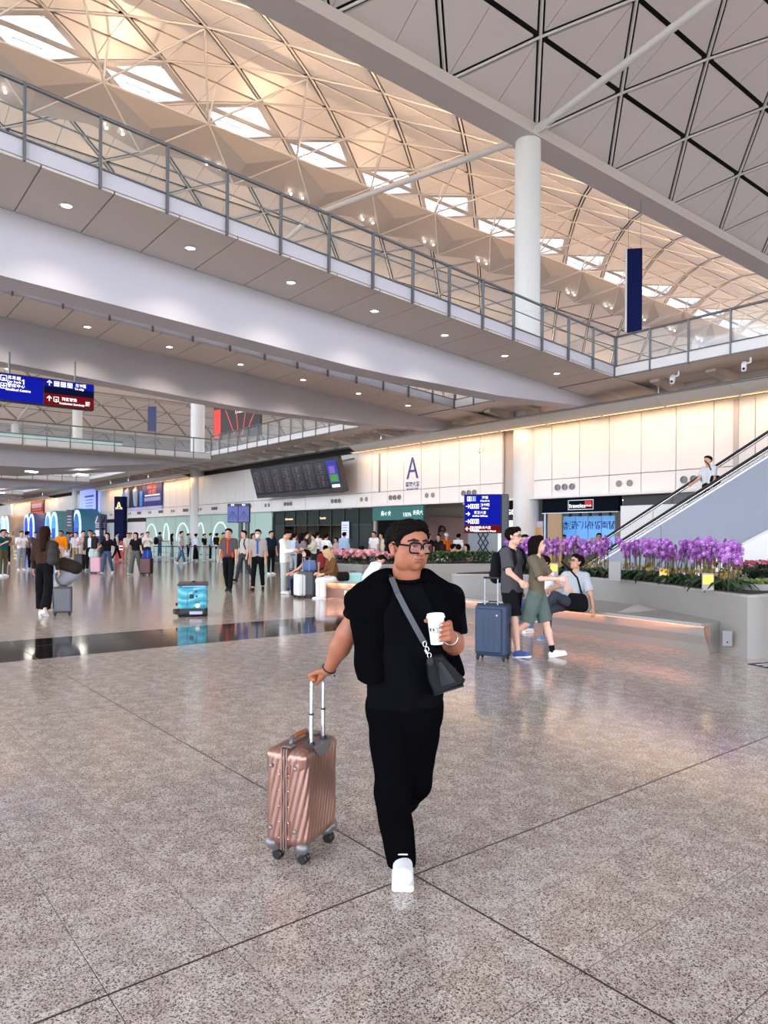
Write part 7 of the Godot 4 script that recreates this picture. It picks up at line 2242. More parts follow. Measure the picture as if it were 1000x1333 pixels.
func gl(px: float, py: float) -> Vector3:
	if py < 0.0:
		return at(px, -py)
	return at(px, EYE * F / (py - 693.5 - maxf(0.0, px - 300.0) * 0.015))
func crowd() -> void:
	var a: Node3D
	var rows := [
		# px, foot y, facing, options, label
		[4.0, 749.0, 60.0, {"h": 1.74, "top": "1f5a5c", "bot": "5c5438", "arms": [PHONE_ARM, PHONE_ARM], "skin": "c48f70"}, "man in teal shirt and olive trousers at the left edge"],
		[9.0, 732.0, 20.0, {"h": 1.66, "top": "a82d30", "bot": "1b1c22"}, "person in red top behind the man in the teal shirt"],
		[16.0, 728.0, -10.0, {"h": 1.76, "top": "b5a08c", "bot": "d5bfa8", "hair": "bald", "legs": WALK_A, "skin": "cf9b80", "belt": "5a4030"}, "bald man in beige shirt and pale trousers"],
		[28.0, 741.0, 40.0, {"h": 1.7, "top": "e9e6e2", "bot": "8d9096", "arms": [PHONE_ARM, PHONE_ARM]}, "man in white shirt and grey trousers with a yellow bag"],
		[35.0, 740.0, 170.0, {"h": 1.7, "top": "6d676a", "bot": "161619"}, "man in grey t-shirt and black trousers seen from behind near the left"],
		[46.0, 734.0, 20.0, {"h": 1.68, "top": "4a4348", "bot": "222228"}, "dark haired person half hidden by the long haired woman"],
		[65.0, 727.0, 30.0, {"h": 1.66, "top": "a59a8a", "bot": "50545c"}, "person in tan shirt beyond the long haired woman"],
		[80.0, 738.0, -4.0, {"h": 1.74, "b": 1.1, "top": "f08a12", "sleeve": 0.62, "hem": 0.85, "bot": "d9b3a0", "arms": [PHONE_ARM, [4.0, 12.0, 14.0, 0.0]], "skin": "b97f60", "glasses": true}, "man in bright orange polo shirt looking at a phone"],
		[88.0, 723.0, 150.0, {"h": 1.74, "top": "8d8478", "bot": "5a5650"}, "person in taupe top near the dark notice board"],
		[92.0, 725.0, 100.0, {"h": 1.7, "top": "4c6fae", "bot": "2a3040"}, "person in blue shirt beside the dark notice board"],
		[99.0, 736.0, 10.0, {"h": 1.68, "top": "dcdad6", "bot": "a89070", "legs": WALK_B}, "man in pale grey t-shirt and khaki trousers"],
		[108.0, 738.0, 40.0, {"h": 1.74, "top": "e6c9d2", "bot": "c9b8a0", "arms": [PHONE_ARM, PHONE_ARM]}, "man in pale pink shirt with folded arms"],
		[117.5, 741.0, 4.0, {"h": 1.76, "top": "d9dee8", "jacket": "37322f", "sleeve": 1.0, "bot": "18181b", "glasses": true, "shoe": "dcdcda"}, "man in dark jacket over a white shirt with a black suitcase"],
		[122.5, 731.0, 30.0, {"h": 1.64, "top": "30343a", "bot": "22242a"}, "person with dark hair behind the man in the dark jacket"],
		[140.0, 745.0, -2.0, {"h": 1.64, "b": 0.9, "female": true, "top": "131316", "hem": 0.95, "bot": "3f5675", "hair": "long", "hairlen": 0.28, "legs": WALK_A, "arms": [[30.0, 18.0, 20.0, -10.0], [10.0, 14.0, 20.0, 0.0]], "skin": "e0b098"}, "woman in black top and blue jeans with a pink suitcase"],
		[152.0, 727.0, 120.0, {"h": 1.72, "top": "c9d3d6", "bot": "18181c", "legs": WALK_B}, "person with black bag beside the letter A pylon"],
		[167.0, 734.0, 10.0, {"h": 1.66, "top": "cfc6bb", "bot": "a89a88"}, "person in pale clothes just right of the red pylon foot"],
		[170.0, 728.0, 10.0, {"h": 1.7, "top": "ece8e2", "bot": "c4bcb0"}, "person in cream top far behind the woman in black"],
		[177.0, 746.0, -6.0, {"h": 1.66, "b": 0.95, "female": true, "top": "141417", "hem": 0.98, "bot": "5f625a", "wide": 1.3, "hair": "long", "hairlen": 0.26, "arms": [[30.0, 8.0, 70.0, 20.0], [20.0, 18.0, 20.0, -8.0]], "legs": WALK_A, "skin": "e0b098"}, "woman in black crop top and grey cargo trousers with a maroon suitcase"],
		[185.0, 730.0, 60.0, {"h": 1.66, "top": "6f6a64", "bot": "303238"}, "dark haired person behind the woman in cargo trousers"],
		[192.0, 735.0, 20.0, {"h": 1.72, "top": "e8e4e0", "bot": "26282c", "arms": [PHONE_ARM, PHONE_ARM]}, "man in white printed t-shirt holding a phone with a dark cap of hair"],
		[208.0, 723.0, 130.0, {"h": 1.76, "top": "6a6d70", "bot": "35507c", "arms": [[30.0, 8.0, 50.0, 0.0], [30.0, 8.0, 50.0, 0.0]]}, "man with large black backpack and jeans at the green glass"],
		[224.0, 724.0, 110.0, {"h": 1.66, "b": 0.95, "top": "17181c", "bot": "7d8b98", "wide": 1.3, "hair": "long", "hairlen": 0.3}, "woman in black with long black hair in the queue"],
		[236.0, 731.0, 80.0, {"h": 1.78, "top": "e6e3de", "hem": 0.88, "bot": "4f6c92", "wide": 1.1, "legs": WALK_A}, "man in white t-shirt and blue jeans leading the queue"],
		[245.0, 724.0, 90.0, {"h": 1.68, "top": "eae8e4", "bot": "1a1b20"}, "person in white t-shirt and black trousers in the queue"],
		[255.0, 727.5, 160.0, {"h": 1.66, "b": 0.9, "top": "dfe4ee", "sleeve": 1.0, "bottom": "skirt", "bot": "131316", "hemline": 0.12, "hair": "bun"}, "woman in white blouse and long black skirt in the queue"],
		[266.0, 728.0, 70.0, {"h": 1.66, "b": 0.95, "top": "17171a", "hem": 1.0, "bot": "e9e6e0", "wide": 1.25}, "woman in black top and wide white trousers in the queue"],
		[274.0, 726.0, 100.0, {"h": 1.7, "top": "b5c6e2", "sleeve": 1.0, "bot": "14151a"}, "man in light blue shirt in the queue"],
		[282.0, 727.0, 150.0, {"h": 1.7, "top": "15171a", "hem": 0.75, "bot": "e4e2df"}, "person in long black top and white trousers in the queue"],
		[289.0, 729.0, 60.0, {"h": 1.74, "top": "f2cf1c", "sleeve": 0.62, "bot": "d9d6d2", "lean": 10}, "person in bright yellow t-shirt behind the red tied worker"],
		[329.0, 744.0, 60.0, {"h": 1.66, "top": "a8957e", "bot": "b8a890", "hair": "long", "haircol": "4a3020"}, "brown haired person behind the masked worker"],
		[487.0, -32.3, -30.0, {"h": 1.78, "top": "f0f0f2", "bot": "d5d5d8", "hem": 0.85}, "cook in white uniform at the food stall"],
		[497.0, -32.3, -60.0, {"h": 1.72, "top": "d6cdb8", "bot": "b8b0a0", "sleeve": 1.0}, "cook in beige jacket at the food stall"],
		[558.0, -31.0, 30.0, {"h": 1.68, "top": "141416", "bot": "1a1a1c", "skin": "d9a58a"}, "woman in black beside the hero's shoulder in the food hall"],
		[581.0, -31.0, 20.0, {"h": 1.7, "top": "ea6a1c", "bot": "2a2a2e", "cap": "f2f2f2"}, "food hall worker in orange apron and white cap"],
		[597.0, -31.0, 150.0, {"h": 1.7, "top": "f0f0f2", "bot": "22242a"}, "person in white t-shirt seen from behind in the food hall"],
		[571.0, -31.0, -30.0, {"h": 1.66, "top": "1d1c20", "bot": "1d1c20"}, "food hall worker in black behind the orange apron"],
	]
	for r in rows:
		person(r[4].replace("beside the hero's shoulder in the food hall", "in the food hall beside the foreground man's face"), gl(r[0], r[1]), r[2], r[3])
	# seated diners behind the hedge
	var dn := [[577.0, 22.6, 150.0, {"top": "e8e6e2", "sleeve": 1.0, "haircol": "2a201c", "hair": "long"}, "diner in white hooded top seated behind the hedge"], [590.0, 23.4, 100.0, {"top": "1f2a3a"}, "dark haired diner in navy seated behind the hedge"], [597.0, 22.5, 180.0, {"top": "2a3040"}, "dark haired diner seen from behind, right of the one in white"], [608.0, 23.6, -60.0, {"top": "d9b8a8", "hair": "long"}, "diner in pale pink seated near the lattice screen"]]
	for r in dn:
		var o: Dictionary = r[3]
		o["sit"] = 0.46; o["h"] = 1.68
		person(r[4], at(r[0], r[1]), r[2], o)
	# bags of the crowd
	suitcase("black suitcase beside the man in the dark jacket", gl(104, 741), face(-8), 0.42, 0.66, 0.28, hexm("131315", 0.5), 0.4)
	suitcase("pale pink suitcase pulled by the woman in blue jeans", gl(125.5, 744), face(6), 0.4, 0.6, 0.26, hexm("e2aeb6", 0.4), 0.34)
	suitcase("maroon suitcase pulled by the woman in grey cargo trousers", gl(191, 746), face(-10), 0.46, 0.62, 0.28, hexm("4f1a1f", 0.4), 0.3)
	shoulder_bag("bright blue bag on top of the maroon suitcase", gl(192, 746) + Vector3(0, 0.82, 0), face(10), 0.36, 0.36, 0.2, "2346a8", [])
	shoulder_bag("pale mint neck pillow bag on top of the pink suitcase", gl(122, 744) + Vector3(0, 0.83, 0), face(0), 0.4, 0.36, 0.18, "b9cdc8", [])
	shoulder_bag("pale yellow shopping bag held by the man in the white shirt at the left", gl(23.5, 741) + Vector3(0, 0.68, 0), face(10), 0.34, 0.5, 0.1, "d8dc9a", [])
	shoulder_bag("white plastic bag held by the man in the orange polo", gl(87, 738) + Vector3(0, 0.72, 0), face(10), 0.3, 0.34, 0.12, "e3e4ea", [])
	suitcase("pale pink suitcase behind the man in the orange polo", gl(87, 733), face(10), 0.36, 0.6, 0.26, hexm("c99a92", 0.4), 0.3)
	backpack_at("large black backpack of the man in jeans at the green glass", gl(205.5, 723) + Vector3(0, 1.2, 0), 130)
	backpack_at("black shoulder pack of the person beside the letter A pylon", gl(153.5, 727) + Vector3(0, 1.15, 0), 120)
	# belt posts of the queue
	var q := thing("queue_line", "row of steel belt posts along the queue at the green glass", "barrier", Vector3.ZERO)
	for k in 7:
		var p := at(200.0 + k * 16.0, 41.5)
		obj("post", mb().lathe([Vector2(0, 0), Vector2(0.16, 0), Vector2(0.16, 0.02), Vector2(0.03, 0.04), Vector2(0.03, 0.95), Vector2(0, 0.96)], 12, Transform3D(Basis(), p)), M.steel, q)
		if k > 0:
			obj("belt", bx((p + at(184.0 + k * 16.0, 41.5)) / 2 + Vector3(0, 0.9, 0), Vector3(0.012, 0.05, p.distance_to(at(184.0 + k * 16.0, 41.5))), Basis(Vector3.UP, atan2((p - at(184.0 + k * 16.0, 41.5)).x, (p - at(184.0 + k * 16.0, 41.5)).z))), M.black, q)
func backpack_at(label: String, c: Vector3, facing: float) -> void:
	var t := thing("backpack", label, "backpack", c, face(facing))
	obj("pack", sdf([[Vector3(0, 0.1, -0.14), Vector3(0, -0.15, -0.15), 0.14, 0.16, 1.1]], 0.022, 0.03), cloth("17171a"), t)
	obj("strap", mb().tube([Vector3(0.1, 0.2, -0.05), Vector3(0.12, 0.26, 0.05), Vector3(0.12, 0.1, 0.14), Vector3(0.12, -0.1, 0.05)], 0.025, 6), cloth("17171a"), t)

# ---------- the man in black ----------
const MD := 3.3
const MPX := 527.0
func ml(px: float, py: float, z: float) -> Vector3:      # a point of his own frame, measured in the photograph
	var dd := MD - z
	return Vector3((px - CX) / F * dd - (MPX - CX) / F * MD, EYE + (HY - py) / F * dd, z)
func rounded(w: float, h: float, r: float, n := 5) -> Array:
	var o := []
	for c in [[w / 2 - r, h / 2 - r, 0.0], [-w / 2 + r, h / 2 - r, PI / 2], [-w / 2 + r, -h / 2 + r, PI], [w / 2 - r, -h / 2 + r, PI * 1.5]]:
		for k in n:
			var a: float = c[2] + PI / 2 * k / (n - 1)
			o.append(Vector3(c[0] + r * cos(a), c[1] + r * sin(a), 0))
	o.append(o[0])
	return o

func hero() -> void:
	var t := thing("person", "man in black t-shirt and trousers with glasses and a cup, walking towards the camera", "person", at(MPX, MD), face(0))
	var skin := mat(Color("a9694d"), 0.5, 0.0, {"subsurf_scatter_enabled": true, "subsurf_scatter_strength": 0.1})
	var blk := mat(Color("08080a"), 0.95, 0.0, {"metallic_specular": 0.08})
	var blk2 := mat(Color("0d0d10"), 0.93, 0.0, {"metallic_specular": 0.1})
	var hb := Basis(Vector3.UP, deg_to_rad(33)) * Basis(Vector3.RIGHT, deg_to_rad(2)) * Basis(Vector3.BACK, deg_to_rad(-2))
	var hc := ml(532, 712.5, 0.02)
	var s := 0.985
	var HP := func(x: float, y: float, z: float) -> Vector3: return hc + hb * (Vector3(x, y, z) * s)
	# body
	var wrR := ml(429, 872, -0.13)
	var elR := ml(452, 826, -0.05)
	var shR := ml(477, 778, -0.03)
	var shL := ml(585, 780, -0.03)
	var elL := ml(591, 838, -0.02)
	var cup := ml(570, 818, 0.25)
	var wrL := cup + Vector3(0.062, -0.045, -0.06)
	var B := [
		[ml(506, 800, 0), ml(514, 890, 0), 0.1, 0.1, 1.25], [ml(550, 800, 0), ml(541, 890, 0), 0.1, 0.1, 1.25],
		[ml(529, 768, -0.03), ml(531, 742, -0.005), 0.072, 0.064, 1.0],
		[ml(520, 770, -0.03), shR, 0.055, 0.05, 1.0], [ml(540, 770, -0.03), shL, 0.055, 0.05, 1.0],
		[shR, elR, 0.052, 0.047, 1.0], [elR, elR.lerp(wrR, 0.35), 0.047, 0.046, 1.0], [elR.lerp(wrR, 0.35), wrR, 0.046, 0.029, 1.0],
		[shL, elL, 0.052, 0.046, 1.0], [elL, elL.lerp(wrL, 0.35), 0.047, 0.045, 1.0], [elL.lerp(wrL, 0.35), wrL, 0.045, 0.029, 1.0],
		[ml(512, 930, 0), ml(514, 1030, 0.0), 0.075, 0.055, 1.0], [ml(514, 1030, 0.0), ml(527, 1120, -0.05), 0.05, 0.035, 1.0],
		[ml(546, 930, 0), ml(543, 1015, -0.12), 0.075, 0.055, 1.0], [ml(543, 1015, -0.12), ml(531, 1045, -0.45), 0.05, 0.035, 1.0]]
	var body := sdf(B, 0.011, 0.03)
	# head: skull, brow, cheeks, nose with wings, lips, jaw and a soft double chin
	var H := [
		[HP.call(0, 0.03, -0.03), HP.call(0, 0.036, 0.012), 0.085, 0.079, 1.0],
		[HP.call(0, 0.008, 0.028), HP.call(0, -0.042, 0.03), 0.07, 0.064, 1.0],
		[HP.call(-0.04, -0.022, 0.038), HP.call(-0.038, -0.05, 0.026), 0.041, 0.044, 1.0], [HP.call(0.04, -0.022, 0.038), HP.call(0.038, -0.05, 0.026), 0.041, 0.044, 1.0],
		[HP.call(-0.038, -0.068, 0.02), HP.call(0.038, -0.068, 0.02), 0.04, 0.04, 1.0],
		[HP.call(0, -0.079, 0.064), HP.call(0, -0.076, 0.05), 0.022, 0.028, 1.0],
		[HP.call(0, -0.1, -0.012), ml(531, 757, -0.018), 0.062, 0.074, 1.0],
		[HP.call(-0.034, 0.026, 0.078), HP.call(0.034, 0.026, 0.078), 0.012, 0.012, 1.0],
		[HP.call(0, -0.045, 0.078), HP.call(0, -0.042, 0.076), 0.022, 0.023, 1.0]]
	for e in [-1, 1]:
		H.append([HP.call(e * 0.032, 0.007, 0.1), HP.call(e * 0.034, 0.007, 0.1), 0.0165, 0.016, 1.0, null, null, true])
	H.append_array([
		[HP.call(0, 0.012, 0.09), HP.call(0, -0.016, 0.106), 0.0085, 0.0125, 1.0],
		[HP.call(0, -0.02, 0.108), HP.call(0, -0.021, 0.104), 0.0145, 0.0145, 1.0],
		[HP.call(-0.016, -0.0235, 0.095), HP.call(-0.016, -0.022, 0.09), 0.0092, 0.0095, 1.0], [HP.call(0.016, -0.0235, 0.095), HP.call(0.016, -0.022, 0.09), 0.0092, 0.0095, 1.0],
		[HP.call(-0.018, -0.046, 0.094), HP.call(0.018, -0.046, 0.094), 0.0066, 0.0066, 1.0],
		[HP.call(-0.015, -0.0565, 0.093), HP.call(0.015, -0.0565, 0.093), 0.0078, 0.0078, 1.0],
		[HP.call(-0.026, -0.0512, 0.1), HP.call(0.026, -0.0512, 0.1), 0.0022, 0.0022, 1.0, null, null, true]])
	for e in [-1, 1]:
		H.append([HP.call(e * 0.088, 0.004, -0.012), HP.call(e * 0.084, -0.032, -0.002), 0.014, 0.011, 1.0])
		H.append([HP.call(e * 0.101, -0.002, 0.0), HP.call(e * 0.098, -0.016, 0.002), 0.008, 0.007, 1.0, null, null, true])
		H.append([HP.call(e * 0.0095, -0.031, 0.101), HP.call(e * 0.0095, -0.029, 0.099), 0.003, 0.003, 1.0, null, null, true])
	body.add(sdf(H, 0.0034, 0.0095))
	# hand on the pull handle: back of the hand towards us, fingers over the leather grip
	var grip: Vector3 = t.transform.affine_inverse() * grip_at
	var ax: Vector3 = (t.transform.basis.inverse() * grip_ax).normalized()
	if ax.x > 0.0:
		ax = -ax
	var up := Vector3.UP
	var outw := ax.cross(up).normalized()            # away from the wrist, over the grip
	if outw.dot(grip - wrR) < 0:
		outw = -outw
	var Rh := [[wrR + (elR - wrR).normalized() * 0.03, wrR, 0.03, 0.029, 1.0]]
	for i in 4:
		var o := ax * (0.03 - 0.02 * i)
		var k := grip + o - outw * 0.012 + up * 0.03
		Rh.append([wrR + o * 0.35, k, 0.017, 0.0125, 1.0])
		var m := grip + o + outw * 0.026 + up * 0.012
		Rh.append([k, m, 0.0115, 0.0105, 1.0])
		Rh.append([m, grip + o + outw * 0.019 - up * 0.019, 0.0102, 0.0088, 1.0])
	var tb := grip + ax * 0.035 - outw * 0.04 + up * 0.008
	Rh.append([wrR, tb, 0.018, 0.0145, 1.0])
	Rh.append([tb, grip + ax * 0.03 - outw * 0.012 - up * 0.024, 0.013, 0.0105, 1.0])
	body.add(sdf(Rh, 0.0036, 0.009))
	# hand round the cup: four fingers in front, thumb behind
	var Lh := [[wrL + (elL - wrL).normalized() * 0.03, wrL, 0.03, 0.029, 1.0]]
	var tips := []
	for i in 4:
		var y := 0.026 - 0.0215 * i
		var k := cup + Vector3(0.053, y * 0.9, -0.012)
		var m := cup + Vector3(0.044, y, 0.03)
		var e := cup + Vector3(0.016 - 0.003 * i, y - 0.004, 0.047 - 0.002 * i)
		Lh.append([wrL + Vector3(0, y * 0.4, 0), k, 0.017, 0.012, 1.0])
		Lh.append([k, m, 0.011, 0.01, 1.0]); Lh.append([m, e, 0.0098, 0.0085, 1.0])
		tips.append(e)
	var th := cup + Vector3(0.03, 0.012, -0.052)
	Lh.append([wrL, th, 0.02, 0.015, 1.0]); Lh.append([th, cup + Vector3(-0.024, 0.028, -0.045), 0.013, 0.011, 1.0])
	Lh.append([cup + Vector3(-0.024, 0.028, -0.045), cup + Vector3(-0.048, 0.032, -0.012), 0.0105, 0.009, 1.0])
	body.add(sdf(Lh, 0.0034, 0.008))
	obj("body", body, skin, t)
	for e in tips:
		obj("nail", mb().lathe([Vector2(0, 0.003), Vector2(0.005, 0.002), Vector2(0.0055, 0.0)], 10, Transform3D(Basis(Vector3.RIGHT, 1.35) * Basis().scaled(Vector3(1.2, 1, 1)), e + Vector3(-0.003, 0.001, 0.0072))), hexm("d9a892", 0.3), t)
	# face parts
	for e in [-1, 1]:
		obj("eye", mb().lathe([Vector2(0, -0.0115), Vector2(0.008, -0.0085), Vector2(0.0115, 0), Vector2(0.008, 0.0085), Vector2(0, 0.0115)], 14, Transform3D(hb * Basis(Vector3.RIGHT, PI / 2), HP.call(e * 0.032, 0.006, 0.0755))), hexm("e8e2dc", 0.2), t)
		obj("iris", mb().lathe([Vector2(0, 0.002), Vector2(0.0055, 0.0)], 12, Transform3D(hb * Basis(Vector3.RIGHT, PI / 2), HP.call(e * 0.032 + 0.001, 0.006, 0.0868))), hexm("20130d", 0.2), t)
		obj("eyelid", mb().tube([HP.call(e * 0.032 - 0.014, 0.009, 0.082), HP.call(e * 0.032, 0.0145, 0.087), HP.call(e * 0.032 + 0.014, 0.009, 0.082)], 0.0036, 6), hexm("9a6048", 0.5), t)
		obj("eyebrow", sdf([[HP.call(e * 0.013, 0.034, 0.091), HP.call(e * 0.034, 0.037, 0.087), 0.0062, 0.0072, 1.0], [HP.call(e * 0.034, 0.037, 0.087), HP.call(e * 0.054, 0.031, 0.072), 0.0072, 0.0045, 1.0]], 0.003, 0.006), hexm("17100d", 0.8), t)
	obj("lips", sdf([[HP.call(-0.023, -0.0488, 0.0935), HP.call(0, -0.0456, 0.0995), 0.0038, 0.0056, 1.0], [HP.call(0.023, -0.0488, 0.0935), HP.call(0, -0.0456, 0.0995), 0.0038, 0.0056, 1.0], [HP.call(-0.015, -0.0562, 0.0955), HP.call(0.015, -0.0562, 0.0955), 0.006, 0.006, 1.0]], 0.0026, 0.004), hexm("84483c", 0.45), t)
	# hair
	var cp: Vector3 = HP.call(0, 0.07, 0.066)
	var cn := hb * Vector3(0, -0.5, 0.866)
	var sc: Vector3 = HP.call(0, -0.02, -0.005)
	var hair := sdf([
		[HP.call(0, 0.036, -0.034), HP.call(0, 0.044, 0.008), 0.096, 0.09, 1.0, cp, cn],
		[HP.call(-0.035, 0.088, 0.05), HP.call(0.03, 0.096, 0.052), 0.03, 0.032, 1.0], [HP.call(-0.06, 0.075, 0.03), HP.call(-0.03, 0.1, 0.03), 0.028, 0.034, 1.0], [HP.call(0.03, 0.1, 0.04), HP.call(0.066, 0.068, 0.026), 0.03, 0.022, 1.0],
		[HP.call(-0.076, 0.05, 0.012), HP.call(-0.078, 0.012, 0.016), 0.014, 0.005, 1.0], [HP.call(0.076, 0.05, 0.012), HP.call(0.078, 0.012, 0.016), 0.014, 0.005, 1.0],
		[HP.call(-0.1, -0.008, -0.01), HP.call(-0.1, -0.04, 0.0), 0.034, 0.034, 1.0, null, null, true], [HP.call(0.1, -0.008, -0.01), HP.call(0.1, -0.04, 0.0), 0.034, 0.034, 1.0, null, null, true]], 0.0036, 0.012)
	wrinkle(hair, 0.006, 55.0, 4, Vector3(0.35, 1.0, 0.5))
	obj("hair", hair, mat(Color("120d0b"), 0.55, 0.0, {"metallic_specular": 0.14}), t)
	# glasses
	var gl := thing2(t, "glasses")
	var frm := mat(Color("08080a"), 0.35, 0.0, {"metallic_specular": 0.2})
	for e in [-1, 1]:
		var ring := []
		var poly := []
		for q in rounded(0.058, 0.047, 0.013):
			var v: Vector3 = HP.call(e * 0.035 + q.x, 0.002 + q.y, 0.111 - absf(e * 0.035 + q.x) * 0.14)
			ring.append(v)
		obj("frame", mb().tube(ring, 0.0036, 6), frm, gl)
		var ln := mb()
		var ctr: Vector3 = HP.call(e * 0.035, 0.002, 0.1065)
		for i in ring.size() - 1:
			ln.tri(ctr, ring[i], ring[i + 1])
		obj("lens", ln, pane(Color(0.5, 0.2, 0.2, 0.5)), gl)
		obj("temple", mb().tube([HP.call(e * 0.063, 0.012, 0.103), HP.call(e * 0.084, 0.014, 0.05), HP.call(e * 0.088, 0.014, -0.005), HP.call(e * 0.086, 0.0, -0.022)], 0.0042, 6), frm, gl)
	obj("bridge", mb().tube([HP.call(-0.008, 0.006, 0.109), HP.call(0, 0.01, 0.113), HP.call(0.008, 0.006, 0.109)], 0.003, 6), frm, gl)
	# t-shirt
	var hem := ml(528, 918, 0.0)
	var T := [
		[ml(508, 796, -0.005), ml(514, 922, 0.0), 0.128, 0.126, 1.18, hem, Vector3(0.05, -1, 0)], [ml(551, 797, -0.005), ml(541, 922, 0.0), 0.126, 0.124, 1.18, hem, Vector3(0.05, -1, 0)],
		[ml(528, 860, 0.035), ml(528, 890, 0.035), 0.105, 0.105, 1.1],
		[ml(514, 770, -0.02), shR, 0.06, 0.072, 1.0], [ml(546, 770, -0.02), shL, 0.06, 0.072, 1.0],
		[shR, shR.lerp(elR, 0.6), 0.07, 0.062, 1.0, shR.lerp(elR, 0.6), elR - shR],
		[shL, shL.lerp(elL, 0.8), 0.075, 0.075, 1.0, shL.lerp(elL, 0.78), elL - shL],
		[ml(519, 776, 0.03), ml(541, 776, 0.03), 0.078, 0.078, 1.0],
		[ml(529, 741, 0.03), ml(530, 722, 0.05), 0.066, 0.085, 1.0, null, null, true]]
	obj("t_shirt", wrinkle(sdf(T, 0.0085, 0.035), 0.014, 5.5, 12, Vector3(1, 0.55, 1)), blk2, t)
	var nk := []
	for i in 17:
		var a := TAU * i / 16.0
		nk.append(ml(529.5, 750, 0.0) + Vector3(cos(a) * 0.083, -0.022 * sin(a), sin(a) * 0.088 + 0.0))
	obj("collar", mb().tube(nk, 0.009, 8), blk, t)
	# trousers
	var P := [
		[ml(512, 920, 0), ml(544, 920, 0), 0.122, 0.12, 1.15],
		[ml(511, 935, 0.0), ml(513, 1030, 0.02), 0.106, 0.088, 1.0], [ml(513, 1030, 0.02), ml(527, 1126, -0.02), 0.087, 0.068, 1.0, ml(527, 1127, 0.0), Vector3.DOWN],
		[ml(546, 935, 0), ml(544, 1015, -0.1), 0.104, 0.08, 1.0], [ml(544, 1015, -0.1), ml(528, 1047, -0.44), 0.078, 0.062, 1.0, ml(528, 1047, -0.44), Vector3(0, -0.4, -1)]]
	obj("trousers", wrinkle(sdf(P, 0.009, 0.028), 0.013, 6.5, 14, Vector3(1, 0.5, 1)), blk, t)
	# sweater hung over the shoulders
	var hl := ml(480, 886, 0.06)
	var S := [
		[ml(507, 752, -0.045), ml(551, 752, -0.045), 0.045, 0.045, 1.0], [ml(503, 758, -0.02), ml(472, 783, -0.01), 0.062, 0.083, 1.0], [ml(553, 758, -0.02), ml(584, 786, -0.01), 0.062, 0.085, 1.0],
		[ml(500, 775, 0.06), ml(484, 795, 0.065), 0.06, 0.06, 1.0],
		[ml(472, 782, 0.03), ml(479, 890, 0.075), 0.07, 0.045, 1.0, hl, Vector3(0.0, -1, 0)], [ml(493, 790, 0.06), ml(489, 890, 0.09), 0.058, 0.045, 1.0, hl, Vector3(0.0, -1, 0)],
		[ml(505, 770, -0.12), ml(505, 880, -0.13), 0.06, 0.06, 1.0], [ml(550, 770, -0.12), ml(550, 880, -0.13), 0.06, 0.06, 1.0],
		[ml(563, 770, 0.05), ml(580, 800, 0.05), 0.05, 0.06, 1.0], [ml(581, 790, 0.0), ml(590, 812, 0.03), 0.07, 0.045, 1.0],
		[ml(575, 830, -0.06), ml(598, 884, -0.03), 0.06, 0.035, 1.0, ml(598, 884, -0.03), Vector3(0.6, -0.8, 0)],
		[ml(529, 754, 0.05), ml(530, 725, 0.06), 0.066, 0.085, 1.0, null, null, true]]
	obj("sweater", wrinkle(sdf(S, 0.008, 0.022), 0.013, 7.0, 18, Vector3(1, 0.6, 1)), blk, t)
	# shoes
	var white := mat(Color("f1f0ee"), 0.5)
	for i in 2:
		var c := ml(527, 1140, 0.0) if i == 0 else ml(520, 1062, -0.52)
		var yaw := -0.02 if i == 0 else 0.1
		var pit := 0.0 if i == 0 else 0.75
		var o := Vector3(c.x, 0.0 if i == 0 else 0.09, -0.02 if i == 0 else -0.52)
		var fb := Basis(Vector3.UP, yaw) * Basis(Vector3.RIGHT, pit)
		var Q := func(x: float, y: float, z: float) -> Vector3: return o + fb * Vector3(x, y, z)
		obj("shoe", sdf([[Q.call(0, 0.055, -0.05), Q.call(0, 0.05, 0.14), 0.043, 0.045, 1.0, Q.call(0, 0.022, 0), fb * Vector3.DOWN], [Q.call(0, 0.06, -0.05), Q.call(0, 0.1, -0.03), 0.042, 0.04, 1.0], [Q.call(0, 0.085, 0.0), Q.call(0, 0.06, 0.1), 0.04, 0.036, 1.0]], 0.006, 0.02), white, t)
		obj("sole", shell_mesh(0.1, 0.03, 0.31, 0.0145, 0.0, 1, 0.0), mat(Color("e9e7e2"), 0.6), t, Transform3D(fb, Q.call(0, 0.0, 0.04)))
		obj("toe_cap", mb().tube([Q.call(-0.046, 0.045, 0.1), Q.call(-0.03, 0.085, 0.09), Q.call(0, 0.098, 0.088), Q.call(0.03, 0.085, 0.09), Q.call(0.046, 0.045, 0.1)], 0.0035, 6), hexm("cfcdc9"), t)
		obj("vamp_seam", mb().tube([Q.call(-0.04, 0.06, 0.15), Q.call(-0.02, 0.088, 0.14), Q.call(0.02, 0.088, 0.14), Q.call(0.04, 0.06, 0.15)], 0.003, 6), hexm("cfcdc9"), t)
		for k in 4:
			obj("lace", mb().tube([Q.call(-0.022, 0.1 + 0.012 * (2 - k), 0.085 - k * 0.02), Q.call(0.022, 0.1 + 0.012 * (2 - k), 0.085 - k * 0.02)], 0.0035, 5), white, t)
	# bracelets
	var fd := (wrR - elR).normalized()
	var sd := fd.cross(Vector3.UP).normalized()
	var ring := []
	for i in 17:
		var a := TAU * i / 16.0
		ring.append(wrR - fd * 0.005 + (sd * cos(a) + sd.cross(fd) * sin(a)) * 0.034)
	obj("bracelet", mb().tube(ring, 0.0035, 6).lathe([Vector2(0, -0.006), Vector2(0.006, 0), Vector2(0, 0.006)], 8, Transform3D(Basis(), wrR + Vector3(0.03, -0.025, 0.02))), M.black, t)
	fd = (wrL - elL).normalized()
	sd = fd.cross(Vector3.UP).normalized()
	ring = []
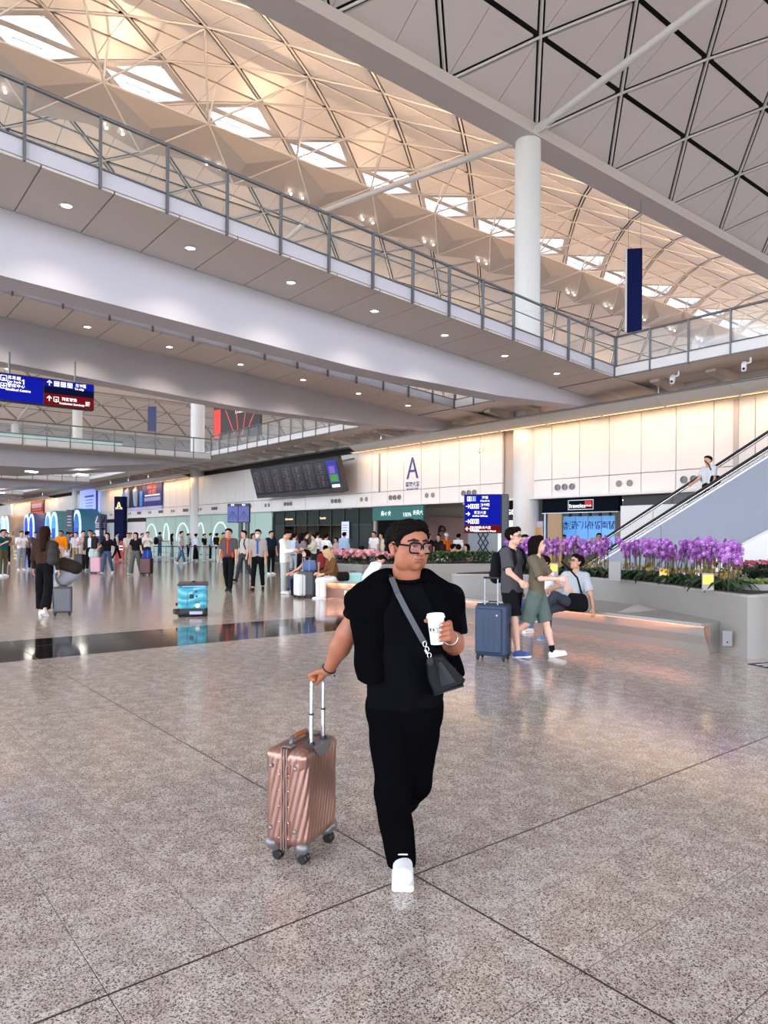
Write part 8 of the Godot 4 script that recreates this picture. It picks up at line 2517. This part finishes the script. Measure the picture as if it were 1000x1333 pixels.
	for i in 17:
		var a := TAU * i / 16.0
		ring.append(wrL - fd * 0.015 + (sd * cos(a) + sd.cross(fd) * sin(a)) * 0.0315)
	obj("watch_strap", mb().tube(ring, 0.0028, 6), M.chrome, t)
	# the cup
	var W := func(p: Vector3) -> Vector3: return t.transform * p
	var ct := thing("cup", "white paper coffee cup with lid and small dark print in the man's hand", "cup", W.call(cup - Vector3(0, 0.066, 0)), t.rotation.y)
	ct.rotation.z = 0.06
	obj("cup_wall", mb().lathe([Vector2(0, 0.0), Vector2(0.027, 0), Vector2(0.0275, 0.004), Vector2(0.0365, 0.116), Vector2(0, 0.116)], 32), hexm("efedea", 0.55), ct)
	obj("lid", mb().lathe([Vector2(0.036, 0.113), Vector2(0.0405, 0.113), Vector2(0.041, 0.119), Vector2(0.0385, 0.121), Vector2(0.0375, 0.13), Vector2(0.034, 0.132), Vector2(0.032, 0.126), Vector2(0, 0.126)], 32), hexm("f6f5f3", 0.35), ct)
	var ink := hexm("3a3234", 0.7)
	for q in [["O", -0.026], ["K", -0.013], ["T", 0.0]]:
		var an: float = q[1] / 0.033
		obj("print", letters(q[0], 0.0145), ink, ct, Transform3D(Basis(Vector3.UP, an).scaled(Vector3(1, 1, 0.15)), Vector3(sin(an) * 0.0333, 0.066, cos(an) * 0.0333)))
	obj("print", bx(Vector3(0.011, 0.073, 0.0318), Vector3(0.004, 0.004, 0.002)), ink, ct)
	for k in 5:
		var an := -0.7 + k * 0.24
		obj("print", bx(Vector3(sin(an) * 0.0322, 0.055, cos(an) * 0.0322), Vector3(0.006, 0.002, 0.0012), Basis(Vector3.UP, an)), ink, ct)
	# crossbody bag
	var bt := thing("crossbody_bag", "black leather crossbody bag with grey strap hanging at the man's hip", "bag", W.call(ml(579, 878, 0.13)), t.rotation.y)
	var L := func(px: float, py: float, z: float) -> Vector3: return ml(px, py, z) - ml(579, 878, 0.13)
	var lea := mat(Color("131315"), 0.5, 0.0, {"metallic_specular": 0.3})
	var lea2 := mat(Color("26262a"), 0.5, 0.0, {"metallic_specular": 0.35})
	var bg := mb()
	var pl := [[556, 860], [560, 853], [576, 851], [607, 884], [604, 890], [567, 905], [558, 884]]
	var ct2: Vector3 = L.call(577, 880, 0.135)
	var rings := []
	for q in [[0.86, 0.085], [1.0, 0.1], [1.0, 0.182], [0.9, 0.197]]:
		var rg2 := []
		for p in pl:
			var v: Vector3 = L.call(p[0], p[1], q[1])
			var c3 := Vector3(ct2.x, ct2.y, v.z)
			rg2.append(c3 + (v - c3) * q[0])
		rings.append(rg2)
	for i in 3:
		for k in 7:
			var l2 := (k + 1) % 7
			bg.quad(rings[i][l2], rings[i][k], rings[i + 1][k], rings[i + 1][l2])
	for k in range(1, 6):
		bg.tri(rings[3][0], rings[3][k + 1], rings[3][k]); bg.tri(rings[0][0], rings[0][k], rings[0][k + 1])
	obj("bag_body", bg, lea, bt)
	obj("base_panel", mb().grid(func(u: float, v: float) -> Vector3: return (L.call(566, 903, 0.185) as Vector3).lerp(L.call(605, 891, 0.185), u) + Vector3(0, 0.012 * (1.0 - u) * 0.0, -0.09 * v), 6, 3, 0.008), lea2, bt)
	obj("front_panel", mb().grid(func(u: float, v: float) -> Vector3: return ((L.call(570, 862, 0.199) as Vector3).lerp(L.call(575, 861, 0.199), u)).lerp((L.call(576, 893, 0.2) as Vector3).lerp(L.call(594, 887, 0.2), u), v) + Vector3(0, 0, 0.005 * sin(u * PI)), 8, 8, 0.004), lea2, bt)
	obj("fringe", mb().tube([L.call(568, 858, 0.2), L.call(571, 868, 0.206), L.call(572, 879, 0.206)], 0.006, 6, 0.002), lea, bt)
	obj("round_tag", mb().lathe([Vector2(0, 0), Vector2(0.018, 0), Vector2(0.016, 0.006), Vector2(0, 0.007)], 18, Transform3D(Basis(Vector3.RIGHT, PI / 2) * Basis().scaled(Vector3(0.85, 1, 1.15)), L.call(561, 861, 0.2))), lea2, bt)
	var strap := mb()
	var sp := [L.call(510, 752, 0.075), L.call(518, 772, 0.125), L.call(530, 795, 0.15), L.call(541, 815, 0.165), L.call(551, 833, 0.175), L.call(554, 837, 0.178)]
	var nrm := Vector3(0, 0.25, 1).normalized()
	for i in sp.size() - 1:
		var dd: Vector3 = (sp[i + 1] - sp[i]).normalized()
		var sx := dd.cross(nrm).normalized() * 0.0125
		var n2 := sx.cross(dd).normalized() * 0.003
		strap.hexa([sp[i] - sx - n2, sp[i] + sx - n2, sp[i] + sx + n2, sp[i] - sx + n2, sp[i + 1] - sx - n2, sp[i + 1] + sx - n2, sp[i + 1] + sx + n2, sp[i + 1] - sx + n2])
	obj("strap", strap, mat(Color("4a4b4f"), 0.5), bt)
	var behind := [L.call(510, 752, 0.075), L.call(507, 748, 0.0), L.call(515, 760, -0.2), L.call(550, 810, -0.2), L.call(592, 858, -0.08), L.call(594, 880, 0.09)]
	obj("rear_strap", mb().tube(behind, 0.007, 6), lea, bt)
	for k in 5:
		var q: Vector3 = sp[1].lerp(sp[4], k / 4.0) + Vector3(0, 0, 0.004)
		obj("strap_hole", mb().lathe([Vector2(0, 0), Vector2(0.0022, 0), Vector2(0, 0.001)], 8, Transform3D(Basis(Vector3.RIGHT, PI / 2), q)), M.black, bt)
	var ch: Array = [L.call(554, 838, 0.185), L.call(557, 845, 0.19), L.call(560, 853, 0.195)]
	for i in 3:
		var rg := []
		for k in 13:
			var a := TAU * k / 12.0
			rg.append(ch[i] + Vector3(cos(a) * 0.008, sin(a) * 0.012, 0.004 * (i % 2) * cos(a)))
		obj("chain_link", mb().tube(rg, 0.0024, 6), M.chrome, bt)
	obj("clasp", rb(L.call(556, 848, 0.196), Vector3(0.012, 0.022, 0.006), 0.002, Basis(Vector3.BACK, 0.5)), mat(Color("d9b9a8"), 0.25, 0.9), bt)
func thing2(parent: Node, called: String) -> Node3D:
	var o := Node3D.new()
	o.name = called
	parent.add_child(o, true)
	return o
var grip_at := Vector3.ZERO
var grip_ax := Vector3.RIGHT

func _ready() -> void:
	rng.seed = 7
	font_plain = SystemFont.new(); font_plain.font_names = PackedStringArray(["Droid Sans"])
	font_bold = SystemFont.new(); font_bold.font_names = PackedStringArray(["Droid Sans"]); font_bold.font_weight = 700
	setup()
	materials()
	floor_build()
	shell()
	wall_right()
	gallery()
	bridge("near white footbridge with glass railing and round downlights", -11.34)
	bridge("second white footbridge, behind the near one", -17.68)
	far_bridges()
	vault(40.2, "roof vault behind", M.roofpanel, -12, 18, false, 0)
	vault(11.7, "grey vaulted roof of large triangular panels nearest overhead", M.roofpanel, -12, 18, false, 290)
	vault(-16.8, "warm lit vaulted roof with a row of skylights", M.warmpanel, -12, 18, true, 290)
	vault(-45.3, "second warm vaulted roof farther away", M.warmpanel, -12, 18, false, 60)
	vault(-73.8, "third vaulted roof far away", M.warmpanel, -12, 18, false, 100)
	vault(-102.3, "most distant vaulted roof", M.warmpanel, -12, 18, false, 100)
	uplights()
	shops()
	kiosks()
	signs()
	escalator()
	planting()
	rose_suitcase()
	hero()
	robot()
	people()
